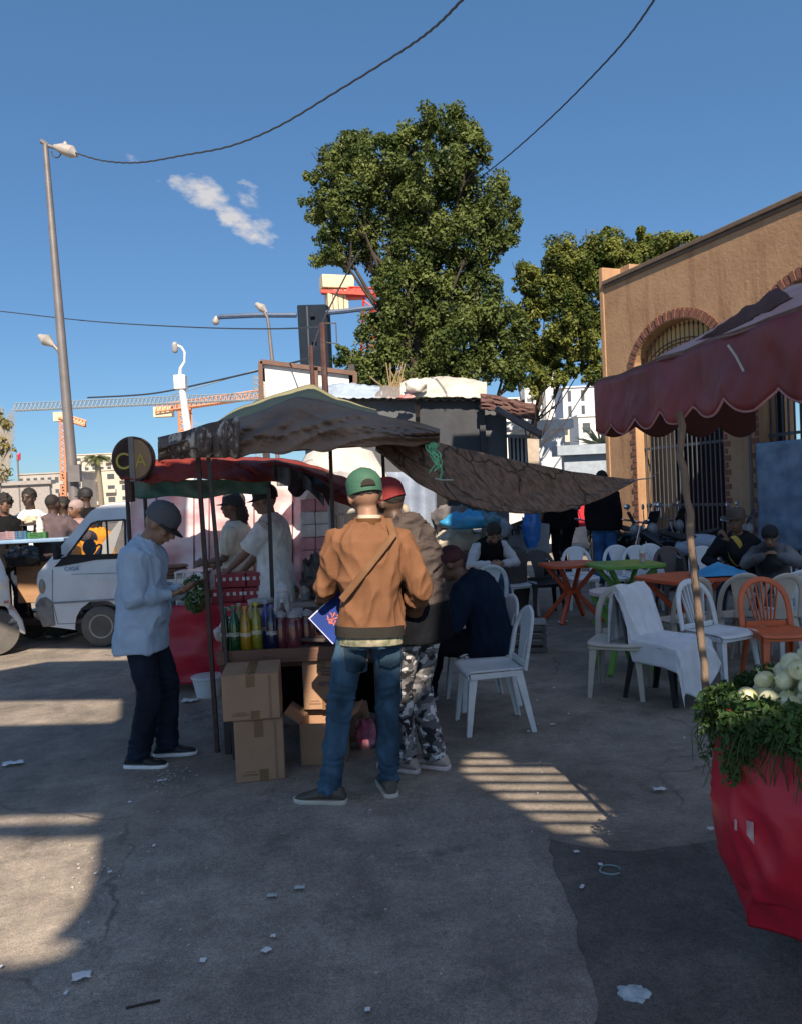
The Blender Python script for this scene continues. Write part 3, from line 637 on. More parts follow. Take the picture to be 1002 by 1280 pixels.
hm_ = person('older man in brown hat, black jacket and yellow shirt seated right', at(925, 8.5), R(140), 1.74, pelvis=(0,0,.53), lean=14, curve=10, head=(4,0,0), hands=[(.02,.42,.98),(.15,.32,.7)], elbows=[(.2,.2,-1),(.9,-.5,-.3)],
    feet=[((-.15,.45,0),10),((.15,.42,0),-10)], skin='brown', vox=.012, top=dict(mat=cloth('black_jacket2', (.02,.02,.024)), name='jacket', off=.035, fat=1.3), legs=dj, hair=dict(t=.004), hat=dict(kind='hat', name='brown_felt', col=(.075,.055,.045)))
_c, _M = hm_['sp'](.34); MB().ell(_c+_M @ V((.0,.135,.03)), (.085,.06,.18), _M, 16, 10).build('yellow_shirt', cloth('yellow_shirt', (.55,.4,.1)), hm_['root'])
person('boy in black cap and varsity jacket seated beside the man in hat', at(963, 8.2), R(150), 1.5, pelvis=(0,0,.5), lean=20, curve=20, head=(28,0,0), hands=[(-.07,.3,.83),(.05,.3,.83)], elbows=[(-.9,-.3,-.3),(.9,-.3,-.3)],
    feet=[((-.12,.4,0),10),((.12,.4,0),-10)], skin='tan', vox=.012, hcurl=(60,60), top=dict(mat=mat('varsity', (.02,.02,.025), .8, scale=2.2, col2=(.25,.25,.27)), name='jacket', off=.04, fat=1.4, collar=1), legs=dj, hat=dict(kind='beanie', name='black2', col=(.01,.01,.012)))
# 8 people behind the hanging sheet
person('man in black clothes and dark helmet standing behind the hanging sheet', at(688, 13.8), R(20), 1.92, skin='dark', vox=.018, top=dict(mat=BK, name='jacket', off=.045, fat=1.3), legs=dict(mat=cloth('black_trousers', (.012,.013,.018))), feet=[((-.14,0,0),8),((.14,0,0),-8)], hat=dict(kind='cap', name='black', col=(.01,.01,.012)))
person('person in red-orange cap half hidden behind the hanging sheet', at(709, 14.8), R(40), 1.86, skin='brown', vox=.02, top=dict(mat=BK, name='jacket', off=.045), legs=dict(mat=cloth('black_trousers', (.012,.013,.018))), hat=dict(kind='beanie', name='orange_red', col=(.8,.06,.02)))
person('person in black jacket and blue jeans beside the parked motorcycles', at(753, 12.6), R(-25), 1.9, skin='dark', vox=.018, top=dict(mat=BK, name='jacket', off=.055, fat=1.5, hem=-.1), legs=dict(mat=denim('jeans_bright', (.03,.09,.22)), name='jeans', r=(.1,.095,.085,.08,.075)), hair=dict(t=.012, curl=.008))
# ------------------------------------------------------------------ plastic chairs and tables
def plast(n, c, **k): return mat('plastic_'+n, c, .45, var=.1, scale=5, bump=.05, bscale=60, dirt=.35, dirtcol=tuple(q*.45 for q in c), **k)
PW = plast('white', (.68,.69,.7)); PB = plast('beige', (.5,.45,.38)); PO = plast('orange', (.62,.13,.04)); PG_ = plast('green', (.16,.36,.06)); PK = plast('black', (.02,.02,.025)); PBR = plast('brown', (.085,.06,.058)); PGY = plast('grey_blue', (.2,.25,.32)); PT = plast('table_orange', (.6,.1,.03))
def make_chair(m, fan=True):
    t = empty('plastic_chair')
    W = .22
    s = MB()
    def seat(u, v):
        y = .22-.42*v; wd = W*(1-.08*v)*(1 if v > .05 else .97); x = (2*u-1)*wd
        z = .44+.012*abs(2*u-1)**3-.018*math.sin(PI*v)*(1-(2*u-1)**2)-(.02*((.12-v)/.12)**2 if v < .12 else 0)
        return V((x, y, z))
    s.grid(seat, 14, 14); s.build('seat', m, t, solid=.012)
    ap = MB()
    for k in (-1, 1): ap.bar((k*W*.97,.19,.415), (k*W*.9,-.19,.42), .012, .04)
    ap.bar((-W*.95,.205,.41), (W*.95,.205,.41), .012, .035); ap.build('apron', m, t, bevel=.004)
    def back(x, z):   # point on the curved back, z above seat 0..0.43
        return V((x, -.2-.17*z-.10*z*z+.05*(1-(x/.24)**2)*-.6+.0, .44+z))
    b = MB(); pts = []
    for k in range(21):
        a = PI*k/20; x = -math.cos(a)*.205*(1+.06*math.sin(a)); z = .0+.4*math.sin(a)**.55 if math.sin(a) > 0 else 0
        pts.append(back(x, z+.0))
    b.tube(pts, .026, 8, flat=.55, fl=(0,1,0))
    b.bar(back(-.17,.03), back(.17,.03), .012, .045)
    if fan:
        for k in range(7):
            u = (k-3)/3; b.bar(back(u*.07,.02), back(u*.14,.395-.05*u*u), .008, .023, up=(0,1,0))
    else:
        p1 = [(-.06,0),(.06,0),(.075,.15),(.13,.37),(.07,.4),(-.07,.4),(-.13,.37),(-.075,.15)]
        b.prism(p1, -.004, .004, f=lambda x, y, z: back(x, z)+V((0,y,0)))
    b.build('backrest', m, t)
    for sx in (-1, 1):
        for sy in (-1, 1):
            l = MB(); top = V((sx*.2, .19 if sy > 0 else -.19, .435)); bt = V((sx*.225, .235 if sy > 0 else -.27, 0)); o_ = .045
            def rg(c, w): return [c+V((sx*(-w), 0, 0)), c, c+V((0, -sy*w, 0)), c+V((-sx*.012, -sy*w, 0)), c+V((-sx*.012, -sy*.012, 0)), c+V((-sx*w, -sy*.012, 0))]
            l.loft([rg(top, .06), rg(top.lerp(bt,.5), .045), rg(bt, .035)]); l.build('leg', m, t, smooth=False)
    return t
PROTO = {}
def chair(px, y, yaw, m, label, fan=False, group='plastic chairs around the cafe tables', tilt=0, z=0):
    k = (m.name, fan)
    if k in PROTO: o = copy_tree(PROTO[k])
    else: o = PROTO[k] = make_chair(m, fan)
    p = at(px, y); o.location = (p.x, p.y, z); o.scale = (.94,)*3; o.rotation_euler = (R(tilt), 0, R(yaw)); tag(o, label, 'chair', group); return o
CPX = lambda px, py: at(px, G(px, py).y)
def cy(px, py): return G(px, py).y
chair(603, 5.25, 97, PW, 'empty white plastic chair nearest the camera, seen from its side')
chair(590, 5.85, 104, PW, 'white plastic chair under the hunched man in navy jacket')
chair(766, 5.95, 155, PB, 'dirty beige plastic chair left of the draped cloth', fan=False)
dch = chair(824, 5.75, 218, PK, 'black legged chair hidden under the white cloth')
chair(893, 6.1, 207, PW, 'white fan-back plastic chair behind the awning pole', fan=True)
chair(966, 6.0, 178, PO, 'orange fan-back plastic chair by the vegetable cart', fan=True)
chair(838, 6.75, 20, PB, 'beige plastic chair half hidden behind the draped cloth')
chair(905, 6.9, 5, PB, 'beige plastic chair behind the white fan-back chair')
chair(950, 6.75, 12, PB, 'beige plastic chair touching the back of the orange chair')
chair(985, 6.95, -5, PW, 'white plastic chair at the right edge behind the orange chair')
chair(640, 9.9, 202, PW, 'white plastic chair right of the bearded man', fan=False)
chair(602, 9.95, 192, PW, 'white plastic chair under the bearded man')
chair(600, 8.7, 12, PW, 'low white plastic chair in front of the bearded man')
chair(676, 9.9, 185, PK, 'black plastic chair left of the orange cross-leg table')
chair(722, 10.3, 180, PW, 'white plastic chair behind the orange cross-leg table')
chair(776, 10.2, 182, PW, 'white plastic chair behind the left half of the green table')
chair(799, 10.0, 176, PW, 'white plastic chair behind the red drink')
chair(820, 10.2, 185, PW, 'white plastic chair behind the right end of the green table')
chair(841, 9.6, 178, PBR, 'dark brown plastic chair left of the awning pole')
chair(889, 9.4, 186, PW, 'white plastic chair left of the man in hat')
chair(921, 8.45, 150, PW, 'white plastic chair under the man in hat')
chair(960, 8.15, 155, PW, 'white plastic chair under the boy in black cap')
chair(990, 8.7, 190, PGY, 'grey-blue plastic chair at far right edge')
# cloth draped over the black chair
TW = cloth('white_towel', (.7,.7,.72), bscale=220, var=.05)
def drape(u, v):
    # v: 0 top back .. 1 front hem ; u across. local chair frame
    s_ = v
    path = [(-.42,.40),(-.385,.78),(-.33,.875),(-.27,.79),(-.16,.475),(.12,.47),(.255,.44),(.30,.27),(.33,.02)]
    f = s_*(len(path)-1); i = min(int(f), len(path)-2); w_ = f-i; y = path[i][0]*(1-w_)+path[i+1][0]*w_; z = path[i][1]*(1-w_)+path[i+1][1]*w_
    wid = .25+.10*max(0, v-.3); x = (2*u-1)*wid
    edge_ = max(0, abs(2*u-1)-.72)/.28
    drop = edge_*(.18 if v > .45 else .05); z -= drop; x -= math.copysign(edge_*.06, x)
    if v > .78: z += (abs(2*u-1.25)*.26)*((v-.78)/.22)**1.2
    fo = math.sin(u*15+v*5+2.2*math.sin(v*4))*.02*(.45+v)+.03*(ridge(V((u*3.2+v, v*2.6, 2)))-.4)
    return V((x+fo*.5, y+fo+.012, z+fo*.7+.006))
g = MB(); g.grid(drape, 60, 80)
dr = g.build('draped_cloth', TW, solid=.004); dr.location = dch.location; dr.rotation_euler = dch.rotation_euler; dr.scale = (1.04, .92, .96); dch.scale = (.93,.9,.92)
tag(dr, 'large white cloth draped over a chair beside the awning pole', 'cloth')
def table(px, y, yaw, m, label, r=.4, top='square', h=.72, legs=True, leg_m=None):
    t = empty('bistro_table', (at(px, y).x, y, 0), R(yaw), label, 'table', 'cafe tables')
    b = MB()
    if top == 'square':
        pl = [(math.copysign(abs(math.cos(a))**.35, math.cos(a))*r, math.copysign(abs(math.sin(a))**.35, math.sin(a))*r) for a in [2*PI*(k+.5)/32 for k in range(32)]]
    else: pl = [(math.cos(2*PI*k/40)*r, math.sin(2*PI*k/40)*r) for k in range(40)]
    b.prism(pl, h-.035, h, f=lambda x, y_, z: V((x, z, y_))); b.build('tabletop', m, t, bevel=.008)
    lm = leg_m or m
    for k in range(4):
        a = PI/4+k*PI/2; d = V((math.cos(a), math.sin(a), 0)); l = MB()
        l.bar(d*r*.95+V((0,0,h-.04)), d*.05+V((0,0,h*.5)), .045, .05); l.bar(d*.05+V((0,0,h*.52)), d*r*1.1+V((0,0,.0)), .045, .05)
        l.build('leg', lm, t, bevel=.006)
    MB().box((0,0,h*.5), (.17,.17,.04)).build('shelf', lm, t, bevel=.01)
    return t
table(710, 9.35, 12, PT, 'orange plastic cross-leg table left of the green table', .34, h=.7)
table(777, 8.75, 5, PG_, 'green plastic table holding a red drink', .38, h=.73)
table(848, 7.5, 20, PT, 'orange plastic table with the blue bag on it, behind the pole', .36, h=.7)
table(768, 6.7, 10, mat('pink_top', (.55,.47,.46), .4), 'small round pale pink table behind the beige chair', .25, top='round', h=.7, leg_m=PG_)
# red drink, water bottle, blue bag, crate
p = P(801, 706, 8.8); t = empty('drink_glass', (p.x, 8.75, .733), 0, 'plastic cup of red juice on the green table', 'cup')
MB().lathe([(.001,0),(.03,0),(.042,.17),(.040,.17),(.028,.006),(.001,.006)], n=20).build('cup', glass_mat('clear_plastic', (.9,.9,.9), .3), t)
MB().lathe([(.001,.008),(.028,.008),(.035,.1),(.001,.1)], n=20).build('juice', mat('red_juice', (.55,.01,.02), .2), t)
p = P(614, 720, 9.2); t = empty('drink_glass', (p.x, 8.9, .45), 0, 'glass with pinkish drink near the bearded man', 'cup'); MB().lathe([(.001,0),(.035,0),(.042,.13),(.04,.13),(.03,.01),(.001,.01)], n=16).build('cup', mat('pink_drink', (.4,.1,.12), .2), t)
def bagmesh(rx, ry, rz, seed, f=5, a=.35):
    b = MB(); b.ell((0,0,rz*.8), (rx, ry, rz), n=32, m=20)
    b.v = [(lambda v: tuple(V(v)*(1+a*(ridge(V(v)*f+V((seed,0,0)))-.5)+.2*noise.noise(V(v)*3+V((seed,3,0))))))(v) for v in b.v]
    b.v = [(x, y, max(z, 0)) for x, y, z in b.v]; return b
BLUEP = mat('blue_plastic', (.03,.26,.5), .35, scale=4, bump=.3, bscale=25); BP2 = mat('deep_blue_plastic', (.02,.13,.42), .3, scale=5, bump=.3, bscale=30)
p = P(900, 722, 7.35); b = MB()
b.grid(lambda u, v: V(((u-.5)*.5, (v-.5)*.32, .012+.09*(1-abs(2*u-1))*(1-abs(2*v-1))+.03*ridge(V((u*4, v*4, 1)))*(1-abs(2*v-1)))), 30, 20)
o = b.build('blue_bag', BLUEP, solid=.004); o.location = (p.x, 7.4, .703); tag(o, 'crumpled light blue plastic bag on the orange table', 'bag')
def crate(name, loc, sz, rz, m, label, cat='crate', slats=4, group=None, mesh_top=True):
    t = empty(name, loc, rz, label, cat, group); x, y, z = sz
    MB().box((0,0,.01), (x-.01, y-.01, .02)).build('base', m, t)
    for sx, sy, ln, ax in ((0,-1,x,0),(0,1,x,0),(-1,0,y,1),(1,0,y,1)):
        b = MB()
        for k in range(slats):
            zz = z*(k+.5)/slats; c = (sx*x/2, sy*y/2, zz); b.box(c, (ln if ax == 0 else .012, ln if ax == 1 else .012, z/slats*.62))
        b.build('side_panel', m, t)
    for sx in (-1, 1):
        for sy in (-1, 1): MB().box((sx*(x/2-.012), sy*(y/2-.012), z/2), (.034,.034,z+.004)).build('corner_post', m, t)
    return t
c_ = crate('wooden_crate', (CPX(652, 812).x, 7.7, 0), (.34,.3,.27), R(-8), mat('crate_grey', (.13,.12,.11), .8), 'upturned grey crate used as a stool behind the white chairs')
MB().box((0,0,.285), (.36,.32,.02)).build('top_board', mat('crate_top', (.3,.28,.26), .8, dirt=.5), c_, bevel=.004)
# ------------------------------------------------------------------ drinks stall (centre)
WOOD = mat('cart_wood', (.17,.085,.055), .75, scale=9, stretch=(1,8,8), bump=.4, bscale=30, dirt=.5, dirtcol=(.03,.02,.015))
DKM = mat('dark_steel', (.03,.022,.022), .5); RUST = mat('rusty_steel', (.06,.024,.022), .6, scale=20, dirt=.4)
CART_Y = 4.85
def Z(px, py, y): return P(px, py, y).z
def X(px, py, y): return P(px, py, y).x
xl = X(272, 828, CART_Y); xr = X(480, 815, CART_Y); zt = .63
ct = empty('drinks_cart', ((xl+xr)/2, CART_Y+.45, 0), 0, 'wooden drinks cart with bottles on it under the brown canopy', 'cart')
o0 = V(ct.location)
def L0(x, y, z): return V((x, y, z))-o0
b = MB(); b.box(L0((xl+xr)/2, CART_Y, zt), (xr-xl, .045, .085)); b.build('front_rail', WOOD, ct, bevel=.006)
b = MB(); b.box(L0((xl+xr)/2, CART_Y+.48, zt-.01), (xr-xl-.01, .9, .03)); b.build('tabletop', mat('cart_top', (.07,.05,.045), .7, dirt=.4), ct)
for x in (xl+.03, xr-.05):
    for y in (CART_Y+.06, CART_Y+.85):
        MB().box(L0(x, y, zt/2-.01), (.04,.04,zt-.04)).build('leg', DKM, ct)
b = MB(); b.box(L0((xl+xr)/2+.1, CART_Y+.12, .56), (xr-xl-.3, .03, .05)); b.build('lower_rail', WOOD, ct, bevel=.004)
for xx in (xl+.12, xl+1.05):
    b = MB(); M = Matrix.Rotation(PI/2, 3, 'Y'); b.lathe([(.13,-.03),(.19,-.035),(.2,0),(.19,.035),(.13,.03)], L0(xx, CART_Y+.62, .2), 28, M); wh = b.build('wheel', mat('old_tyre', (.03,.03,.03), .9), ct)
    b = MB(); b.lathe([(.01,-.02),(.13,-.018),(.13,.018),(.01,.02)], L0(xx, CART_Y+.62, .2), 20, M); b.build('hub', RUST, wh)
b = MB(); b.grid(lambda u, v: L0(xl+.1+(xr-xl-.2)*u, CART_Y+.7+.03*math.sin(u*30), .05+.54*v), 40, 4); b.build('back_cloth', cloth('under_cloth', (.012,.011,.013)), ct, solid=.004)
# canopy posts : rust and dark
for (pa, pb, y, m_) in (((248,572),(270,905),4.95,RUST),((261,572),(290,900),4.8,DKM),((413,560),(416,690),5.6,RUST),((478,560),(480,612),5.9,DKM),((336,610),(340,742),5.65,DKM)):
    a1 = P(*pa, y); b1 = P(*pb, y); b1.z = max(b1.z, 0.0); 
    if y > 5.5: b1 = V((b1.x, b1.y, zt))
    else: b1 = a1.lerp(b1, a1.z/(a1.z-b1.z)) if b1.z > .01 else V((b1.x, b1.y, 0))
    MB().bar(L0(*a1), L0(*b1), .022 if y < 4.9 else .026).build('canopy_post', m_, ct, smooth=False)
# canopy
CV = mat('brown_canvas', (.075,.052,.045), .8, scale=3, bump=.4, bscale=22, dirt=.35, dirtcol=(.2,.17,.14)); 
def streaks(name, col, c2, thr=.6, sx=20, sz=4):
    m = bpy.data.materials.new(name); t, N, L = nt(m); b = N['Principled BSDF']; tc = N.new('ShaderNodeTexCoord'); mp = N.new('ShaderNodeMapping'); mp.inputs['Scale'].default_value = (sx, sx, sz); L.new(tc.outputs['Object'], mp.inputs[0])
    n = N.new('ShaderNodeTexNoise'); n.inputs['Scale'].default_value = 1; n.inputs['Detail'].default_value = 6; n.inputs['Roughness'].default_value = .7; L.new(mp.outputs[0], n.inputs[0])
    r = N.new('ShaderNodeValToRGB'); r.color_ramp.elements[0].position = thr-.03; r.color_ramp.elements[1].position = thr+.06; r.color_ramp.elements[0].color = (*col, 1); r.color_ramp.elements[1].color = (*c2, 1)
    L.new(n.outputs['Fac'], r.inputs[0]); L.new(r.outputs[0], b.inputs['Base Color']); b.inputs['Roughness'].default_value = .75
    bp = N.new('ShaderNodeBump'); bp.inputs['Strength'].default_value = .4; bp.inputs['Distance'].default_value = .02; L.new(n.outputs['Fac'], bp.inputs['Height']); L.new(bp.outputs[0], b.inputs['Normal']); return m
CVS = streaks('peeling_canvas', (.1,.07,.06), (.5,.44,.36), .53, 17, 4)
CVM = mat('brown_canvas_front', (.15,.098,.074), .75, scale=2.5, bump=.3, bscale=30, col2=(.24,.17,.13), dirt=.15, dirtcol=(.3,.25,.2), detail=6)
def interp(pts, u):
    xs = [p[0] for p in pts]; x = xs[0]+(xs[-1]-xs[0])*u
    for i in range(len(pts)-1):
        if x <= pts[i+1][0] or i == len(pts)-2:
            w_ = (x-pts[i][0])/(pts[i+1][0]-pts[i][0]); return x, pts[i][1]*(1-w_)+pts[i+1][1]*w_
crest = [(198,549),(232,541),(262,531),(290,525),(315,519),(345,507),(360,500),(372,496),(400,501),(440,511),(500,525),(549,537)]
lower = [(198,577),(222,571),(250,570),(290,569),(330,568),(400,562),(470,557),(520,556),(549,553)]
def front(u, v):
    x1, y1 = interp(crest, u); x2, y2 = interp(lower, u)
    k = math.sin(PI*v)*.0
    y = 4.72+.32*(1-v)*math.sin(PI*min(1, u*1.05))+.0
    sag = .11*(ridge(V((u*6+v*2.5, v*2.2, .5)))-.4)*math.sin(PI*v)+.05*ridge(V((u*13-v*7, v*3, 4)))*math.sin(PI*v)+.006*ridge(V((u*30+v*9, v*7, 2)))*math.sin(PI*v)
    p = P(x1+(x2-x1)*v, y1+(y2-y1)*v, y-sag-.05*math.sin(PI*v))
    if v > .99: p.z += .012*math.sin(u*40)+.02*nz((u*9, 1, 1))
    return p-o0
g = MB(); g.grid(front, 130, 26); g.build('canopy_front', CVM, ct, solid=.008, ang=70)
g = MB()
def roof(u, v):
    a1 = front(u, 0); x1 = a1.x; e = abs(u-.5)*2
    back_ = V((x1*.98, a1.y+1.35, a1.z-.03))
    p = a1.lerp(back_, v); p.z += .02*nz((u*6, v*4, 3))-.03*math.sin(PI*v); return p
g.grid(roof, 60, 20); g.build('canopy_roof', CVM, ct, solid=.008, ang=70)
# peeling left hanging piece
def leftfl(u, v):
    x = 198+(300-198)*u; yt = interp(crest, (x-198)/(549-198))[1]; yb = 574+3*nz((u*12, 0, 0))-(4 if v > .9 else 0)
    p = P(x, yt-2+(yb-yt+4)*v, 4.7-.0+.02*math.sin(u*22)+.04*ridge(V((u*9, v*2, 7)))-.06*math.sin(PI*v)); return p-o0
g = MB(); g.grid(leftfl, 60, 20); g.build('canopy_flap', CVS, ct, solid=.006, ang=70)
for sx in (xl+.0, ): pass
a1 = L0(*P(205, 572, 4.75)); b1 = L0(*P(545, 550, 4.78)); MB().bar(a1, b1, .025).build('canopy_rail', RUST, ct)
# olive sheet behind
OLV = mat('olive_canvas', (.27,.25,.13), .85, scale=3, bump=.3, bscale=20, dirt=.4, dirtcol=(.2,.18,.13)); 
def olive(u, v):
    x_, y_ = interp([(258,534),(305,507),(340,495),(370,485),(390,480),(398,484),(420,497),(470,512)], u); x2_, y2_ = interp([(250,541),(305,526),(340,514),(372,502),(400,505),(420,510),(440,515),(480,526)], u)
    p = P(x_, y_, 6.1).lerp(P(x2_, y2_+4, 5.0), v); p.z += .012*nz((u*9, v*5, 9)); return p
g = MB(); g.grid(olive, 30, 14); tag(g.build('olive_tarp', OLV, solid=.006), 'olive canvas sheet rising behind the brown canopy', 'tarp')
# brown sheet slung to the right
SL = bpy.data.materials.new('quilted_brown_cloth')
t_, N, L = nt(SL); b_ = N['Principled BSDF']; tc = N.new('ShaderNodeTexCoord'); vo = N.new('ShaderNodeTexVoronoi'); vo.feature = 'DISTANCE_TO_EDGE'; vo.inputs['Scale'].default_value = 2.6
ns = N.new('ShaderNodeTexNoise'); ns.inputs['Scale'].default_value = 3; mxv = N.new('ShaderNodeMixRGB'); mxv.inputs[0].default_value = .25; L.new(tc.outputs['Object'], mxv.inputs[1]); L.new(ns.outputs['Color'], mxv.inputs[2]); L.new(tc.outputs['Object'], ns.inputs[0]); L.new(mxv.outputs[0], vo.inputs[0])
r_ = N.new('ShaderNodeValToRGB'); r_.color_ramp.elements[0].position = .0; r_.color_ramp.elements[1].position = .035; r_.color_ramp.elements[0].color = (.08,.05,.035,1); r_.color_ramp.elements[1].color = (.36,.225,.15,1); L.new(vo.outputs[0], r_.inputs[0])
n3 = N.new('ShaderNodeTexNoise'); n3.inputs['Scale'].default_value = 14; n3.inputs['Detail'].default_value = 6; L.new(tc.outputs['Object'], n3.inputs[0]); r3 = N.new('ShaderNodeValToRGB'); r3.color_ramp.elements[0].position = .35; r3.color_ramp.elements[0].color = (.5,.5,.5,1); r3.color_ramp.elements[1].position = .62; L.new(n3.outputs[0], r3.inputs[0])
m3 = N.new('ShaderNodeMixRGB'); m3.blend_type = 'MULTIPLY'; m3.inputs[0].default_value = 1; L.new(r_.outputs[0], m3.inputs[1]); L.new(r3.outputs[0], m3.inputs[2]); L.new(m3.outputs[0], b_.inputs['Base Color']); b_.inputs['Roughness'].default_value = .9
bp = N.new('ShaderNodeBump'); bp.inputs['Strength'].default_value = .5; bp.inputs['Distance'].default_value = .03; L.new(n3.outputs[0], bp.inputs['Height']); L.new(bp.outputs[0], b_.inputs['Normal'])
trl = N.new('ShaderNodeBsdfTranslucent'); L.new(m3.outputs[0], trl.inputs[0]); mxs = N.new('ShaderNodeMixShader'); mxs.inputs[0].default_value = .35; L.new(b_.outputs[0], mxs.inputs[1]); L.new(trl.outputs[0], mxs.inputs[2]); L.new(mxs.outputs[0], N['Material Output'].inputs[0])
tope = [(470,556),(545,554),(600,566),(650,577),(700,587),(750,595),(792,600)]
bote = [(470,562),(520,602),(560,624),(610,638),(660,642),(700,640),(745,626),(775,612),(792,602)]
def slung(u, v):
    x1, y1 = interp(tope, u); x2, y2 = interp(bote, u)
    yy = 4.9+3.1*u; d = 1.1*(1-u)*0
    p1 = P(x1, y1, yy+.25); p2 = P(x2, y2, yy-.45*math.sin(PI*min(1, u+.1))-.1)
    p = p1.lerp(p2, v); p.z += -.05*math.sin(PI*v)*math.sin(PI*u)+.012*nz((u*14, v*5, 0)); p.y += .05*nz((u*8, v*3, 5)); return p
g = MB(); g.grid(slung, 90, 24); sl_ = g.build('slung_sheet', SL, solid=.01, ang=70); tag(sl_, 'brown quilted sheet slung from the canopy to the gate on the right', 'sheet')
# rope and green string
GR = mat('green_string', (.2,.6,.35), .6); rt_ = empty('green_rope', P(541, 575, 4.7), 0, 'frayed green string knotted at the right corner of the brown canopy', 'rope')
random.seed(6)
for k in range(9):
    pts = []; x_, y_ = 541+random.uniform(-3,3), 556
    n_ = random.choice((7, 9, 11)); amp_ = random.uniform(2,8); ph_ = random.random()*6; ln_ = random.uniform(22,48)
    for q in range(n_+1): u = q/n_; pts.append(P(x_+amp_*math.sin(ph_+u*5)+u*4, y_+ln_*u*(1 if k % 3 else math.sin(u*2.6)*.9), 4.66+.03*math.sin(q+k))-rt_.location)
    MB().tube(pts, .0045, 6).build('strand', GR, rt_)
MB().tube([P(543,598,4.66)-rt_.location, P(551,600,4.66)-rt_.location, P(566,600,4.66)-rt_.location], .005, 6).build('strand', mat('pale_rope', (.4,.42,.38), .8), rt_); MB().ell(P(541,557,4.67)-rt_.location, (.025,.02,.025)).build('knot', GR, rt_)
pr = [P(788, 601, 8.1), P(800, 599, 9.3), P(812, 598, 10.8), P(822, 590, 13.4)]
tag(MB().tube(pr, .008, 6).build('tie_rope', mat('pale_rope', (.4,.42,.38), .8)), 'pale rope tying the slung sheet to the gate', 'rope')
# boxes under the cart
CB = mat('cardboard', (.36,.215,.13), .85, scale=4, bump=.1, bscale=60, dirt=.25, dirtcol=(.2,.11,.07)); TAPE = mat('packing_tape', (.2,.115,.06), .2)
def carton(px, py, y, sz, rz, label, z=0, open_=False, tilt=0, mark=None):
    p = P(px, py, y); t = empty('cardboard_box', (p.x, y, z), R(rz), label, 'box', 'cardboard boxes under the drinks cart'); x, yy, h = sz
    if open_:
        b = MB()
        for s_ in (-1, 1): b.box((s_*x/2, 0, h/2), (.006, yy, h)); b.box((0, s_*yy/2, h/2), (x-.007, .006, h))
        b.box((0,0,.004), (x-.01, yy-.01, .006)); b.build('carton_body', CB, t)
        for s_ in (-1, 1): MB().box((s_*(x/2+.05), 0, h+.03), (.12, yy*.95, .005), Matrix.Rotation(R(-35*s_), 3, 'Y')).build('flap', CB, t)
        MB().box((0, yy/2+.04, h+.05), (x*.95, .005, .14), Matrix.Rotation(R(-30), 3, 'X')).build('flap', CB, t)
    else:
        b = MB(); b.grid(lambda u, v: V((0,0,0)), 1, 1) if 0 else None
        b.box((0,0,h/2), (x, yy, h)); me = b.build('carton_body', CB, t, bevel=.006)
        for s_ in (-1, 1): MB().box((s_*x*.252, 0, h+.0025), (x*.49, yy*.99, .004), Matrix.Rotation(R(-.8*s_), 3, 'Y')).build('flap', CB, t)
        MB().box((0, -yy/2-.0015, h*.86), (.05, .002, h*.27)).build('tape', TAPE, t); MB().box((0,0,h+.007), (.05, yy*.98, .0015)).build('tape', TAPE, t)
        MB().box((x*.33, -yy/2-.0016, h*.5), (.012, .002, h*.94)).box((-x*.2, -yy/2-.0016, h*.12), (x*.3, .002, .01)).box((-x*.2, -yy/2-.0016, h*.17), (x*.22, .002, .006)).build('printed_mark', mat('box_print_soft', (.25,.15,.095), .8), t)
        MB().box((.02, -yy/2-.0018, h*.1), (.05, .002, h*.2)).build('tape', TAPE, t)
    if mark:
        for k in range(3): MB().box((x*.12, -yy/2-.002, h*(.78-.06*k)), (x*.26, .002, .012)).build('printed_mark', mat('box_print', (.16,.09,.07), .8), t)
        text(mark, .06, mat('box_print_blue', (.13,.1,.14), .8), t, Matrix.Translation((x*.08, -yy/2-.003, h*.5)) @ Matrix.Rotation(PI/2, 4, 'X'), 'printed_word')
    return t
carton(326, 930, 4.57, (.28,.36,.355), 9, 'lower left cardboard box of the stack of two')
carton(320, 930, 4.55, (.325,.36,.26), 7, 'upper left cardboard box on the stack of two', z=.363)
carton(408, 930, 4.78, (.26,.3,.25), -3, 'open cardboard box on the ground under the printed one', open_=True)
carton(409, 880, 5.0, (.25,.28,.34), -4, 'cardboard box with blue print above the open box', z=.27, mark='elm')
carton(438, 930, 5.15, (.26,.25,.2), 5, 'small cardboard box behind the jeans of the man in rust jacket')
p = G(458, 934); o = bagmesh(.07,.07,.1, 3, 14, .25).build('pink_bag', mat('pink_plastic', (.5,.07,.16), .35, col2=(.6,.3,.35), scale=9)); o.location = (p.x, p.y, 0); tag(o, 'crumpled pink plastic bag on the ground behind the blue jeans', 'bag')
# goods on the cart
ztop = zt+.012
def bottle(px, y, h, r, col, capc, label, z=None, group='bottles on the drinks cart'):
    p = P(px, 800, y); t = empty('bottle', (p.x, y, ztop if z is None else z), 0, label, 'bottle', group)
    k = r; MB().lathe([(.001,0),(k*.9,0),(k,.01),(k*.96,h*.3),(k,h*.62),(k*.8,h*.72),(k*.34,h*.86),(k*.3,h*.93),(.001,h*.93)], n=18).build('glass_body', mat('liquid_%s' % label.split()[0], col, .12, var=.25, scale=22, bump=0, spec=.9), t)
    MB().lathe([(.001,h*.935),(k*.42,h*.935),(k*.42,h),(.001,h)], n=14).build('cap', mat('cap_%s' % label.split()[0], capc, .4), t)
    MB().lathe([(k*1.01,h*.36),(k*1.02,h*.365),(k*1.02,h*.44),(k*1.01,h*.445)], n=18).build('paper_label', mat('labelp_%s' % label.split()[0], tuple(min(1, c*1.6+.05) for c in col), .5, scale=30, col2=(.5,.5,.45)), t)
BOTS = 1
bottle(283, 4.98, .29, .034, (.005,.04,.015), (.02,.14,.06), 'green bottle leftmost on the cart')
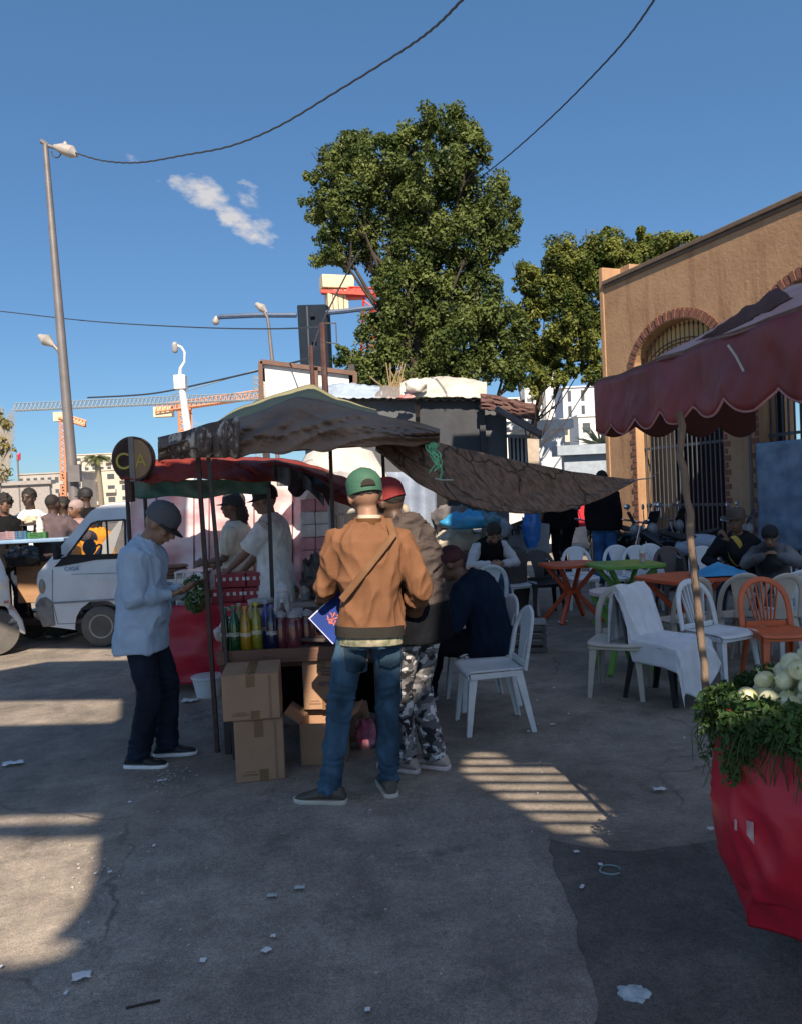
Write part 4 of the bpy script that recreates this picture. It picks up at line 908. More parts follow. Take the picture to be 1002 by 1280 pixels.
bottle(294, 4.93, .31, .036, (.005,.06,.02), (.02,.2,.08), 'dark-green bottle second from the post')
bottle(308, 4.93, .3, .036, (.3,.17,.005), (.35,.28,.05), 'yellow bottle with yellow cap on the cart')
bottle(322, 4.95, .32, .036, (.2,.19,.015), (.5,.4,.03), 'olive-yellow bottle with bright yellow cap')
bottle(301, 5.1, .3, .034, (.15,.17,.03), (.35,.35,.3), 'pale-green bottle in the second row')
bottle(316, 5.12, .3, .034, (.3,.26,.05), (.4,.4,.35), 'lemon bottle in the second row')
bottle(341, 4.95, .3, .036, (.012,.014,.05), (.1,.12,.35), 'navy-blue bottle right of the yellow ones')
bottle(334, 5.1, .31, .034, (.05,.06,.25), (.4,.42,.6), 'blue bottle behind the navy one')
bottle(355, 5.12, .31, .034, (.1,.03,.03), (.6,.6,.6), 'reddish bottle behind the glass jars')
def jar(px, y, h, r, col, capc, label, z=None, cat='jar'):
    p = P(px, 790, y); t = empty('glass_jar', (p.x, y, ztop if z is None else z), 0, label, cat, 'jars on the drinks cart')
    MB().lathe([(.001,0),(r,0),(r*1.03,.02),(r*1.03,h*.6),(r*.9,h*.78),(r*.7,h*.84),(.001,h*.84)], n=20).build('jar_body', mat('jar_'+label.replace(' ', '')[:9], col, .12, var=.3, scale=15, bump=0, spec=.8), t)
    MB().lathe([(.001,h*.845),(r*.78,h*.845),(r*.78,h*.93),(r*.4,h*.96),(r*.25,h),(.001,h)], n=18).build('lid', mat('lid_'+label.replace(' ', '')[:9], capc, .35), t)
jar(352, 5.0, .25, .05, (.11,.025,.03), (.35,.36,.4), 'left big jar of dark red fruit')
jar(368, 4.97, .25, .052, (.14,.03,.04), (.4,.4,.42), 'second big jar of red fruit in the middle')
jar(385, 5.02, .25, .05, (.1,.03,.03), (.3,.3,.34), 'third big jar right of the red fruit')
jar(355, 5.35, .4, .06, (.4,.4,.42), (.6,.62,.65), 'tall pale canister behind the jars')
random.seed(31)
SG_ = [((.12,.02,.03),(.5,.5,.52)),((.3,.28,.26),(.12,.14,.4)),((.35,.05,.04),(.6,.6,.6)),((.05,.04,.05),(.5,.1,.08)),((.4,.3,.1),(.6,.6,.55))]
for r_ in range(2):
    for k in range(11):
        px = 284+k*13+r_*5; y = 5.24+.16*r_; h = random.uniform(.08,.15); cc = SG_[(k*2+r_) % 5]; q = P(px, 790, y)
        t = empty('small_jar', (q.x, y, ztop), 0, 'small lidded jar in the crowded rows behind the bottles', 'jar', 'small jars behind the bottles')
        MB().lathe([(.001,0),(.03,0),(.032,h*.8),(.02,h*.86),(.001,h*.86)], n=14).build('jar_body', mat('sj%d' % SG_.index(cc), cc[0], .15, var=.3, scale=25, spec=.8), t)
        MB().lathe([(.001,h*.865),(.027,h*.865),(.027,h),(.001,h)], n=14).build('lid', mat('sl%d' % SG_.index(cc), cc[1], .4), t)
# bucket tin, spoons tray etc.
p = P(327, 775, 5.5); t = empty('paint_tin', (p.x, 5.5, ztop), 0, 'white tin with black bands standing on a red tin', 'tin')
MB().lathe([(.001,0),(.085,0),(.085,.13),(.001,.13)], n=24).build('lower_tin', mat('tin_red', (.35,.03,.03), .4, scale=18, col2=(.6,.5,.5)), t)
MB().lathe([(.001,.132),(.088,.132),(.088,.25),(.092,.255),(.092,.27),(.001,.27)], n=24).build('upper_tin', mat('tin_white', (.5,.5,.48), .4), t)
MB().lathe([(.0895,.14),(.0895,.165)], n=24).build('band', DKM, t); MB().lathe([(.0895,.22),(.0895,.245)], n=24).build('band', DKM, t)
for k, (px, y, w_) in enumerate(((390,5.0,.3),(405,5.05,.34),(398,4.95,.26))):
    p = P(px, 800, y); o = MB().box((0,0,.012), (w_,.09,.022)).box((w_*.2,0,.028), (w_*.5,.03,.012)).build('tray', mat('tray_dark', (.05,.035,.035), .3, dirt=.5, dirtcol=(.25,.2,.18)), bevel=.004)
    o.location = (p.x, y, ztop+.026*k); o.rotation_euler[2] = .25-.3*k; tag(o, ('dark tray right of the jars at the bottom', 'dark tray lying crosswise in the tray pile', 'topmost dark tray of the pile beside the jars')[k], 'tray', 'trays on the drinks cart')
b = MB()
CW = [(.5,.03,.02),(.6,.45,.35),(.1,.06,.05),(.5,.2,.02),(.55,.5,.5),(.02,.02,.02)]
random.seed(3)
for k in range(16):
    px = 372+random.random()*55; y = 5.25+random.random()*.4; p = P(px, 770, y)
    c = CW[k % 6]; o = bagmesh(.05,.035,.05, k, 20, .3).build('snack_packet', mat('packet%d' % (k % 6), c, .35, scale=30, col2=CW[(k+3) % 6], bump=.3)); o.location = (p.x, y, ztop+.03*(k % 3)); o.rotation_euler = (random.random(), 0, random.random()*3)
    tag(o, 'small coloured snack packet heaped on the right end of the drinks cart', 'packet', 'snack packets heaped on the drinks cart')
for k in range(9):
    px = 276+k*9; y = 5.3+.1*(k % 3); p = P(px, 770, y); o = bagmesh(.055,.05,.06, k+30, 16, .3).build('paper_packet', mat('pk%d' % (k % 3), ((.5,.45,.42),(.35,.3,.3),(.45,.1,.1))[k % 3], .5, scale=20, col2=(.6,.58,.55), bump=.3)); o.location = (p.x, y, ztop+.02+.04*(k % 2)); tag(o, 'crumpled pale packet behind the bottles on the cart', 'packet', 'pale packets behind the bottles')
# held blue box
c1, c2_, c3 = P(385,773,4.22), P(414,806,4.2), P(437,724,4.3)
ex = (c3-c1); ey = (c2_-c1); wx, wy = ex.length, ey.length*1.0; ex.normalize(); ey = (ey-ex*ey.dot(ex)).normalized(); ez = ex.cross(ey)
if ez.y > 0: ez = -ez
wy = .2; wx = .34
BM_ = Matrix((ex, ey, ez)).transposed().to_4x4(); BM_.translation = c1+ex*wx/2+ey*wy/2-ez*.03
t = empty('blue_box'); t.matrix_world = BM_; tag(t, 'flat blue box with red emblem held by the man in rust jacket', 'box')
MB().box((0,0,0), (wx, wy, .06)).build('box_body', mat('blue_print', (.01,.035,.2), .6, bump=0, spec=.15), t, bevel=.002)
MB().box((0,-wy/2+.006,.031), (wx*.99,.006,.002)).build('white_line', mat('white_print', (.5,.52,.6), .4), t); MB().box((-wx/2+.005,0,.0312), (.004,wy*.98,.002)).build('white_line', mat('white_print', (.5,.52,.6), .4), t)
em = MB()
for k in range(14):
    a1 = random.random()*6.3; r1 = random.random()*.03; em.bar((-.07+math.cos(a1)*r1, .0+math.sin(a1)*r1, .0325), (-.07+math.cos(a1+1.2)*.035, math.sin(a1+1.2)*.04, .0325), .006, .001)
em.build('emblem', mat('red_emblem', (.45,.08,.05), .4), t, smooth=False)
MB().box((-.09, wy*.33, .0325), (.05,.012,.001), Matrix.Rotation(R(8), 3, 'Z')).build('white_lettering', mat('white_print', (.5,.52,.6), .4), t)
# ------------------------------------------------------------------ second stall
def PX(px, py, y, o): return P(px, py, y)-o
RC = cloth('red_canvas', (.22,.042,.034), scale=4, bump=.3, bscale=30, rough=.6, dirt=.3, dirtcol=(.12,.03,.02)); GC = cloth('green_canvas', (.09,.19,.155), scale=5, dirt=.5, dirtcol=(.3,.32,.28))
so2 = V((X(270,600,6.9), 7.0, 0)); st = empty('salad_stall', so2, 0, 'food stall with red and green canopy in front of the plastic curtain', 'stall')
def redroof(u, v):
    px = 150+(300)*u; a1 = P(px, interp([(150,583),(200,573),(270,570),(340,576),(400,590),(450,612)], u)[1], 6.4); b1 = P(px, interp([(150,600),(200,599),(270,597),(340,600),(400,612),(450,640)], u)[1], 6.15)
    c1 = a1+V((0,.6,.06))
    p = (b1.lerp(a1, v*2) if v < .5 else a1.lerp(c1, v*2-1)); p.z += .03*nz((u*12, v*3, 0))-.02*abs(math.sin(u*9)); p.y += .05*nz((u*9, v*2, 3))+.09*(ridge(V((u*10+v*3, v*3, 3)))-.4); return p-so2
g = MB(); g.grid(redroof, 70, 16); g.build('red_canopy', RC, st, solid=.006, ang=70)
def ragr(u, v):
    x1, y1 = interp([(360,590),(385,592),(400,600),(412,610)], u); p = P(x1, y1+(22+10*math.sin(u*7))*v*(1-.2*u), 6.1-.1*v+.05*math.sin(u*12+v*3)); return p-so2
g = MB(); g.grid(ragr, 24, 12); g.build('hanging_rag', mat('dark_red_rag', (.11,.03,.03), .7, col2=(.03,.025,.03), scale=5), st, solid=.005)
def rag2(u, v):
    x1, y1 = interp([(342,584),(362,588),(385,600),(405,625)], u); p = P(x1, y1-4+(18+6*math.sin(u*5))*v, 6.0+.04*math.sin(u*15)); return p-so2
g = MB(); g.grid(rag2, 24, 12); g.build('black_flap', mat('black_rag', (.03,.03,.04), .5, scale=6, col2=(.08,.08,.1)), st, solid=.005)
def greenv(u, v):
    p = P(160+(338-160)*u, 596+(4*math.sin(u*3))+(25+2*math.sin(u*15)-7*u)*v, 6.75+.05*nz((u*10, v*2, 0))); return p-so2
g = MB(); g.grid(greenv, 50, 8); g.build('green_valance', GC, st, solid=.006)
CU = mat('curtain_plastic', (.84,.8,.81), .5, scale=2.6, col2=(.7,.36,.4), bump=.35, bscale=6, var=.05, detail=3, stretch=(1,1,1.6))
def curt(u, v):
    p = P(163+(414-163)*u, 608+(758-608)*v, 7.9+.06*math.sin(u*26+v*2)+.05*nz((u*6, v*6, 2))); return p-so2
g = MB(); g.grid(curt, 110, 40); g.build('curtain', CU, st, solid=.004, ang=80)
for px in (196, 243, 262, 318, 366, 392):
    u_ = (px-163)/(414-163); MB().tube([curt(u_, k/12)-V((0,.012,0)) for k in range(13)], .008, 5).build('curtain_seam', mat('seam_mauve', (.2,.1,.12), .7), st)
for px, y in ((158,6.3),(180,6.9),(300,7.6),(412,6.6)):
    a1 = P(px, 592, y); MB().tube([V((a1.x, y, 0))-so2, a1-so2], .018 if px != 412 else .03, 8).build('stall_post', DKM if px != 412 else mat('pale_post', (.35,.38,.42), .6), st)
# counter
cx0, cx1 = X(206,790,6.75), X(440,790,6.75)
MB().box(V(((cx0+cx1)/2, 7.0, .70))-so2, (cx1-cx0-.02, .72, .04)).build('counter', mat('counter', (.35,.3,.28), .6, dirt=.4), st, bevel=.005)
RP = mat('red_vinyl', (.42,.012,.035), .38, scale=3, var=.2, bump=.2, bscale=12, dirt=.25, dirtcol=(.2,.06,.07))
def redcl(u, v):
    x = (cx0-.02)+(1.0)*u; y = 6.62+.02*math.sin(u*14)+.05*nz((u*4, v*4, 8)); z = .75-(.70)*v+.03*math.sin(u*5)*(v > .95); return V((x-.06*v*(1-u), y-.04*v, z))-so2
g = MB(); g.grid(redcl, 30, 24); g.build('red_cloth', RP, st, solid=.006)
def redcs(u, v):
    return V((cx0-.03-.05*v+.02*nz((u*4, v*4, 1)), 6.62+.75*u, .75-.68*v))-so2
g = MB(); g.grid(redcs, 14, 20); g.build('red_cloth', RP, st, solid=.006)
# glass cabinet with salads + goods
gc = empty('display_case', (X(234,740,6.6), 6.85, .72), 0, 'small glass display case of salads on the second stall', 'display case')
for x_ in (-.13,.13):
    for y_ in (-.12,.12): MB().box((x_, y_, .15), (.014,.014,.3)).build('frame_post', mat('alu', (.6,.6,.62), .35), gc)
MB().box((0,0,.305), (.28,.26,.012)).build('top', mat('alu', (.6,.6,.62), .35), gc); MB().box((0,-.125,.15), (.25,.003,.28)).build('pane', glass_mat('case_glass', (.8,.85,.85), .2), gc)
bagmesh(.11,.1,.06, 2, 18, .3).build('salad', mat('salad', (.35,.38,.2), .6, scale=30, col2=(.5,.5,.42)), gc)
# herbs helper
def leafmat(n, c, c2, tr=.25): return mat(n, c, .55, scale=3, col2=c2, var=.2, bump=0, trans=tr)
HERB = leafmat('herb_leaf', (.035,.085,.018), (.09,.17,.04))
def leafcloud(mb, c, rad, n, size, squash=.5, droop=0, shape=None):
    for _ in range(n):
        while True:
            q = V((random.uniform(-1,1), random.uniform(-1,1), random.uniform(-1,1)))
            if q.length < 1: break
        q = q.normalized()*(q.length**.45)
        p = V(c)+V((q.x*rad[0], q.y*rad[1], q.z*rad[2]))
        leaf(mb, p, q, size)
def leaf(mb, p, nrm, size, el=1.0):
    nrm = (V(nrm)+V((random.gauss(0,.7), random.gauss(0,.7), random.gauss(0,.7)+.25))); nrm.normalize()
    a = nrm.orthogonal().normalized(); a = Matrix.Rotation(random.random()*6.28, 3, nrm) @ a; b = nrm.cross(a); s_ = size*random.uniform(.45,1.45)
    mb.add([p-a*s_*.5*el, p+b*s_*.3+nrm*s_*.07, p+a*s_*.55*el, p-b*s_*.3+nrm*s_*.07], [(0,1,2,3)])
hb = MB(); c = P(246, 742, 6.35); leafcloud(hb, (0,0,0), (.12,.1,.16), 420, .045); o = hb.build('herb_bunch', HERB, smooth=False, recalc=False); o.location = c; tag(o, 'bunch of green herbs hanging at the corner of the second stall', 'herbs')
# red can cartons
random.seed(11)
CR_ = mat('carton_red', (.33,.025,.04), .4, scale=10); LW = mat('label_white', (.7,.66,.66), .5)
for k in range(2):
    for j in range(2):
        p = P(266+j*41, 735, 6.2); t = empty('can_carton', (p.x+.03*k, 6.85+.0, .74+.13*k), 0, ('lower left', 'lower right', 'upper left', 'upper right')[2*k+j]+' red carton with white squares on the second stall', 'carton', 'red cartons on the second stall')
        MB().box((0,0,.062), (.285,.22,.122)).build('carton_body', CR_, t, bevel=.004)
        for q in range(5): MB().box((-.115+q*.057, -.1115, .075), (.026,.002,.03)).build('white_square', LW, t)
for k in range(12):
    p = P(214+k*17, 735, 6.9); y = 6.75+.2*random.random(); r_ = random.uniform(.05,.07); t = empty('food_bowl', (p.x, y-.0, .73), 0, 'small bowl of food on the second stall counter', 'bowl', 'bowls on the second stall counter')
    if 265 < 214+k*17 < 345: t.location.y = 7.15
    MB().lathe([(.001,0),(r_*.6,0),(r_,.06),(r_*.95,.06),(.001,.03)], n=16).build('bowl', mat('bowl_steel', (.45,.45,.46), .3, metal=.6), t)
    bagmesh(r_*.8, r_*.8, .05, k, 30, .3).build('food', mat('food%d' % (k % 4), ((.3,.25,.1),(.1,.2,.04),(.4,.35,.3),(.35,.08,.04))[k % 4], .6, scale=40), t).location.z = .03
p = P(397, 745, 6.9); o = bagmesh(.14,.1,.2, 7, 12, .4).build('dark_utensils', mat('black_pile', (.02,.018,.02), .4, scale=14, col2=(.12,.09,.08))); o.location = (p.x, 6.85, .73); tag(o, 'dark heap of hanging utensils beside the white polo vendor', 'utensils')
p = P(215, 735, 6.9); t = empty('shelf_stack', (X(214,700,7.1), 7.1, .73), 0, 'stack of brown flat breads behind the blue shirt man', 'bread')
for k in range(4): MB().lathe([(.001,0),(.12,.004),(.13,.015),(.11,.028),(.001,.03)], (.01*k, 0, .22+.03*k), 18).build('flat_bread', mat('bread', (.25,.13,.09), .8), t)
MB().box((0,0,.11), (.28,.26,.215)).build('bread_box', mat('alu', (.6,.6,.62), .35), t)
PKS = [mat('pack_pink', (.7,.35,.4), .5, scale=8), mat('pack_white', (.8,.78,.78), .5, scale=8)]
MB().box((0,0,.35), (.34,.3,.7)).build('pack_shelf', mat('counter', (.35,.3,.28), .6), None); sh_ = bpy.data.objects['pack_shelf']; sh_.location = (X(400,700,7.55), 7.55, .3); tag(sh_, 'low plain cupboard carrying the pink and white packs', 'cupboard')
for r_ in range(5):
    for c in range(2):
        q = P(386+19*c, 700-17*r_, 7.5); o = MB().box((0,0,.0), (.142,.2,.118)).build('goods_pack', PKS[(r_//2) % 2], bevel=.008); o.location = (q.x+.004*((r_*7) % 3), 7.5, 1.065+.123*r_); tag(o, '%s %s pack in the stack behind the polo shirt vendor, row %s' % (('left', 'right')[c], ('pink', 'white')[(r_//2) % 2], ('one from the bottom', 'two from the bottom', 'three from the bottom', 'four from the bottom', 'at the top')[r_]), 'pack', 'packs stacked behind the polo shirt vendor')
# white bucket on the ground, crumpled papers
p = G(266, 860); t = empty('bucket', (p.x+.03, 6.45, 0), 0, 'white plastic bucket at the foot of the red draped stall', 'bucket'); MB().lathe([(.001,0),(.1,0),(.13,.16),(.125,.16),(.098,.01),(.001,.01)], n=22).build('pail', PW, t); MB().lathe([(.131,.15),(.137,.155),(.137,.17),(.13,.172)], n=22).build('rim', PW, t)
# round sign
so3 = P(168, 574, 6.2); t = empty('round_sign', so3, R(-12), 'round brown sign with letter C and A standing above the second stall', 'sign')
MX = Matrix.Rotation(PI/2, 3, 'X')
MB().lathe([(.001,-.03),(.175,-.03),(.18,-.02),(.18,.02),(.175,.03),(.001,.03)], (0,0,0), 36, MX).build('disc', mat('sign_brown', (.09,.055,.035), .5, scale=8, col2=(.16,.1,.06)), t)
MB().lathe([(.165,.03),(.182,.034),(.182,.02)], (0,0,0), 36, MX).build('rim', RUST, t)
MB().box((.0,-.034,0), (.045,.01,.36)).build('centre_bar', mat('sign_bar', (.2,.17,.15), .5), t)
h_ = MB(); h_.prism([(.16*math.cos(a), .16*math.sin(a)) for a in [R(-90)+R(180)*k/16 for k in range(17)]], -.033, -.031); h_.build('right_field', mat('sign_tan', (.3,.17,.08), .5, scale=8), t).location.x = .012
text('C', .19, mat('sign_yellow', (.45,.34,.05), .5), t, Matrix.Translation((-.085,-.034,-.02)) @ Matrix.Rotation(PI/2, 4, 'X'), 'letter')
text('A', .15, mat('sign_yellow', (.45,.34,.05), .5), t, Matrix.Translation((.08,-.036,-.02)) @ Matrix.Rotation(PI/2, 4, 'X'), 'letter')
MB().bar((-.05,0,-.17), (-.06,.02,-.34), .05).build('bracket', RUST, t)
# parasol (white)
uo = P(424, 590, 7.9); t = empty('parasol', V((uo.x, 7.9, 0)), 0, 'tilted white parasol behind the rust jacket man', 'parasol'); 
NS = 8
def para(u, v):
    a = 2*PI*u; r_ = .5*v; seg = (u*NS) % 1; z = .38*(1-v**1.5)-.05*v*math.sin(PI*seg); q = V((math.cos(a)*r_*(1-.05*v*math.sin(PI*seg)), math.sin(a)*r_*(1-.05*v*math.sin(PI*seg)), z)); return Matrix.Rotation(R(48), 3, 'X') @ q + V((0,-.05,uo.z-.06))
g = MB(); g.grid(para, 96, 14); g.build('canopy', mat('parasol_white', (.8,.77,.72), .6, scale=3, trans=.35, bump=.2, bscale=12), t, solid=.003, ang=25)
MB().tube([(0,0,0),(0,.12,uo.z-.1)], .018, 8).build('pole', PW, t)
def shp(u, v):
    A, B, C_, D = P(345,588,7.4), P(450,556,8.2), P(410,612,7.0), P(470,600,7.6)
    p = A.lerp(B, u).lerp(C_.lerp(D, u), v); p.z += .05*nz((u*6, v*6, 0)); return p
g = MB(); g.grid(shp, 24, 14); tag(g.build('grey_tarp', mat('grey_white_tarp', (.55,.52,.5), .6, scale=4, col2=(.25,.24,.25), bump=.3), solid=.005), 'pale grey tarp stretched left of the white parasol', 'tarp')
o = MB().grid(lambda u, v: P(470+(545-470)*u, 590+(680-590)*v, 10.4+.08*math.sin(u*14)), 20, 10).build('blue_grey_tarp', mat('blue_grey_tarp', (.24,.29,.38), .6, bump=.3), solid=.01); tag(o, 'blue-grey tarp hanging behind the man in puffer jacket', 'tarp')
o = MB().grid(lambda u, v: P(405+(560-405)*u, 600+(760-600)*v, 10.9+.05*math.sin(u*24)), 20, 10).build('dark_backdrop', mat('dark_back', (.015,.014,.018), .8), solid=.01); tag(o, 'black tarp wall behind the parasol', 'tarp')
# ------------------------------------------------------------------ van
VP = mat('van_silver', (.6,.62,.66), .35, metal=.15, scale=3, var=.06, bump=.02, dirt=.25, dirtcol=(.26,.24,.22)); BLK = mat('rubber_black', (.018,.018,.02), .8, dirt=.5, dirtcol=(.1,.09,.08)); VG = glass_mat('car_glass', (.1,.12,.13), .16)
VY = 8.95
def VZ(px, py):
    p = P(px, py, VY); return (p.x, p.z)
van = empty('minivan', (VZ(230,700)[0], VY+.72, 0), 0, 'silver-grey old microvan with a scuffed front parked at left', 'van'); vo_ = V(van.location)
def vf(x, y, z):  # taper in towards the roof
    k = max(0, (z-.95))*.14; side_ = 1 if y > 0 else -1
    return V((x, vo_.y+y*(.72-k*1.0)/.72, z))-vo_
prof_px = [(54,782),(44,757),(46,748),(50,742),(46,728),(48,716),(58,704),(104,646),(112,638),(122,633),(140,630),(170,628)]
prof = [VZ(*p) for p in prof_px]; xe = VZ(400,640)[0]; rt_z = prof[-1][1]
prof += [(xe-.15, rt_z+.02), (xe, rt_z-.1), (xe+.05,.5), (xe+.02,.22)]
wc = VZ(126, 783); wr = .30
wx_, wz_ = wc[0], .245
xb = wx_+1.95
prof += [(xb+wr, .22)] + [(xb+wr*math.cos(a), max(.22, .26+wr*math.sin(a))) for a in [PI*k/8 for k in range(9)]] + [(wx_+wr, .22)] + [(wx_+wr*math.cos(a), max(.22, .26+wr*math.sin(a))) for a in [PI*k/8 for k in range(9)]] + [(wx_-wr, .22)]
win = [VZ(*p) for p in ((84,695),(112,655),(120,652),(154,650),(157,693))]; win2 = [(wx_+.55, rt_z-.14), (xe-.25, rt_z-.14), (xe-.25, rt_z-.55), (wx_+.5, rt_z-.55)]
# rotate window order
farw = [(wx_-.36,.98),(wx_-.12,rt_z-.16),(xe-.3,rt_z-.16),(xe-.3,.98)]
for sy, nm in ((-1,'side_panel'),(1,'side_panel')):
    b = MB(); b.prism(prof, sy*.72, sy*.70, f=vf, holes=[win, win2] if sy < 0 else [farw]); b.build(nm, VP, van, smooth=False)
sk_ = MB(); pr2 = prof[:16]; rings = []
for x, z in pr2: rings.append([vf(x, -.72+.02+1.40*j/10, z)+V((-.05*math.sin(PI*j/10) if x < wx_+.3 else 0, 0, .03*math.sin(PI*j/10) if z > 1.5 else 0)) for j in range(11)])
ws = [i for i in range(len(pr2)) if 6 <= i <= 7]
b = MB(); b.loft(rings[:7], cap=False, closed=False); b.build('nose', VP, van, solid=.01)
b = MB(); b.loft(rings[7:], cap=False, closed=False); b.build('roof', VP, van, solid=.01)
b = MB(); b.loft(rings[6:8], cap=False, closed=False); b.build('windscreen', VG, van)
b = MB(); b.box(V(((wx_+xe)/2+.3, vo_.y, .3))-vo_, (xe-wx_-.9,1.35,.06)); b.box(V((wx_+.1, vo_.y, .62))-vo_, (.9,1.36,.04)); b.build('chassis', BLK, van)
for w_, sy in ((win, -1), (farw, 1)): MB().prism(w_, sy*.712, sy*.708, f=vf).build('window', VG, van)
b = MB()
for i in range(len(win)):
    a1, b1 = win[i], win[(i+1) % len(win)]; b.bar(vf(a1[0], -.722, a1[1]), vf(b1[0], -.722, b1[1]), .022)
b.bar(vf(win[3][0]-.22, -.722, win[3][1]), vf(win[3][0]-.2, -.722, win[4][1]+.0), .018); b.build('window_rubber', BLK, van)
sil = [VZ(*p) for p in ((84,695),(157,693),(157,698),(120,700),(82,707),(68,709),(78,697))]
MB().prism(sil, -.726, -.722, f=vf).build('black_sill', BLK, van)
dl = MB(); dp = [VZ(*p) for p in ((66,712),(66,752),(73,780),(96,779))]
for i in range(len(dp)-1): dl.bar(vf(dp[i][0], -.7215, dp[i][1]), vf(dp[i+1][0], -.7215, dp[i+1][1]), .007)
dl.bar(vf(*(VZ(64,754)[0], -.7225, VZ(64,754)[1])), vf(VZ(216,745)[0], -.7225, VZ(216,745)[1]), .014, .02); dl.bar(vf(VZ(90,718)[0], -.7215, VZ(90,718)[1]), vf(VZ(216,714)[0], -.7215, VZ(216,714)[1]), .006); dl.build('door_seam', mat('seam', (.2,.2,.21), .6), van)
bp_ = [VZ(*p) for p in ((44,757),(50,748),(58,746),(66,752),(70,782),(54,784))]
MB().prism(bp_, -.735, -.60, f=vf).build('bumper_corner', mat('scuffed_bumper', (.2,.19,.18), .7, scale=14, dirt=.7, dirtcol=(.05,.045,.04)), van, bevel=.015)
b = MB(); x0, z0_ = VZ(46,766); b.box(V((x0-.01, vo_.y, z0_))-vo_, (.1,1.25,.2)); b.build('bumper', mat('scuffed_bumper', (.2,.19,.18), .7), van, bevel=.03)
hl_ = VZ(53, 733); b = MB(); b.ell(V((hl_[0], VY+.06, hl_[1]))-vo_, (.055,.09,.12), n=18); b.build('headlight', mat('lamp_glass', (.3,.26,.22), .15), van)
b = MB(); b.ell(V((hl_[0], VY+1.38, hl_[1]))-vo_, (.055,.09,.12), n=18); b.build('headlight', mat('lamp_glass', (.3,.26,.22), .15), van)
mr_ = VZ(80,694); b = MB(); b.box(V((mr_[0]-.03, VY-.1, mr_[1]+.06))-vo_, (.05,.13,.2)); b.bar(V((mr_[0], VY, mr_[1]))-vo_, V((mr_[0]-.03, VY-.08, mr_[1]))-vo_, .02); b.build('mirror', BLK, van, bevel=.015)
for wx1 in (wx_, xb):
    for yy in (VY+.09, VY+1.35):
        c = V((wx1, yy, wz_))-vo_; MY = Matrix.Rotation(PI/2, 3, 'X')
        b = MB(); b.lathe([(.14,-.075),(.2,-.08),(.235,-.065),(.245,0),(.235,.065),(.2,.08),(.14,.075)], c, 36, MY); wh = b.build('wheel', mat('tyre_dusty', (.1,.095,.088), .9, dirt=.6, dirtcol=(.16,.145,.13)), van)
        b = MB(); b.lathe([(.01,.02),(.05,.035),(.06,.01),(.1,.012),(.115,.05),(.125,.077),(.142,.079),(.142,-.07),(.01,-.07)], c, 30, MY); rm = b.build('rim', mat('rim_steel', (.3,.29,.27), .5, metal=.3, dirt=.4), wh)
        b = MB(); b.lathe([(.01,.03),(.1,.03),(.108,.018)], c, 30, MY); b.build('hub_shadow', BLK, rm)
# seats
for px in (92, 146):
    x1, z1 = VZ(px, 690); b = MB(); b.box(V((x1+.05, VY+.35, z1-.3))-vo_, (.14,.42,.46)); b.ell(V((x1+.05, VY+.35, z1+.03))-vo_, (.07,.13,.1)); b.build('seat', mat('seat_cloth', (.02,.02,.024), .9), van, bevel=.02)
x1, z1 = VZ(86, 697); b = MB(); b.tube([V((x1+.16+.07*math.cos(a), VY+.35+.17*math.sin(a), z1+.0+.12*math.cos(a)))-vo_ for a in [2*PI*k/20 for k in range(21)]], .012, 6); b.build('steering_wheel', BLK, van)
text('CASA', .07, mat('decal_blue', (.16,.3,.45), .5), van, Matrix.Translation(V((VZ(90,711)[0], VY-.005, VZ(90,711)[1]))-vo_) @ Matrix.Rotation(PI/2, 4, 'X'), 'door_lettering')
MB().prism([VZ(*p) for p in ((94,704),(99,703),(99,709),(96,710))], -.7235, -.7225, f=vf).build('sticker', mat('white_print', (.5,.52,.6), .4), van)
# white car at the left edge
WC = mat('car_white', (.68,.68,.66), .3, scale=3, var=.04, bump=0, dirt=.2, dirtcol=(.4,.37,.33)); CYY = 8.75
def cz(px, py): p = P(px, py, CYY); return (p.x, p.z)
car = empty('white_car', (cz(12,700)[0], CYY, 0), R(30), 'white car whose front end enters at the left edge', 'car'); co = V(car.location)
nose = [cz(*p) for p in ((-14,674),(-4,684),(6,706),(12,730),(14,752),(12,772),(5,781))]
xr_ = nose[0][0]; wxc = cz(-4, 780)[0]-.0
body_ = nose + [(wxc+.32,.2)]+[(wxc+.31*math.cos(a), .27+.31*math.sin(a)) for a in [PI*k/8 for k in range(9)]]+[(wxc-2.1,.2)]+[(wxc-2.41+.31*math.cos(a), .27+.31*math.sin(a)) for a in [PI*k/8 for k in range(9)]]+[(wxc-3.2,.25),(wxc-3.25,.9),(wxc-3.0,1.4),(wxc-1.4,1.45),(wxc-.7,.98)]
def cf(x, y, z): return V((x, CYY+.75+y*(1-.12*max(0, z-.9)), z))-co
MB().prism(body_, -.75, .75, f=cf).build('body', WC, car, smooth=False, bevel=.05)
MB().prism([(wxc-2.85,1.32),(wxc-1.45,1.36),(wxc-.9,1.02),(wxc-2.85,1.0)], -.758, -.752, f=cf).build('window', VG, car)
for k, (a_, b_) in enumerate((((3,712),(9,742)),)):
    p1, p2 = cz(*a_), cz(*b_); MB().ell(V(((p1[0]+p2[0])/2-.03, CYY+.06, (p1[1]+p2[1])/2))-co, (.09,.1,.12)).build('headlight', mat('lamp_clear', (.75,.72,.68), .1), car)
MB().box(V((cz(9,752)[0], CYY-.008, cz(9,752)[1]))-co, (.05,.02,.03)).build('indicator', mat('indicator', (.5,.15,.1), .3), car)
MB().box(V((cz(8,765)[0]-.05, CYY+.5, cz(8,765)[1]))-co, (.16,.8,.04)).build('bumper_line', BLK, car)
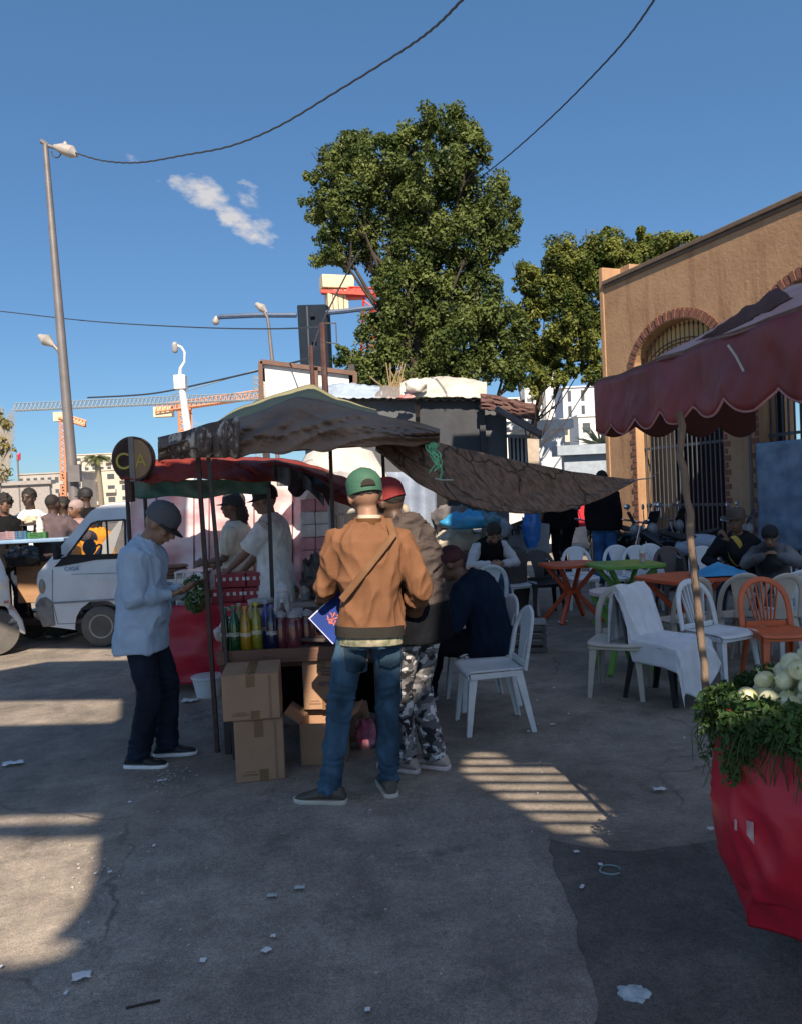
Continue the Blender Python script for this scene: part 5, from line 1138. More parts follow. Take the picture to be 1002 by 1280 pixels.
for wx1 in (wxc, wxc-2.41):
    c = V((wx1, CYY+.08, .27))-co; b = MB(); b.lathe([(.15,-.08),(.25,-.08),(.27,0),(.25,.08),(.15,.08)], c, 32, Matrix.Rotation(PI/2, 3, 'X')); wh = b.build('wheel', mat('tyre_dusty', (.06,.056,.052), .9), car)
    b = MB(); b.lathe([(.01,.06),(.14,.07),(.155,.08),(.155,-.05)], c, 24, Matrix.Rotation(PI/2, 3, 'X')); b.build('rim', mat('rim_steel', (.2,.19,.18), .5), wh)
# handcart with crates
HY = 9.6; hx = at(42, HY).x; hc = empty('handcart', (hx, HY, 0), 0, 'wooden box handcart with blue rimmed tray between the white car and the van', 'cart')
def hz(px, py): p = P(px, py, HY); return p.x-hx, p.z
a_, z_ = hz(20, 704); b2, z2 = hz(74, 752)
MB().box(((a_+b2)/2, .3, (z_+z2)/2), (b2-a_, .6, z_-z2)).build('wooden_box', mat('plywood', (.33,.19,.1), .7, scale=3, stretch=(1,6,6)), hc, bevel=.01)
a3, z3 = hz(0, 678); b3, _ = hz(82, 676)
MB().box(((a3+b3)/2, .28, z3), (b3-a3, .66, .05)).build('tray', mat('tray_blue', (.22,.34,.5), .5), hc, bevel=.01)
for px in (8, 30, 70):
    x_, _ = hz(px, 700); MB().box((x_, .05, z3/2+.1), (.03,.03,z3-.25)).build('upright', DKM, hc)
for px in (30, 62):
    x_, _ = hz(px, 770); b = MB(); b.lathe([(.12,-.02),(.17,-.02),(.18,0),(.17,.02),(.12,.02)], (x_, .2, .18), 24, Matrix.Rotation(PI/2, 3, 'X')); wh = b.build('wheel', BLK, hc); b = MB(); b.lathe([(.01,.01),(.13,.012),(.13,-.01)], (x_, .2, .18), 16, Matrix.Rotation(PI/2, 3, 'X')); b.build('hub', RUST, wh)
MB().box((.05,.1,.25), (.75,.5,.06)).build('axle_frame', DKM, hc)
for k, (px, py, r1, lab) in enumerate(((22,694,.16,'left black bin bag hanging under the handcart tray'),(38,694,.15,'right black bin bag hanging under the handcart tray'))):
    p = P(px, py, HY-.12); o = bagmesh(r1, .12, r1*.8, k, 9, .3).build('bin_bag', mat('bin_bag', (.015,.015,.017), .25, bump=.4, bscale=20)); o.location = p-V((0,0,.14)); tag(o, lab, 'bag')
for k, (px, py, w_, h_, c, lab) in enumerate(((4,662,.26,.1,(.3,.2,.22),'pale pink crate at the left end of the handcart tray'),(24,662,.14,.1,(.04,.13,.22),'blue crate on the handcart tray'),(44,664,.22,.08,(.05,.16,.05),'green crate on the handcart tray'))):
    p = P(px, 674, HY); crate('plastic_crate', (p.x, HY+.2, z3+.027), (w_, .3, h_), 0, plast('cr%d' % k, c), lab)
p = P(33, 655, HY); t = empty('wire_basket', (p.x, HY+.12, z3+.03), 0, 'black wire basket of bread standing on the handcart tray', 'basket')
MB().box((0,0,.17), (.2,.16,.02)).box((0,0,.22), (.16,.12,.012)).box((-.08,0,.11), (.012,.12,.23)).box((.08,0,.11), (.012,.12,.23)).build('wire_frame', DKM, t, bevel=.003); bagmesh(.1,.07,.06, 4, 20, .3).build('bread', mat('pale_bread', (.5,.42,.3), .8), t).location.z = .18
p = P(58, 668, HY); bottle(58, HY+.1, .3, .045, (.7,.68,.62), (.5,.5,.5), 'cream bottle at the right end of the handcart tray', z=z3+.026, group='goods on the handcart')
# ------------------------------------------------------------------ market building on the right
A0 = V((4.56, 16.6, 0)); E = V((.368, -.93, 0)).normalized(); NIN = V((E.y*-1, E.x, 0))  # into the building
if NIN.x < 0: NIN = -NIN
mb_ = empty('market_hall', A0, 0, 'ochre market building with brick edged arches and iron gates', 'building')
def ff(u, d, z): return E*u + NIN*d + V((0,0,z))
def stained(name, c1, c2, c3):
    m = bpy.data.materials.new(name); t, N, L = nt(m); b = N['Principled BSDF']; tc = N.new('ShaderNodeTexCoord')
    def no(sc, mpv, det=6, ro=.65):
        mp = N.new('ShaderNodeMapping'); mp.inputs['Scale'].default_value = mpv; L.new(tc.outputs['Object'], mp.inputs[0]); n = N.new('ShaderNodeTexNoise'); n.inputs['Scale'].default_value = sc; n.inputs['Detail'].default_value = det; n.inputs['Roughness'].default_value = ro; L.new(mp.outputs[0], n.inputs[0]); return n.outputs[0]
    def rp(f, a, b_, ca, cb):
        r = N.new('ShaderNodeValToRGB'); r.color_ramp.elements[0].position = a; r.color_ramp.elements[1].position = b_; r.color_ramp.elements[0].color = (*ca, 1); r.color_ramp.elements[1].color = (*cb, 1); L.new(f, r.inputs[0]); return r.outputs[0]
    def mx(f, a, b_):
        x = N.new('ShaderNodeMixRGB'); L.new(f, x.inputs[0]); L.new(a, x.inputs[1])
        if isinstance(b_, tuple): x.inputs[2].default_value = (*b_, 1)
        else: L.new(b_, x.inputs[2])
        return x.outputs[0]
    base = rp(no(1.2, (1,1,1)), .35, .65, c1, c2)
    base = mx(rp(no(1, (3.2,3.2,.35)), .5, .7, (0,0,0), (.8,.8,.8)), base, c3)
    base = mx(rp(no(1, (7,7,.5)), .58, .72, (0,0,0), (.55,.55,.55)), base, (.42,.3,.2))
    base = mx(rp(no(6, (1,1,1), 8, .8), .62, .7, (0,0,0), (.6,.6,.6)), base, (.1,.075,.06))
    L.new(base, b.inputs['Base Color']); b.inputs['Roughness'].default_value = .9
    bp = N.new('ShaderNodeBump'); bp.inputs['Strength'].default_value = .3; bp.inputs['Distance'].default_value = .03; L.new(no(14, (1,1,1)), bp.inputs['Height']); L.new(bp.outputs[0], b.inputs['Normal']); return m
OC = stained('ochre_plaster', (.36,.21,.115), (.45,.285,.16), (.26,.13,.075)); BRK = mat('brick_red', (.2,.085,.06), .85, scale=14, bump=.4); COP = mat('coping', (.15,.11,.08), .9, scale=6, dirt=.4, dirtcol=(.05,.045,.04))
HZ = 5.93; ops = [(2.05,1.18),(5.2,1.18),(8.35,1.18)]; SPZ = 3.85; RZ = .88
poly = [(0,0)]
for c, r in ops:
    poly += [(c-r,0),(c-r,SPZ)] + [(c-r*math.cos(PI*k/20), SPZ+RZ*math.sin(PI*k/20)) for k in range(1, 20)] + [(c+r,SPZ),(c+r,0)]
poly += [(11,0),(11,HZ),(0,HZ)]
MB().prism(poly, 0, .38, f=lambda x, y, z: ff(x, y, z)).build('wall', OC, mb_, smooth=False)
# end walls, roof, tall corner pier
b = MB(); b.prism([(.0,0),(.38,0),(.38,HZ),(0,HZ)], .381, 5, f=lambda x, y, z: ff(x, y, z)); b.build('end_wall', OC, mb_, smooth=False)
b = MB(); b.prism([(.4,HZ-.6),(11,HZ-.6),(11,HZ-.5),(.4,HZ-.5)], .4, 5, f=lambda x, y, z: ff(x, y, z)); b.build('roof', COP, mb_, smooth=False)
b = MB(); b.prism([(-.05,HZ+.0),(.3,HZ),(.3,HZ+.42),(-.05,HZ+.42)], .45, 2.2, f=lambda x, y, z: ff(x, y, z)); b.build('parapet_return', OC, mb_, smooth=False)
b = MB(); b.prism([(-.14,0),(0,0),(0,HZ+.4),(-.14,HZ+.4)], -.02, .5, f=lambda x, y, z: ff(x, y, z)); b.build('corner_pier', OC, mb_, smooth=False, bevel=.02)
b = MB(); b.prism([(.02,HZ),(11,HZ),(11,HZ+.09),(.02,HZ+.09)], -.06, .45, f=lambda x, y, z: ff(x, y, z)); b.prism([(.02,HZ-.07),(11,HZ-.07),(11,HZ-.003),(.02,HZ-.003)], -.03, -.002, f=lambda x, y, z: ff(x, y, z)); b.build('coping', COP, mb_, smooth=False, bevel=.015)
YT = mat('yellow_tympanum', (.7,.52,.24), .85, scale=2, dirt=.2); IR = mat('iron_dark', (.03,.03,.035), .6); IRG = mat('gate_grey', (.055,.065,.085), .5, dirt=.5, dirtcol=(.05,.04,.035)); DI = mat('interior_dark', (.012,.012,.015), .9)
for i, (c, r) in enumerate(ops):
    n = 34; b = MB()
    for k in range(n):
        a = PI*(k+.5)/n; 
        r1, z1 = r+.015, RZ+.015; r2, z2 = r+.19, RZ+.19; da = PI/n*.36
        q = [(c-r1*math.cos(a-da), SPZ+z1*math.sin(a-da)), (c-r2*math.cos(a-da), SPZ+z2*math.sin(a-da)), (c-r2*math.cos(a+da), SPZ+z2*math.sin(a+da)), (c-r1*math.cos(a+da), SPZ+z1*math.sin(a+da))]
        b.prism(q, -.015-.008*(k % 2), -.001, f=lambda x, y, z: ff(x, y, z))
    b.build('brick_arch', BRK, mb_, smooth=False)
    for s_ in (-1, 1):
        b = MB()
        for k in range(30):
            w_ = .15 if k % 2 else .09; z = .1+k*.125; u0 = c+s_*r; b.prism([(u0+s_*.002, z), (u0+s_*w_, z), (u0+s_*w_, z+.095), (u0+s_*.002, z+.095)], -.014, -.002, f=lambda x, y, z: ff(x, y, z))
        b.build('brick_quoin', BRK, mb_, smooth=False)
    tp = [(c-r*math.cos(PI*k/20), SPZ+RZ*math.sin(PI*k/20)) for k in range(21)]
    MB().prism(tp, .30, .34, f=lambda x, y, z: ff(x, y, z)).build('tympanum', YT, mb_, smooth=False)
    b = MB(); b.prism([(c-r,SPZ-.1),(c+r,SPZ-.1),(c+r,SPZ-.003),(c-r,SPZ-.003)], .06, .33, f=lambda x, y, z: ff(x, y, z)); b.build('transom', COP, mb_, smooth=False)
    b = MB(); 
    for k in range(-9, 10):
        x = c+k*.12; zt_ = SPZ+RZ*math.sqrt(max(0.0, 1-((x-c)/r)**2)); zb = SPZ+.02
        if zt_-zb > .12: b.tube([ff(x, .18, zb), ff(x, .18, zb+(zt_-zb)*.86)], .011, 6); b.tube([ff(x, .18, zb+(zt_-zb)*.84), ff(x, .18, zb+(zt_-zb)*.9), ff(x, .18, zb+(zt_-zb)*.97)], [.011,.028,.004], 6)
    for rr in (.52, .6): b.tube([ff(c-r*rr*1.5*math.cos(PI*k/20)*.95, .165, SPZ+RZ*rr*math.sin(PI*k/20)) for k in range(21)], .014, 6)
    b.build('arch_grille', mat('grille_rust', (.12,.06,.035), .7), mb_)
    b = MB()
    for k in range(20):
        x = c-r+.06+k*(2*r-.12)/19; b.bar(ff(x, .2, .05), ff(x, .2, SPZ-.12), .045, .014, up=(1,0,0))
    for z in (.1, 1.2, 2.35, SPZ-.15): b.bar(ff(c-r, .21, z), ff(c+r, .21, z), .03, .05)
    b.build('iron_gate', IRG, mb_, smooth=False)
    b = MB(); b.prism([(c-r-.2,0),(c+r+.2,0),(c+r+.2,SPZ),(c-r-.2,SPZ)], 1.2, 1.25, f=lambda x, y, z: ff(x, y, z)); b.build('dark_interior', DI, mb_, smooth=False)  # near-black panel stands in for the unlit room behind
# blue tarp on the second gate
TB = mat('tarp_blue_grey', (.12,.18,.27), .6, scale=4, col2=(.2,.27,.36), bump=.4, bscale=14, dirt=.3, dirtcol=(.3,.3,.3))
u0 = 3.98
o = MB().grid(lambda u, v: A0+ff(u0+.05+2.4*u, -.06-.04*ridge(V((u*4, v*4, 1)))-.05*v, 2.22-1.75*v-.0*u), 40, 30).build('gate_tarp', TB, solid=.004); tag(o, 'blue-grey tarp tied over the second iron gate', 'tarp')
b = MB(); b.tube([A0+ff(u0-.05, -.12, 0), A0+ff(u0-.05, -.12, 2.9)], .03, 8); o = b.build('gate_pipe', mat('pipe', (.1,.08,.07), .6)); tag(o, 'rusty standing pipe at the left edge of the blue-grey tarp', 'pipe')
# ------------------------------------------------------------------ red awning
awn = empty('awning', (1.6, 2.9, 0), 0, 'red awning with scalloped valance over the vegetable cart', 'awning'); ao = V(awn.location)
AR = mat('awning_red', (.22,.034,.032), .55, scale=2.4, var=.2, bump=.25, bscale=9, dirt=.35, dirtcol=(.2,.09,.1), detail=6); AT = mat('awning_lit_top', (.42,.2,.19), .6, scale=2, col2=(.5,.32,.3), bump=.3, bscale=7, dirt=.4, dirtcol=(.2,.1,.09))  # top cloth paler pink: lit look and sky reflection put into its colour
ea, eb = P(742, 481, 3.7), P(1060, 366, 1.95)
def eave(u):
    p = ea.lerp(eb, u); p.z += -.02*math.sin(PI*u)*0+.012*nz((u*9,0,0)); return p
def val(u, v):
    sc = u*1.78/.245; hgt = .20+.052*abs(math.sin(PI*sc+.35)) 
    p = eave(u); p += V(((-.006*math.sin(PI*v)+.022*nz((u*8, v*1.5, 2))+.012*(ridge(V((u*16+v, v*1.5, 5)))-.4)*v)*min(1, u*8), 0, -hgt*v)); return p-ao
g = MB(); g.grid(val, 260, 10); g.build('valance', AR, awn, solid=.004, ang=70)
hem = MB(); hem.tube([val(k/260, 1) for k in range(261)], .0045, 5); hem.build('hem', mat('hem_pink', (.4,.2,.2), .7), awn)
def endval(u, v):
    p = ea+V((.9*u, .28*u, .0))*1.0; p.z += -.02*u; hgt = .20+.052*abs(math.sin(PI*u*3.8+.35)); return p+V((0,0,-hgt*v))-ao
g = MB(); g.grid(endval, 80, 8); g.build('end_valance', mat('awning_shaded', (.045,.006,.007), .8), awn, solid=.004)  # awning red darkened in its colour to look shaded inside
def inval(u, v):
    p = eave(u)+V((1.5,.3,0)); p.z -= (.2+.04*abs(math.sin(u*30)))*v; return p-ao
g = MB(); g.grid(inval, 120, 6); g.build('far_valance', mat('awning_shaded', (.045,.006,.007), .8), awn, solid=.004)
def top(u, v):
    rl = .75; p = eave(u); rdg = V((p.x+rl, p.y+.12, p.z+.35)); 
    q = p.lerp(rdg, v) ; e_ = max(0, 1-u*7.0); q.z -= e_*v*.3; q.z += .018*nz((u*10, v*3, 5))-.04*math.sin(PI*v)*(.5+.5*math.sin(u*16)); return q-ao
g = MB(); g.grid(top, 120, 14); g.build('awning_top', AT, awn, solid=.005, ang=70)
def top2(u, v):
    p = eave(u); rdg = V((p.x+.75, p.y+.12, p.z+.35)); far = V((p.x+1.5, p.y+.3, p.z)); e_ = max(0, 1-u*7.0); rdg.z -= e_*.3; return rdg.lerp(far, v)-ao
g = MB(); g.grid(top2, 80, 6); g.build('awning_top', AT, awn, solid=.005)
# second, darker sheet folded above
def fold(u, v):
    a1, b1 = P(858,433,3.2), P(971,360,2.6); c1 = P(872,436,3.15); d1 = P(990,372,2.5)
    p = a1.lerp(b1, u).lerp(c1.lerp(d1, u), v); p.z += .015*nz((u*8, v*3, 1)); return p-ao
g = MB(); g.grid(fold, 24, 6); g.build('folded_sheet', mat('awning_dark', (.1,.05,.05), .8, dirt=.4), awn, solid=.006)
MB().tube([eave(k/20)+V((.01,0,.004))-ao for k in range(21)], .012, 6).build('eave_rail', WOOD, awn)
MB().tube([P(921,431,2.45)-ao-V((.03,0,0)), P(931,445,2.43)-ao-V((.03,0,0)), P(941,464,2.4)-ao-V((.03,0,0))], .004, 6).build('cord', mat('pale_rope', (.4,.42,.38), .8), awn)
for px, py, y in ((858, 500, 3.2), (989, 500, 2.3)):
    pass
PW2 = mat('peeled_pole', (.2,.14,.1), .8, scale=5, stretch=(6,6,1.2), bump=.5, bscale=16, dirt=.6, dirtcol=(.05,.035,.03))
pt, pb = P(848, 535, 2.78), P(882, 868, 2.72)
dirv = (pb-pt); foot = V((1.32, 2.62, 0)); pl = []; rr = []
for k in range(28):
    q = (pt-V((0,0,-.06))).lerp(pb, k/19) if k < 20 else pb.lerp(foot, (k-19)/8); pl.append(q+V((nz((k*.5,0,0)), nz((0,k*.5,0)), 0))*.016); rr.append(.0135+.004*nz((k*.9,3,0)))
MB().tube(pl, rr, 12).build('awning_pole', PW2, None); tag(bpy.data.objects['awning_pole'], 'crooked peeled wooden pole holding up the red awning', 'pole')
# ------------------------------------------------------------------ vegetable cart
K0 = V((1.03, 2.53, 0)); d1 = V((.66, -.75, 0)).normalized(); d2 = V((.75, .66, 0)).normalized()
vc = empty('vegetable_cart', K0, 0, 'vegetable cart wrapped in glossy red cloth at the right edge', 'cart')
RV = mat('red_cart_cloth', (.62,.018,.04), .36, scale=1.8, var=.2, bump=.25, bscale=7, dirt=.3, dirtcol=(.36,.06,.09), detail=5)
def cart(u, v):
    # u along the perimeter: side (back) .. corner .. front
    L1, L2 = 1.0, 1.25; sct = u*(L1+L2)-L1
    rc = .16
    if sct < -rc: base = d2*(-sct)
    elif sct > rc: base = d1*sct
    else:
        tt = (sct+rc)/(2*rc); a = d2*rc; b_ = d1*rc; base = a.lerp(V((0,0,0)), tt).lerp(V((0,0,0)).lerp(b_, tt), tt)
    out = -(d1*.5*(1 if sct > 0 else 0)+d2*0)
    z = .84-.70*v+ (0 if v < .98 else .0); nrm = (-d2*(1 if sct > 0 else .3) - d1*(1 if sct < 0 else .3)).normalized()
    bel = .02+.02*v+.045*math.sin(v*PI)-.22*max(0, v-.7)
    fold_ = .05*(ridge(V((u*6+v*1.2, v*1.2, 3)))-.4)*(.3+v)+.028*(ridge(V((u*16-v*2, v*2, 6)))-.4)
    p = base+nrm*(bel+fold_)+V((0,0,z)); 
    if v > .8: p.z += .03*nz((u*7, 0, 0))
    return p
g = MB(); g.grid(cart, 130, 60); g.build('red_cloth', RV, vc, solid=.005, ang=70)
b = MB(); b.prism([(0,0)]*0 or [(.02,.02),(1.3,.02),(1.3,.95),(.02,.95)], .80, .84, f=lambda x, y, z: d1*x+d2*z+V((0,0,y))); b.build('cart_top', WOOD, vc, smooth=False)
for a_, b_ in ((.35,.4),(1.2,.4),(.35,.85),(1.2,.85)): c = d1*a_+d2*b_; MB().box((c.x, c.y, .40), (.05,.05,.8)).build('leg', DKM, vc)
b = MB(); b.lathe([(.16,-.02),(.21,-.025),(.22,0),(.21,.025),(.16,.02)], d1*.35+d2*.45+V((0,0,.22)), 26, Matrix.Rotation(PI/2, 3, 'X')); b.build('wheel', BLK, vc)
for dx, dz, w_, h_ in ((.145,.50,.022,.075),(.10,.515,.008,.035)):
    p = cart((1.0+dx)/2.25, (.84-dz)/.7); nn_ = -d2; MB().box(p+nn_*.006, (w_*1.0, .0025, h_), Matrix((d1, -d2, V((0,0,1)))).transposed()).build('pale_patch', mat('pink_patch', (.55,.25,.27), .6, scale=30, col2=(.6,.45,.42)), vc)
# herbs round the rim: two bunched masses, countless leaves
random.seed(5); hb = MB(); HL = leafmat('parsley_leaf', (.028,.075,.012), (.075,.15,.03))
for k in range(10500):
    s0 = random.random()**.8; sct = -.5+s0*1.6; base = d2*(-sct) if sct < 0 else d1*sct; nrm = (-d2 if sct > .03 else (-d1 if sct < -.03 else (-d1-d2).normalized()))
    dens = max(0, .5+1.3*noise.noise(V((sct*7, 0, 3))))
    if random.random() > .35+dens: continue
    dr_ = random.random()**1.4*(.06+.2*dens); p = K0+base+nrm*(.02+.055*random.random()+.03*dens)-nrm*(.08*random.random() if dr_ < .03 else 0)+V((0,0,.885+.03*random.random()-dr_)); leaf(hb, p, nrm+V((0,0,.3)), .019, 1.5)
for k in range(220):
    sct = -.4+1.4*random.random(); base = d2*(-sct) if sct < 0 else d1*sct; nrm = -d2 if sct > 0 else -d1; p = K0+base+nrm*.04+V((0,0,.86)); l_ = .12+.12*random.random()
    hb.tube([p, p+nrm*.05+V((random.uniform(-.03,.03),0,-l_*.5)), p+nrm*.05+V((random.uniform(-.05,.05),0,-l_))], .0016, 3)
tag(hb.build('herb_fringe', HL, smooth=False, recalc=False), 'thick fringe of green herbs spilling over the rim of the red cart', 'herbs', kind='stuff')
ONM = mat('pale_onion', (.6,.6,.3), .38, scale=1.2, col2=(.78,.77,.55), bump=.05, var=.1)
pos = []; random.seed(8)
proto = None
row = [(906,858,0),(925,862,0),(948,866,0),(972,868,0),(996,872,0)]
for lay in range(3):
    for i in range(11):
        for j in range(7):
            a_ = .06+.068*i+.034*(lay % 2)+.03*(j % 2); b_ = .06+.066*j+.033*(lay % 2)+.03*lay
            if a_ < .04+.05*lay or b_ < .05+.03*lay or b_ > .46-.06*lay: continue
            c = K0+d1*(a_+random.uniform(-.008,.008))+d2*(b_+random.uniform(-.008,.008)); c.z = .885+.05*lay+.012*random.random()
            s_ = random.uniform(.031,.038)
            if proto is None:
                t = empty('onion'); 
                MB().lathe([(.001,-.9),(.35,-.86),(.8,-.5),(1.0,0),(.85,.45),(.5,.74),(.2,.86),(.09,1.0),(.07,1.25),(.001,1.27)], n=18).build('onion_bulb', ONM, t); MB().lathe([(.09,1.0),(.13,1.35),(.02,1.5)], n=7).build('neck', mat('onion_neck', (.35,.4,.12), .6), t); proto = t; o = t
            else: o = copy_tree(proto)
            o.location = c; o.scale = (s_*random.uniform(.9,1.1), s_*random.uniform(.9,1.1), s_*random.uniform(.8,1.0)); o.rotation_euler = (random.uniform(-1.6,1.6), random.uniform(-1.6,1.6), random.uniform(0,6)); tag(o, 'pale green-white round onion piled among the others on the red cart', 'onion', 'onions piled on the red cart')
# ------------------------------------------------------------------ motorcycles
CHR = mat('chrome', (.6,.62,.65), .15, metal=.9, bump=0); BLP = mat('black_paint', (.012,.013,.018), .2, bump=0)
def moto(px, y, yaw, label, paint):
    t = empty('motorcycle', (at(px, y).x, y, 0), R(yaw), label, 'motorcycle', 'motorcycles parked by the iron gates')
    MX_ = Matrix.Rotation(PI/2, 3, 'Y')
    for yy in (-.62, .62):
        b = MB(); b.lathe([(.2,-.03),(.27,-.045),(.3,0),(.27,.045),(.2,.03)], (0, yy, .3), 28, MX_); wh = b.build('wheel', BLK, t)
        b = MB()
        for k in range(8): a = PI*k/8; b.bar((0, yy-.2*math.cos(a), .3-.2*math.sin(a)), (0, yy+.2*math.cos(a), .3+.2*math.sin(a)), .012)
        b.lathe([(.04,-.05),(.06,0),(.04,.05)], (0, yy, .3), 14, MX_); b.build('rim', CHR, wh)
        MB().tube([(0, yy-.24, .5), (0, yy, .62), (0, yy+.24, .5)], .05, 8, flat=.35, fl=(0,0,1)).build('mudguard', paint, t)
    b = MB(); b.ell((0,-.08,.72), (.15,.3,.14)); b.tube([(0,-.35,.66),(0,.1,.62),(0,.42,.85)], [.12,.1,.08], 12, rnd=True); b.build('tank', paint, t)
    MB().tube([(0,.0,.8),(0,-.35,.8),(0,-.62,.88)], [.1,.13,.09], 12, rnd=True, flat=.45, fl=(0,0,1)).build('seat', BLK, t)
    MB().ell((0,.02,.42), (.13,.2,.17)).tube([(-.12,.1,.3),(-.14,-.3,.26),(-.15,-.75,.34)], [.03,.035,.045], 10).build('engine', mat('engine_grey', (.15,.15,.16), .4, metal=.5), t)
    for s_ in (-1, 1): MB().tube([(s_*.08,.62,.3),(s_*.08,.45,.98)], .022, 8).build('fork', CHR, t); 
    MB().tube([(-.36,.28,1.08),(-.2,.38,1.05),(0,.43,1.0),(.2,.38,1.05),(.36,.28,1.08)], .016, 8).build('handlebar', CHR, t)
    for s_ in (-1, 1): b = MB(); b.tube([(s_*.25,.36,1.06),(s_*.3,.36,1.24)], .007, 6); b.ell((s_*.31,.36,1.28), (.065,.02,.045)); b.build('mirror', CHR, t)
    MB().ell((0,.56,.92), (.1,.07,.1)).build('headlight', mat('lamp_clear2', (.2,.22,.24), .08), t); MB().box((0,.6,1.1), (.2,.02,.22), Matrix.Rotation(R(-25), 3, 'X')).build('windshield', BLP, t, bevel=.01)
    MB().tube([(.0,-.1,.32),(.2,-.15,.0)], .014, 6).build('kickstand', DKM, t); return t
moto(786, 12.6, 200, 'dark motorcycle with round silver headlight facing the tables', BLP); moto(838, 11.8, 62, 'black motorcycle with grey windshield behind the brown chair', BLP)
moto(882, 11.2, 235, 'motorcycle with silver-blue side panels left of the man in hat', mat('silver_blue', (.3,.36,.44), .3)); moto(742, 13.6, 170, 'dark motorcycle furthest back by the corner pier', BLP)
moto(812, 13.2, 215, 'dark motorcycle between the two nearer ones', BLP)
# low white van far back
# ------------------------------------------------------------------ shed with junk on its roof
sy = 11.3; sh = empty('shed', (at(550, sy).x, sy+.8, 0), 0, 'dark corrugated shed with tilted awning behind the slung sheet', 'shed'); s0 = V(sh.location)
SM = mat('shed_dark', (.028,.034,.045), .7, scale=3, dirt=.4, dirtcol=(.07,.07,.07)); SG = mat('shed_grey', (.075,.085,.1), .7, scale=2, dirt=.4, dirtcol=(.12,.11,.1))
def SP(px, py, y=sy): return P(px, py, y)-s0
def quad(name, pts, m, th=.05, par=None, y=sy):
    a = [P(px, py, y) for px, py in pts]; off = V((0, th, 0)); o_ = V(par.location) if par else V((0,0,0))
    b = MB(); n = len(a); b.add([q-o_ for q in a]+[q+off-o_ for q in a], [tuple(range(n)), tuple(range(2*n-1, n-1, -1))]+[(i, (i+1) % n, (i+1) % n+n, i+n) for i in range(n)]); return b.build(name, m, par, smooth=False)
quad('front_panel', [(400,500),(518,497),(522,640),(400,640)], SG, .05, sh); quad('door_panel', [(524,497),(602,497),(605,660),(526,660)], SM, .05, sh, sy-.02); quad('side_panel', [(604,506),(632,509),(636,660),(607,660)], SG, .05, sh, sy)
quad('post', [(598,500),(605,500),(611,650),(604,650)], SM, .08, sh, sy-.08)
b = MB(); b.grid(lambda u, v: SP(395+(655-395)*u, 497+3*u, sy-.15+2.2*v)+V((0,0,-.3*v+.012*math.sin(u*140))), 200, 3); b.build('roof', mat('shed_roof', (.06,.055,.055), .6, dirt=.5), sh, solid=.02)
b = MB(); b.grid(lambda u, v: P(622+(676-622)*u-4*v*(1-u), 507+(541-507)*u+6*v, sy-.1-.9*v)+V((0,0,.02*math.sin(v*60)))-s0, 12, 40); b.build('tilted_awning', mat('shed_awn', (.085,.07,.07), .7, dirt=.5, dirtcol=(.2,.17,.15)), sh, solid=.02)
b = MB(); b.grid(lambda u, v: P(600+(668-600)*u, 492+14*math.sin(u*2)*u+(20*v), sy-.3+.05*nz((u*9,v*9,0))), 20, 10); o = b.build('rust_tarp', mat('rust_tarp', (.1,.05,.045), .8, bump=.4), solid=.02); tag(o, 'dark red-brown sheet hanging over the right end of the shed roof', 'tarp')
wf = MB()
for k in range(5): wf.bar(SP(636+k*5, 546, sy-.1), SP(637+k*5, 580, sy-.1), .03)
wf.bar(SP(633,545,sy-.1), SP(660,546,sy-.1), .05); wf.build('window_bars', mat('bar_pale', (.25,.26,.28), .6), sh, smooth=False)
quad('window_dark', [(634,545),(658,546),(660,585),(636,585)], DI, .03, sh, sy+.02)
quad('wall_post', [(657,548),(673,549),(674,640),(658,640)], mat('cream_wall', (.42,.36,.3), .8, dirt=.3), .3, sh, sy+.5)
# tarps and junk on the roof
for k, (x0_, x1_, y0_, y1_, c, nm, lab) in enumerate(((395,478,482,499,(.32,.4,.5),'roof_tarp','pale blue-silver tarp on the left of the shed roof'),(500,608,474,498,(.5,.47,.42),'roof_tarp','crumpled cream-white tarp heaped on the shed roof'),(466,520,484,499,(.2,.18,.17),'roof_tarp','grey rag between the two tarps on the shed roof'))):
    def rt2(u, v, x0_=x0_, x1_=x1_, y0_=y0_, y1_=y1_, k=k):
        yy = sy-.2+.8*v; t_ = 1-v if False else v
        p = P(x0_+(x1_-x0_)*u, y1_+(y0_-y1_)*math.sin(min(1, v*1.6)*PI/2)*(.75+.3*math.sin(u*PI)), yy); p.z += .05*ridge(V((u*7, v*5, k)))*math.sin(PI*min(1, v+.2)); return p
    o = MB().grid(rt2, 50, 20).build(nm, mat('rtarp%d' % k, c, .45, scale=4, bump=.4, bscale=12, dirt=.3), solid=.01, ang=70); tag(o, lab, 'tarp')
o = bagmesh(.12,.06,.035, 9, 9, .6).build('red_rag', mat('redrag', (.3,.05,.06), .8, col2=(.5,.3,.3), scale=14)); o.location = P(506, 499, sy-.3); tag(o, 'small red rag on the shed roof edge', 'rag')
o = bagmesh(.16,.1,.1, 5, 7, .4).build('white_bundle', mat('wbundle', (.6,.58,.52), .7)); o.location = P(520, 491, sy-.25); tag(o, 'white cloth bundle on the shed roof beside the red rag', 'bundle')
st_ = MB(); random.seed(2)
for k in range(14): p = P(478+random.random()*22, 486, sy+.1); st_.tube([p, p+V((random.uniform(-.2,.2), random.uniform(-.1,.1), random.uniform(.1,.4)))], .008, 4)
tag(st_.build('dry_grass', mat('dry_twig', (.3,.22,.12), .8)), 'dry twigs sticking up from the shed roof', 'twigs', kind='stuff')
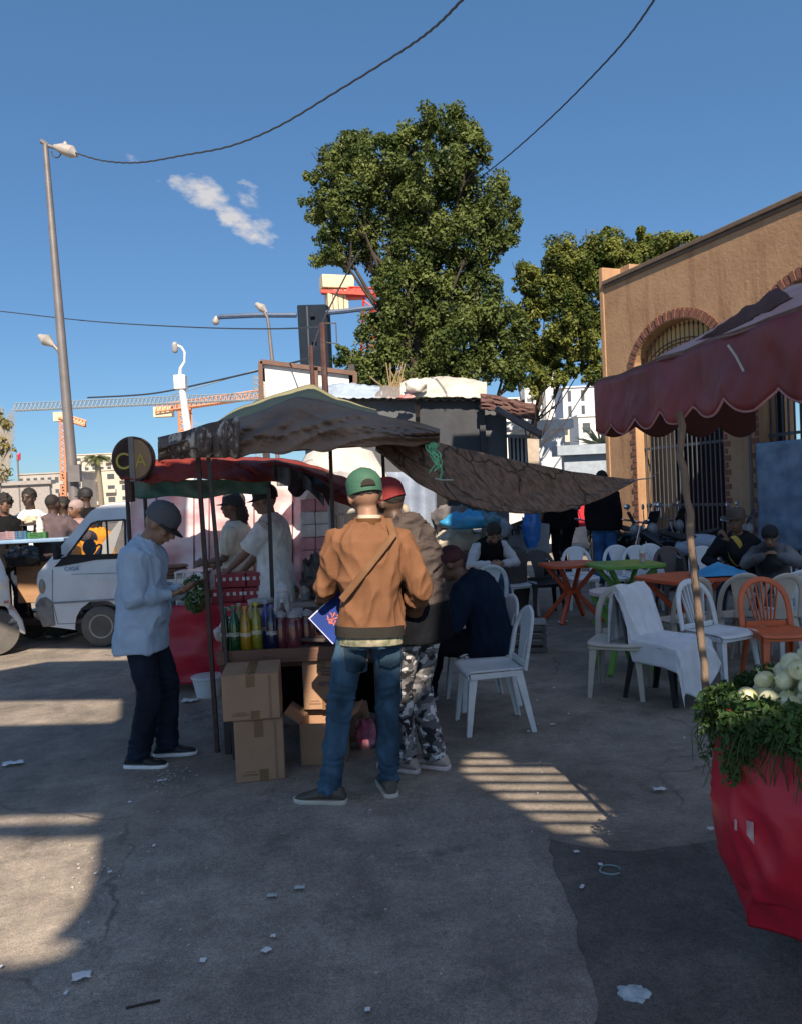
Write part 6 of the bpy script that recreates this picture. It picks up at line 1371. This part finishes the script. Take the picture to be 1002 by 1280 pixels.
# antenna masts near the canopy
for k, (pa, pb, y, r_, lab) in enumerate((((403,404),(410,560),8.4,.035,'tall rusty pipe standing behind the canopy peak'),((389,432),(394,560),8.2,.025,'shorter rusty pipe left of the tall one'))):
    a1, b1 = P(*pa, y), P(*pb, y); t = empty('pipe', (b1.x, y, 0), 0, lab, 'pipe', 'rusty pipes behind the canopy'); MB().tube([V((0,0,0)), b1-V((b1.x,y,0)), a1-V((b1.x,y,0))], r_, 8).build('shaft', RUST, t)
    if k == 0: MB().bar(P(404,404,y)-V((b1.x,y,0)), P(420,404,y)-V((b1.x,y,0)), .012).bar(P(420,404,y)-V((b1.x,y,0)), P(421,428,y)-V((b1.x,y,0)), .012).bar(P(408,428,y)-V((b1.x,y,0)), P(424,430,y)-V((b1.x,y,0)), .01).build('bracket', DKM, t)
# signboard
y = 12.6; sb_ = empty('signboard', V((at(385, y).x, y, 0)), 0, 'blank white billboard panel in a thin brown frame above the shed', 'billboard')
quad('panel', [(327,454),(444,469),(444,500),(327,497)], mat('board_white', (.72,.7,.68), .6, scale=3, dirt=.2), .04, sb_, y)
def fr(a, b_, w_=.07): 
    return MB().bar(P(*a, y-.04)-V(sb_.location), P(*b_, y-.04)-V(sb_.location), w_)
for a, b_ in (((326,452),(445,467)),((326,452),(327,500)),((444,466),(444,500)),((395,459),(396,498))): fr(a, b_).build('frame', mat('frame_brown', (.13,.07,.05), .6), sb_, smooth=False)
for px in (329, 441): x_ = P(px, 495, y).x-sb_.location.x; MB().box((x_, .05, 1.9), (.1,.1,3.8)).build('post', DKM, sb_)
quad('back_panel', [(327,497),(345,485),(398,487),(398,505),(327,507)], mat('board_cream', (.6,.58,.5), .7), .04, sb_, y+.3)
# ------------------------------------------------------------------ junk heap, grey wall
jn = [((580,652),9.95,(.3,.14,.12),BLUEP,'big blue plastic bundle on the junk heap'),((604,650),10.0,(.22,.12,.12),mat('teal_plastic',(.05,.16,.22),.4,bump=.4,bscale=20),'teal plastic bundle on top of the junk heap'),
 ((618,662),10.5,(.2,.14,.14),mat('jeans_rag',(.1,.14,.2),.7,col2=(.25,.28,.33)),'grey-blue rag bundle right in the junk heap'),((570,680),10.3,(.3,.2,.2),mat('cream_sack',(.4,.36,.28),.8,bump=.5),'cream sack at the bottom of the junk heap'),((600,685),10.4,(.34,.2,.24),mat('olive_sack',(.14,.14,.1),.8),'olive sack behind the bearded man'),
 ((566,648),10.4,(.26,.2,.16),mat('grey_sack',(.13,.12,.12),.8),'dark grey sack at the back of the junk heap'),((663,662),10.3,(.12,.1,.3),BP2,'bright blue plastic bag hanging on the grey wall')]
for (px, py), y, rd, m_, lab in jn:
    p = P(px, py, y); o = bagmesh(*rd, px, 8, .3).build('bundle', m_); o.location = p-V((0,0,rd[2]*.8)); tag(o, lab, 'bundle', 'bundles on the junk heap')
b = MB(); b.box((0,0,.42), (1.4,.6,.84)); o = b.build('junk_table', mat('junk_tbl', (.06,.055,.05), .8, dirt=.5), bevel=.02); o.location = (at(588, 9.9).x, 10.25, 0); tag(o, 'dark chest under the junk heap', 'chest')
gw = quad('grey_board', [(600,672),(660,652),(686,655),(686,700),(600,706)], mat('grey_board', (.2,.22,.25), .7, dirt=.3), .1, None, 10.6); tag(gw, 'grey painted board with black scrawl behind the bearded man', 'board')
MB().bar(P(606,670,10.5), P(656,651,10.5), .05).build('board_edge', DKM, gw, smooth=False)
for k, (px, py, s_) in enumerate(((627,668,.28),(642,664,.2),(652,662,.2))):
    p = P(px, py, 10.585); text(('&','n','M')[k], s_, mat('scrawl_black', (.02,.02,.022), .8), gw, Matrix.Translation(p) @ Matrix.Rotation(PI/2, 4, 'X') @ Matrix.Rotation(R(8), 4, 'Z'), 'scrawl')
# red stall cloth and white car behind the slung sheet
o = quad('red_banner', [(722,600),(744,602),(742,656),(716,660)], mat('red_banner', (.5,.01,.03), .6), .05, None, 15.5); tag(o, 'red cloth panel beyond the black clothed legs', 'cloth')
fv = empty('far_car', (P(720, 670, 19).x, 20, 0), 0, 'pale car parked far back beyond the slung sheet', 'car')
MB().prism([(-2,.25),(2,.25),(2.05,.8),(1.4,.9),(.9,1.35),(-1.2,1.38),(-1.9,.9)], -.8, .8).build('body', mat('far_car_white', (.6,.6,.6), .35), fv, smooth=False, bevel=.06)
MB().prism([(-1.1,.92),(.95,.92),(.75,1.28),(-1.0,1.3)], -.81, -.8).build('window', BLP, fv)
for x_ in (-1.25, 1.25): MB().lathe([(.01,-.1),(.3,-.1),(.32,0),(.3,.1),(.01,.1)], (x_, -.74, .32), 20, Matrix.Rotation(PI/2, 3, 'X')).build('wheel', BLK, fv)
# ------------------------------------------------------------------ lamps, cables, cranes
GS = mat('galvanised', (.16,.15,.155), .5, metal=.2, scale=3, dirt=.3); LH = mat('lamp_head', (.34,.32,.3), .4); 
y = 16.0; top_, bot = P(57,182,y), P(95,640,y); foot = bot+(bot-top_)*((bot.z)/(top_.z-bot.z))
lp = empty('street_lamp', foot, 0, 'tall leaning street lamp at left with a second lower lamp head', 'street lamp'); fo = V(foot)
MB().tube([V((0,0,0)), bot-fo, (bot.lerp(top_,.5))-fo, top_-fo], [.13,.115,.09,.055], 14).build('pole', GS, lp)
MB().tube([P(55,180,y)-fo, P(66,184,y)-fo, P(76,186,y)-fo], .035, 8).tube([P(52,176,y)-fo, P(60,182,y)-fo], .05, 6).build('top_arm', GS, lp)
h1 = MB(); h1.tube([P(70,184,y)-fo, P(78,186,y)-fo, P(90,190,y)-fo, P(95,194,y)-fo], [.06,.11,.13,.05], 14, rnd=True); h1.ell(P(82,182,y)-fo, (.05,.05,.09)); h1.build('lamp_head', LH, lp)
MB().tube([P(68+6*math.cos(a)+3, 189+8*math.sin(a), y)-fo for a in [PI*k/10 for k in range(11)]], .012, 6).build('loose_cable', DKM, lp)
MB().tube([P(79,452,y)-fo, P(73,438,y)-fo, P(66,430,y)-fo], .04, 8).build('lower_arm', GS, lp)
MB().tube([P(66,431,y)-fo, P(58,425,y)-fo, P(51,421,y)-fo], [.05,.13,.06], 14, rnd=True).build('lamp_head', LH, lp)
MB().box(P(94,592,y-.15)-fo, (.24,.12,.34)).build('junction_box', GS, lp)
def cable(pts, ys, r_, label, n=24, seed=0, amp=.0):
    out = []
    import itertools
    for k in range(n*(len(pts)-1)+1):
        s_ = k/n; i = min(int(s_), len(pts)-2); w_ = s_-i
        def cr(a, b_, c, d): return .5*((2*b_)+(-a+c)*w_+(2*a-5*b_+4*c-d)*w_*w_+(-a+3*b_-3*c+d)*w_**3)
        q = [pts[max(0, i-1)], pts[i], pts[i+1], pts[min(len(pts)-1, i+2)]]; x = cr(*[z[0] for z in q]); yy = cr(*[z[1] for z in q]); d = ys[0]+(ys[1]-ys[0])*s_/(len(pts)-1)
        p = P(x, yy, d); p.z += amp*math.sin(k*1.3); out.append(p)
    o = MB().tube(out, r_, 6).build('overhead_cable', mat('cable_dark', (.03,.035,.045), .6)); tag(o, label, 'cable', 'overhead cables'); return o
cable([(94,191),(130,201),(175,203),(230,194),(290,182),(350,157),(420,115),(500,65),(545,32),(585,-8),(640,-60)], (16,7), .015, 'thick twisted cable running from the tall lamp head to the top edge', amp=.004)
cable([(600,222),(640,190),(690,145),(740,95),(785,45),(822,-8),(860,-70)], (20,8), .016, 'cable crossing above the big tree to the top right', amp=.003)
cable([(-60,384),(0,389),(120,402),(240,409),(330,411),(392,409),(404,404)], (22,8.4), .012, 'thin horizontal cable reaching the rusty pipe')
cable([(110,497),(190,492),(260,478),(330,462),(380,450),(390,446)], (30,20), .03, 'cable sloping up behind the billboard')
cable([(390,446),(400,410),(440,330),(452,312)], (20,20), .022, 'short steep cable rising into the big tree')
# small lamp near the slab tower
y = 30.; t = empty('street_lamp', V((P(342,455,y).x, y, 0)), 0, 'small single street lamp left of the dark slab tower', 'street lamp'); o_ = V(t.location)
MB().tube([V((0,0,0)), P(341,455,y)-o_, P(336,405,y)-o_, P(334,396,y)-o_, P(329,387,y)-o_], [.09,.08,.06,.06,.06], 10).build('pole', GS, t)
MB().tube([P(333,390,y)-o_, P(328,385,y)-o_, P(322,381,y)-o_], [.06,.17,.1], 12, rnd=True).build('lamp_head', LH, t)
# slab tower with long arms
y = 34.; t = empty('slab_tower', V((P(390,450,y).x, y, 0)), 0, 'dark blue-grey slab tower with a long lamp arm on each side', 'tower'); o_ = V(t.location)
SLB = mat('slab_blue', (.014,.022,.036), .8, scale=2, spec=.1); 
a = [P(371,381,y), P(408,380,y), P(412,470,y), P(378,470,y)]
b = MB(); bl_, br_ = V((a[3].x, y, 0)), V((a[2].x, y, 0)); x0, x1, x2, x3 = a[0], a[1], br_, bl_; off = V((.12,.6,0))
vs = [x0-o_, x1-o_, x2-o_, x3-o_, x0+off-o_, x1+off-o_, x2+off-o_, x3+off-o_]; b.add(vs, [(0,1,2,3),(7,6,5,4),(0,4,5,1),(1,5,6,2),(2,6,7,3),(3,7,4,0)]); b.build('slab', SLB, t, smooth=False, bevel=.05)
b = MB(); b.bar(P(384,383,y-.1)-o_, P(388,470,y-.1)-o_, .06); b.build('seam', mat('slab_line', (.03,.045,.07), .5), t, smooth=False)
for px, py in ((391,393),(393,425)): MB().box(P(px, py, y-.1)-o_, (.2,.1,.2)).build('camera_unit', BLP, t)
for pts in ([(371,394),(320,394),(275,396),(270,399)], [(408,391),(430,389),(461,385),(480,383)]): MB().tube([P(px, py, y)-o_ for px, py in pts], .11, 8).build('lamp_arm', mat('arm_blue', (.05,.085,.16), .45), t)
MB().tube([P(271,398,y)-o_, P(270,402,y)-o_], [.12,.16], 10, rnd=True).build('lamp_head', LH, t)
# cctv pole
y = 24.; WP = mat('white_paint', (.66,.66,.66), .4); t = empty('camera_pole', V((P(236,545,y).x, y, 0)), 0, 'white pole with a curved arm carrying a dome camera', 'camera pole'); o_ = V(t.location)
MB().tube([V((0,0,0)), P(236,545,y)-o_, P(228,486,y)-o_], [.14,.13,.11], 12).build('pole', WP, t); MB().box((P(226,478,y)-o_), (.36,.3,.44)).build('cabinet', WP, t, bevel=.02)
MB().tube([P(px, py, y)-o_ for px, py in ((225,470),(226,460),(231,452),(231,440),(227,434),(220,431))], [.06,.05,.035,.035,.035,.04], 8).build('arm', WP, t); MB().tube([P(219,431,y)-o_, P(219,438,y)-o_], [.1,.09], 12, rnd=True).build('dome_camera', mat('cam_grey', (.3,.3,.32), .3), t)
# cranes
def lattice(mb, a, b_, w_, n, r_):
    a, b_ = V(a), V(b_); d = (b_-a); s_ = d.cross(V((0,1,0))).normalized()*w_ if abs(d.normalized().y) < .9 else V((0,0,w_)); dep = d.cross(s_).normalized()*w_
    cs = [V((0,0,0)), dep, s_+dep*.5]
    for c in cs: mb.tube([a+c, b_+c], r_, 4)
    for k in range(n):
        p, q = a+d*k/n, a+d*(k+1)/n; m_ = (p+q)/2
        for i in (0, 1): mb.tube([p+cs[i], m_+cs[2]], r_*.6, 3); mb.tube([m_+cs[2], q+cs[i]], r_*.6, 3)
y = 140.; CB2 = mat('crane_blue', (.24,.28,.3), .5); CO = mat('crane_orange', (.62,.27,.15), .5); CRD = mat('crane_red', (.5,.05,.03), .5); CRW = mat('concrete_cream', (.62,.52,.36), .7)
t = empty('tower_crane', V((P(330,560,y).x, y, 0)), 0, 'tower crane with long horizontal grey-blue lattice jib at left', 'crane', 'tower cranes'); o_ = V(t.location)
b = MB(); lattice(b, P(20,514,y)-o_, P(328,500,y)-o_, 1.3, 60, .09); b.build('jib', CB2, t)
b = MB(); b.tube([P(215,494,y)-o_, P(330,460,y)-o_], .09, 4); b.build('tie_bar', CB2, t); b = MB(); lattice(b, V((0,0,0)), P(330,470,y)-o_, 1.6, 26, .13); b.build('mast', CB2, t)
y = 170.; t = empty('tower_crane', V((P(239,560,y).x, y, 0)), 0, 'orange tower crane right behind the camera pole', 'crane', 'tower cranes'); o_ = V(t.location)
b = MB(); lattice(b, V((0,0,0)), P(238,504,y)-o_, 2.2, 14, .35); b.build('mast', CO, t); b = MB(); lattice(b, P(197,516,y)-o_, P(330,497,y)-o_, 1.6, 22, .2); b.build('jib', CO, t)
b = MB(); b.box(P(205,515,y)-o_, (4,2,2.2)); b.build('counterweight', CRW, t)
y = 190.; t = empty('tower_crane', V((P(83,600,y).x, y, 0)), 0, 'small far orange crane beside the tall lamp pole', 'crane', 'tower cranes'); o_ = V(t.location)
b = MB(); lattice(b, P(76,523,y)-o_, P(108,533,y)-o_, 1.2, 8, .3); b.build('jib', CO, t); b = MB(); b.box(P(75,521,y)-o_, (2.4,2,2.2)); b.build('counterweight', CRW, t); b = MB(); lattice(b, V((0,0,0)), P(84,524,y)-o_, 1.4, 16, .25); b.build('mast', CO, t)
y = 60.; t = empty('tower_crane', V((P(445,450,y).x, y+3, 0)), 0, 'red crane arm with cream concrete counterweight left of the big tree', 'crane', 'tower cranes'); o_ = V(t.location)
b = MB(); px0 = P(422,360,y)-o_; b.box(P(421,354,y)-o_, (2.5,1.2,1.0), Matrix.Rotation(R(18), 3, 'Z')); b.build('counterweight', CRW, t, bevel=.05)
b = MB()
for k in range(4): b.box(P(411+6.5*k,377,y-.1+.12*k)-o_, (.36,1.2,1.55), Matrix.Rotation(R(18), 3, 'Z'))
b.build('counterweight_slab', CRW, t, bevel=.03)
b = MB(); lattice(b, P(402,367,y)-o_, P(470,371,y)-o_, .55, 9, .09); b.bar(P(402,364,y-.6)-o_, P(470,368,y-.6)-o_, .25); b.box(P(443,368,y)-o_, (1.2,.8,.7)); b.build('jib', CRD, t)
b = MB(); lattice(b, V((0,0,0)), P(470,366,y)-o_, .9, 14, .1); b.build('mast', CRD, t)
# ------------------------------------------------------------------ far buildings
def block(name, px0, px1, pyt, y, dep, m, label, rows, cols, group=None, wm=None, balc=True, wsz=(.5,.45), face=0):
    a, b_ = P(px0, pyt, y), P(px1, pyt, y); hgt = (a.z+b_.z)/2; cx = (a.x+b_.x)/2; w_ = b_.x-a.x
    t = empty(name, (cx, y, 0), 0, label, 'building', group); MB().box((0, dep/2, hgt/2), (w_, dep, hgt)).build('wall', m, t, smooth=False)
    MB().box((0, dep/2, hgt+.12), (w_+.5, dep+.5, .3)).build('roof', m, t, smooth=False)
    wm = wm or mat('far_window', (.07,.08,.09), .3); fh = 3.0; n = 0
    for r_ in range(rows):
        for c in range(cols):
            z = hgt-1.6-r_*fh; x = -w_/2+w_*(c+.5)/cols
            if z < 1: continue
            ww = w_/cols*wsz[0]; wh_ = fh*wsz[1]; f = MB().box((x, -.02, z), (ww, .1, wh_)).build('window', wm, t, smooth=False); n += 1
            if balc and (c+r_) % 2 == 0: MB().box((x, -.55, z-wh_*.5-.1), (ww*1.5, 1.1, .9)).build('balcony', m, t, smooth=False)
    return t
CWH = mat('far_cream', (.52,.47,.4), .85, scale=.3, var=.08, bump=0); CGR = mat('far_grey', (.36,.34,.32), .85, scale=.3, bump=0); CW2 = mat('far_white', (.74,.73,.7), .8, scale=.2, var=.05, bump=0)
block('apartment_block', 22, 102, 592, 190, 10, CGR, 'low grey-cream apartment building with square windows far left', 4, 9)
block('apartment_block', 94, 150, 568, 240, 10, CWH, 'taller cream apartment building behind the palm', 6, 6)
block('apartment_block', 112, 200, 587, 200, 10, CWH, 'cream balconied block right of the palm', 4, 5)
block('apartment_block', -60, 30, 612, 195, 10, CGR, 'low grey building at the far left edge', 2, 4)
block('apartment_block', 160, 420, 600, 210, 10, CWH, 'long low cream building behind the second stall', 3, 10)
block('boundary_wall', -20, 62, 606, 60, .3, mat('grey_wall', (.3,.28,.27), .85), 'plain grey boundary wall behind the people at left', 0, 0)
block('apartment_tower', 655, 684, 486, 220, 8, CW2, 'left part of the white apartment tower with balconies', 9, 2, wsz=(.4,.4))
block('apartment_tower', 680, 698, 462, 215, 8, CW2, 'tall narrow white tower with small square windows', 10, 1, balc=False, wsz=(.25,.3))
block('apartment_tower', 630, 660, 498, 225, 8, CW2, 'white tower wing half hidden by the big tree', 8, 2, wsz=(.4,.4))
block('apartment_building', 702, 752, 484, 150, 8, mat('far_white_blue', (.5,.55,.62), .8, scale=.2, bump=0), 'pale blue-white gabled building right of the towers', 3, 3, balc=False, wsz=(.25,.7))
block('low_building', 700, 722, 525, 120, 6, CWH, 'small cream building with flat roof below the gabled one', 3, 2, balc=False)
block('low_building', 722, 760, 520, 110, 6, CW2, 'low white building behind the agave', 3, 2, balc=False)
block('white_wall', 640, 705, 536, 26, .4, mat('wall_bluewhite', (.5,.54,.6), .8, bump=0), 'plain white wall beyond the slung sheet', 0, 0)
block('white_wall', 704, 800, 566, 24, .4, mat('wall_grey', (.3,.36,.43), .8, bump=0), 'lower grey-blue wall beside the white one', 0, 0)
# flag
y = 60; t = empty('flagpole', V((P(24,600,y).x, y, 0)), 0, 'thin flagpole with a small red flag at far left', 'flag'); o_ = V(t.location)
MB().tube([V((0,0,0)), P(22,569,y)-o_], .06, 6).build('pole', GS, t); MB().grid(lambda u, v: P(21+5*u, 567+9*v+1.5*math.sin(u*5), y+.2*math.sin(u*6))-o_, 8, 5).build('flag', mat('flag_red', (.6,.02,.04), .7), t, solid=.02)
# ------------------------------------------------------------------ trees
def tree(name, base, clumps, n, size, m, tm, label, trunk_r=.3, limbs=True, group=None, y=20, thick=.8, el=1.0, kinds=1.0):
    # clumps: px, py, rpx, dy
    t = empty(name, base, 0, label, 'tree', group); o_ = V(base); cs = []
    for px, py, r_, dy in clumps:
        c = P(px, py, y+dy); rr = r_*(y+dy)/F; cs.append((c-o_, rr))
    tb = MB(); zc = max(c.z for c, r_ in cs)
    cen = sum((c for c, r_ in cs), V())/len(cs)
    tp = V((cen.x if abs(cen.x) < 1.2 else cen.x*.6, cen.y, zc*.82)); pts = [V((0,0,0)).lerp(tp, k/8)+V((nz((k*.6,0,1)), nz((0,k*.6,2)), 0))*.3*min(1, k/3) for k in range(9)]
    tb.tube(pts, [trunk_r*(1-.85*k/8) for k in range(9)], 12); tr_ = tb.build('trunk', tm, t)
    lb = MB()
    for c, r_ in cs:
        k = max(1, min(7, int((c.z-.8)/tp.z*8*.8))); p0 = pts[k]; mid = p0.lerp(c, .5)+V((0,0,-.12*(c-p0).length))
        lb.tube([p0, mid, c], [trunk_r*.2, trunk_r*.11, .015], 6)
        for q in range(5):
            e_ = c+V((random.gauss(0,.5), random.gauss(0,.5), random.gauss(0,.5)))*r_*.75; lb.tube([mid.lerp(c,.6), e_], [.035,.01], 4)
    lb.build('limb', tm, tr_)
    cb = MB(); tot = sum(r_**2 for c, r_ in cs)
    for c, r_ in cs:
        k = int(n*r_*r_/tot); sub = [(c+V((random.gauss(0,1), random.gauss(0,1)*thick, random.gauss(0,1))).normalized()*r_*random.uniform(.35,.95), r_*random.uniform(.16,.38)) for _ in range(20)]
        for _ in range(k):
            sc, sr = random.choice(sub)
            if random.random() < .12: sc, sr = c, r_*.7
            q = V((random.gauss(0,1), random.gauss(0,1), random.gauss(0,1))).normalized(); p = sc+q*sr*random.random()**.35
            leaf(cb, p, q+V((0,0,.3)), size, el)
    cr_ = cb.build('crown', m, t, smooth=False, recalc=False); return t
def lm(n, c, c2, tr=.3):
    m = mat(n, c, .42, scale=1.4, col2=c2, var=.25, bump=0, trans=tr, detail=8, spec=.2); return m
BARK = mat('bark', (.05,.04,.032), .9, scale=8, stretch=(3,3,.6), bump=.6, bscale=12)
random.seed(21)
T1 = [(560,160,34,0),(520,175,34,.5),(590,185,26,-.4),(480,200,40,0),(440,190,34,.6),(410,220,26,0),(400,262,22,.3),(440,250,40,-.3),(490,245,44,.6),(540,220,44,-.5),(585,235,42,.3),(620,262,32,0),(628,300,20,.3),(540,280,46,0),(490,300,40,.4),(415,305,28,0),(450,312,30,.5),(590,300,34,-.3),(600,338,24,0),(540,340,46,.3),(500,360,40,-.3),(560,385,42,.3),(510,410,48,.5),(600,385,38,0),(470,430,40,0),(560,430,48,-.3),(615,430,36,.4),(500,460,44,.3),(450,470,28,0),(580,470,40,.3),(640,410,26,.6),(430,445,14,0),(645,462,24,.6),(545,475,40,0)]
BF = [P(520,600,20).x, 20.5, 0]
tree('ficus_tree', V(BF), [(a_, b_, c_*1.1, d_) for a_, b_, c_, d_ in T1], 150000, .098, lm('ficus_leaf', (.042,.076,.02), (.165,.205,.06)), BARK, 'tall dark green ficus tree rising behind the shed', .45, y=20)
T2 = [(700,330,34,0),(745,310,32,.4),(775,320,34,0),(815,312,30,.5),(850,308,24,.2),(872,312,16,.4),(680,365,34,0),(730,355,40,0),(780,350,36,.8),(660,395,26,.2),(705,400,36,-.2),(745,400,32,.4),(655,350,22,.3),(690,440,28,.2),(735,445,24,.5),(740,330,30,0),(660,440,26,.5),(830,330,26,1)]
tree('ficus_tree', V((P(652,600,23).x, 24.5, 0)), T2+[(672,476,20,-.6),(700,472,14,-.4),(645,462,20,0),(675,462,16,.3),(712,462,13,.2),(742,470,18,.4),(720,430,30,0)], 85000, .105, lm('ficus_leaf_bright', (.045,.08,.016), (.22,.245,.06)), BARK, 'lower bright green tree between the tall tree and the ochre building', .17, y=23.5)
# palm, poplar-like tree, agave, shrubs on roof
PAL = lm('palm_leaf', (.09,.12,.04), (.2,.22,.09)); y = 90; t = empty('palm_tree', V((P(126,600,y).x, y, 0)), 0, 'palm tree in front of the cream apartment buildings', 'palm'); o_ = V(t.location); c = P(121,572,y)-o_
MB().tube([V((0,0,0)), c*.5+V((.1,0,0)), c], [.4,.3,.34], 10).build('trunk', mat('palm_trunk', (.2,.17,.13), .9), t)
def fronds(c, n, ln, droop, w_, name, m, par, up_=.5):
    b = MB()
    for k in range(n):
        a = k*2.4; e_ = random.uniform(-.3,1.2)*up_+.1; d = V((math.cos(a), math.sin(a), e_)).normalized(); s_ = d.cross(V((0,0,1))).normalized(); pts = []
        for q in range(8): u = q/7; pts.append(c+d*ln*u-V((0,0,droop*ln*u*u)))
        for q in range(7):
            for z in (-1, 1):
                for h in (0, .5):
                    p = pts[q].lerp(pts[q+1], h); l_ = w_*math.sin(PI*min(1, (q+h+.8)/8)); b.add([p, p+(pts[q+1]-pts[q])*.45, p+s_*z*l_+(pts[q+1]-pts[q])*.9-V((0,0,l_*.4))], [(0,1,2)])
    b.build(name, m, par, smooth=False, recalc=False)
fronds(c, 40, 1.9, .55, .4, 'crown', PAL, t)
y = 30; t = empty('agave_plant', V((P(745,600,y).x, y, 0)), 0, 'spiky agave plant left of the ochre building corner', 'plant'); o_ = V(t.location); b = MB(); c = P(750,556,y)-o_
MB().tube([V((0,0,0)), c], .25, 8).build('stem', BARK, t)
for k in range(60):
    a = random.random()*6.28; e_ = random.uniform(-.3,1.3); d = V((math.cos(a), math.sin(a)*.6, e_)).normalized(); l_ = random.uniform(.8,1.4); s_ = d.cross(V((0,1,0))).normalized()*.05; b.add([c-s_, c+s_, c+d*l_], [(0,1,2)])
b.build('leaf_rosette', lm('agave', (.25,.28,.18), (.4,.42,.28)), t, smooth=False, recalc=False)
random.seed(4)
tree('bare_tree', V((P(-5,600,30).x, 30, 0)), [(4,560,14,0),(2,590,16,0),(10,530,10,0),(-4,520,14,0),(-10,560,20,0)], 900, .16, lm('yellow_leaf', (.25,.22,.06), (.35,.3,.1)), mat('twig', (.3,.28,.25), .9), 'thin half bare tree at the left edge', .12, y=30)
b = MB()
for k in range(60):
    p = P(random.uniform(-14,10), 600, 30); q = P(random.uniform(0,22), random.uniform(505,560), 30); b.tube([p, p.lerp(q,.5)+V((random.uniform(-.1,.1),0,0)), q], [.03,.018,.006], 4)
o = b.build('branches', mat('twig', (.3,.28,.25), .9), bpy.data.objects['bare_tree']); o.matrix_parent_inverse = Matrix.Translation(-V(bpy.data.objects['bare_tree'].location))
# ------------------------------------------------------------------ litter
PM = mat('paper_white', (.72,.73,.75), .6); PM2 = mat('plastic_scrap', (.45,.5,.5), .3)
lit = [((238,878),.13,.05,0),((17,957),.12,.04,20),((103,1226),.06,.03,25),((254,1206),.035,.025,0),((334,1193),.05,.03,50),((83,1247),.02,.02,0),((703,779),.2,.1,0),((824,990),.11,.04,0),((763,1090),.0,.03,0),((727,1113),.05,.015,60),((720,1069),.04,.02,10),((888,1040),.05,.03,10),((165,944),.04,.02,0),((200,979),.05,.02,15),((207,978),.03,.03,0),((163,1006),.03,.02,0),((193,1061),.02,.02,0),((342,1175),.03,.02,0),((463,1016),.02,.01,0),((375,1114),.07,.03,0),((341,1124),.07,.03,0),((681,793),.06,.05,0),((692,862),.03,.02,0),((671,878),.02,.02,0),((690,908),.05,.02,0),((120,1096),.02,.02,0),((138,1094),.03,.02,30),((460,1268),.03,.02,0),((865,1150),.0,.02,0),((1,1214),.02,.02,0),((660,917),.03,.02,0),((710,895),.02,.02,0),((855,925),.02,.02,0),((750,1085),.03,.02,0),((290,868),.04,.02,0)]
random.seed(9)
lab = {0:'crumpled white papers lying left of the drinks cart',1:'long white paper strip on the asphalt at left edge',2:'white scrap of paper at the bottom left',6:'crumpled white paper under the orange cross-leg table'}
pl = empty('x') if 0 else None
for i, (q, w_, d_, a_) in enumerate(lit):
    if w_ == 0: continue
    if i > 2: w_ *= .6; d_ *= .6
    p = G(*q); b = MB(); ns_ = i*3.1
    b.grid(lambda u, v: V(((u-.5)*w_*(1+.3*nz((u*3+ns_, v*3, 0))), (v-.5)*d_*1.6*(1+.4*nz((u*3, v*3+ns_, 5))), .008+.25*d_*ridge(V((u*2.5+ns_, v*2.5, 0))))), 10, 8)
    o = b.build('paper_scrap', PM if i not in (19,20,8) else PM2, solid=.001); o.location = (p.x, p.y, .008); o.rotation_euler[2] = R(a_); tag(o, lab.get(i, 'tiny pale scrap of litter on the asphalt'), 'litter', 'scraps of litter on the asphalt')
b = MB()
for k in range(260):
    px, py = random.choice(((200,975,50,26),(155,900,120,60),(430,950,420,200),(700,900,260,150),(120,1090,60,60),(380,1150,380,110),(780,1080,150,120)))[:2], 0
    z_ = random.choice(((200,980,42,24),(205,975,30,18),(230,905,90,40),(430,1100,400,150),(720,930,240,120),(120,1090,50,40),(330,870,300,40)))
    p = G(z_[0]+random.gauss(0,z_[2]*.5), z_[1]+random.gauss(0,z_[3]*.5)); s_ = random.uniform(.0015,.006); b.box((p.x, p.y, s_*.4+.004), (s_*2, s_*1.3, s_*.8), Matrix.Rotation(random.random()*3, 3, 'Z'))
tag(b.build('gravel', mat('crumbs', (.45,.43,.4), .8, scale=40), smooth=False), 'scattered crumbs and grit on the asphalt', 'grit', kind='stuff')
# manhole ring and white paint splash
p = G(762, 1091); o = MB().tube([V((.04*math.cos(a)*(1+.3*nz((a,0,0))), .04*math.sin(a), .003)) for a in [2*PI*k/30 for k in range(27)]], .004, 5).build('plastic_ring', mat('ring_teal', (.25,.33,.33), .5)); o.location = p+V((0,0,.010)); tag(o, 'flattened pale teal plastic ring on the asphalt', 'litter')
b = MB(); c = G(792, 1246); ol = []
for k in range(60): a = 2*PI*k/60; r_ = 1+.35*nz((math.cos(a)*2.3, math.sin(a)*2.3, 7))+.12*nz((math.cos(a)*9, math.sin(a)*9, 1)); ol.append((c.x+.048*r_*math.cos(a), c.y+.04*r_*math.sin(a)))
b.prism(ol, .0095, .013, f=lambda x, y, z: V((x, z, y))); o = b.build('paint_splash', mat('paint_pale', (.42,.52,.55), .6, scale=30, col2=(.6,.68,.7), dirt=.6, dirtcol=(.15,.16,.16)), smooth=False); struct(o)
o = MB().bar((0,0,.008), (.1,.03,.008), .006).build('twig', mat('bark', (.09,.07,.055))); o.location = G(158, 1263); tag(o, 'dark twig on the asphalt at the bottom left', 'twig')
bpy.context.view_layer.update()
if 'unseen' in bpy.data.objects['added_shade_roof']: del bpy.data.objects['added_shade_roof']['unseen']
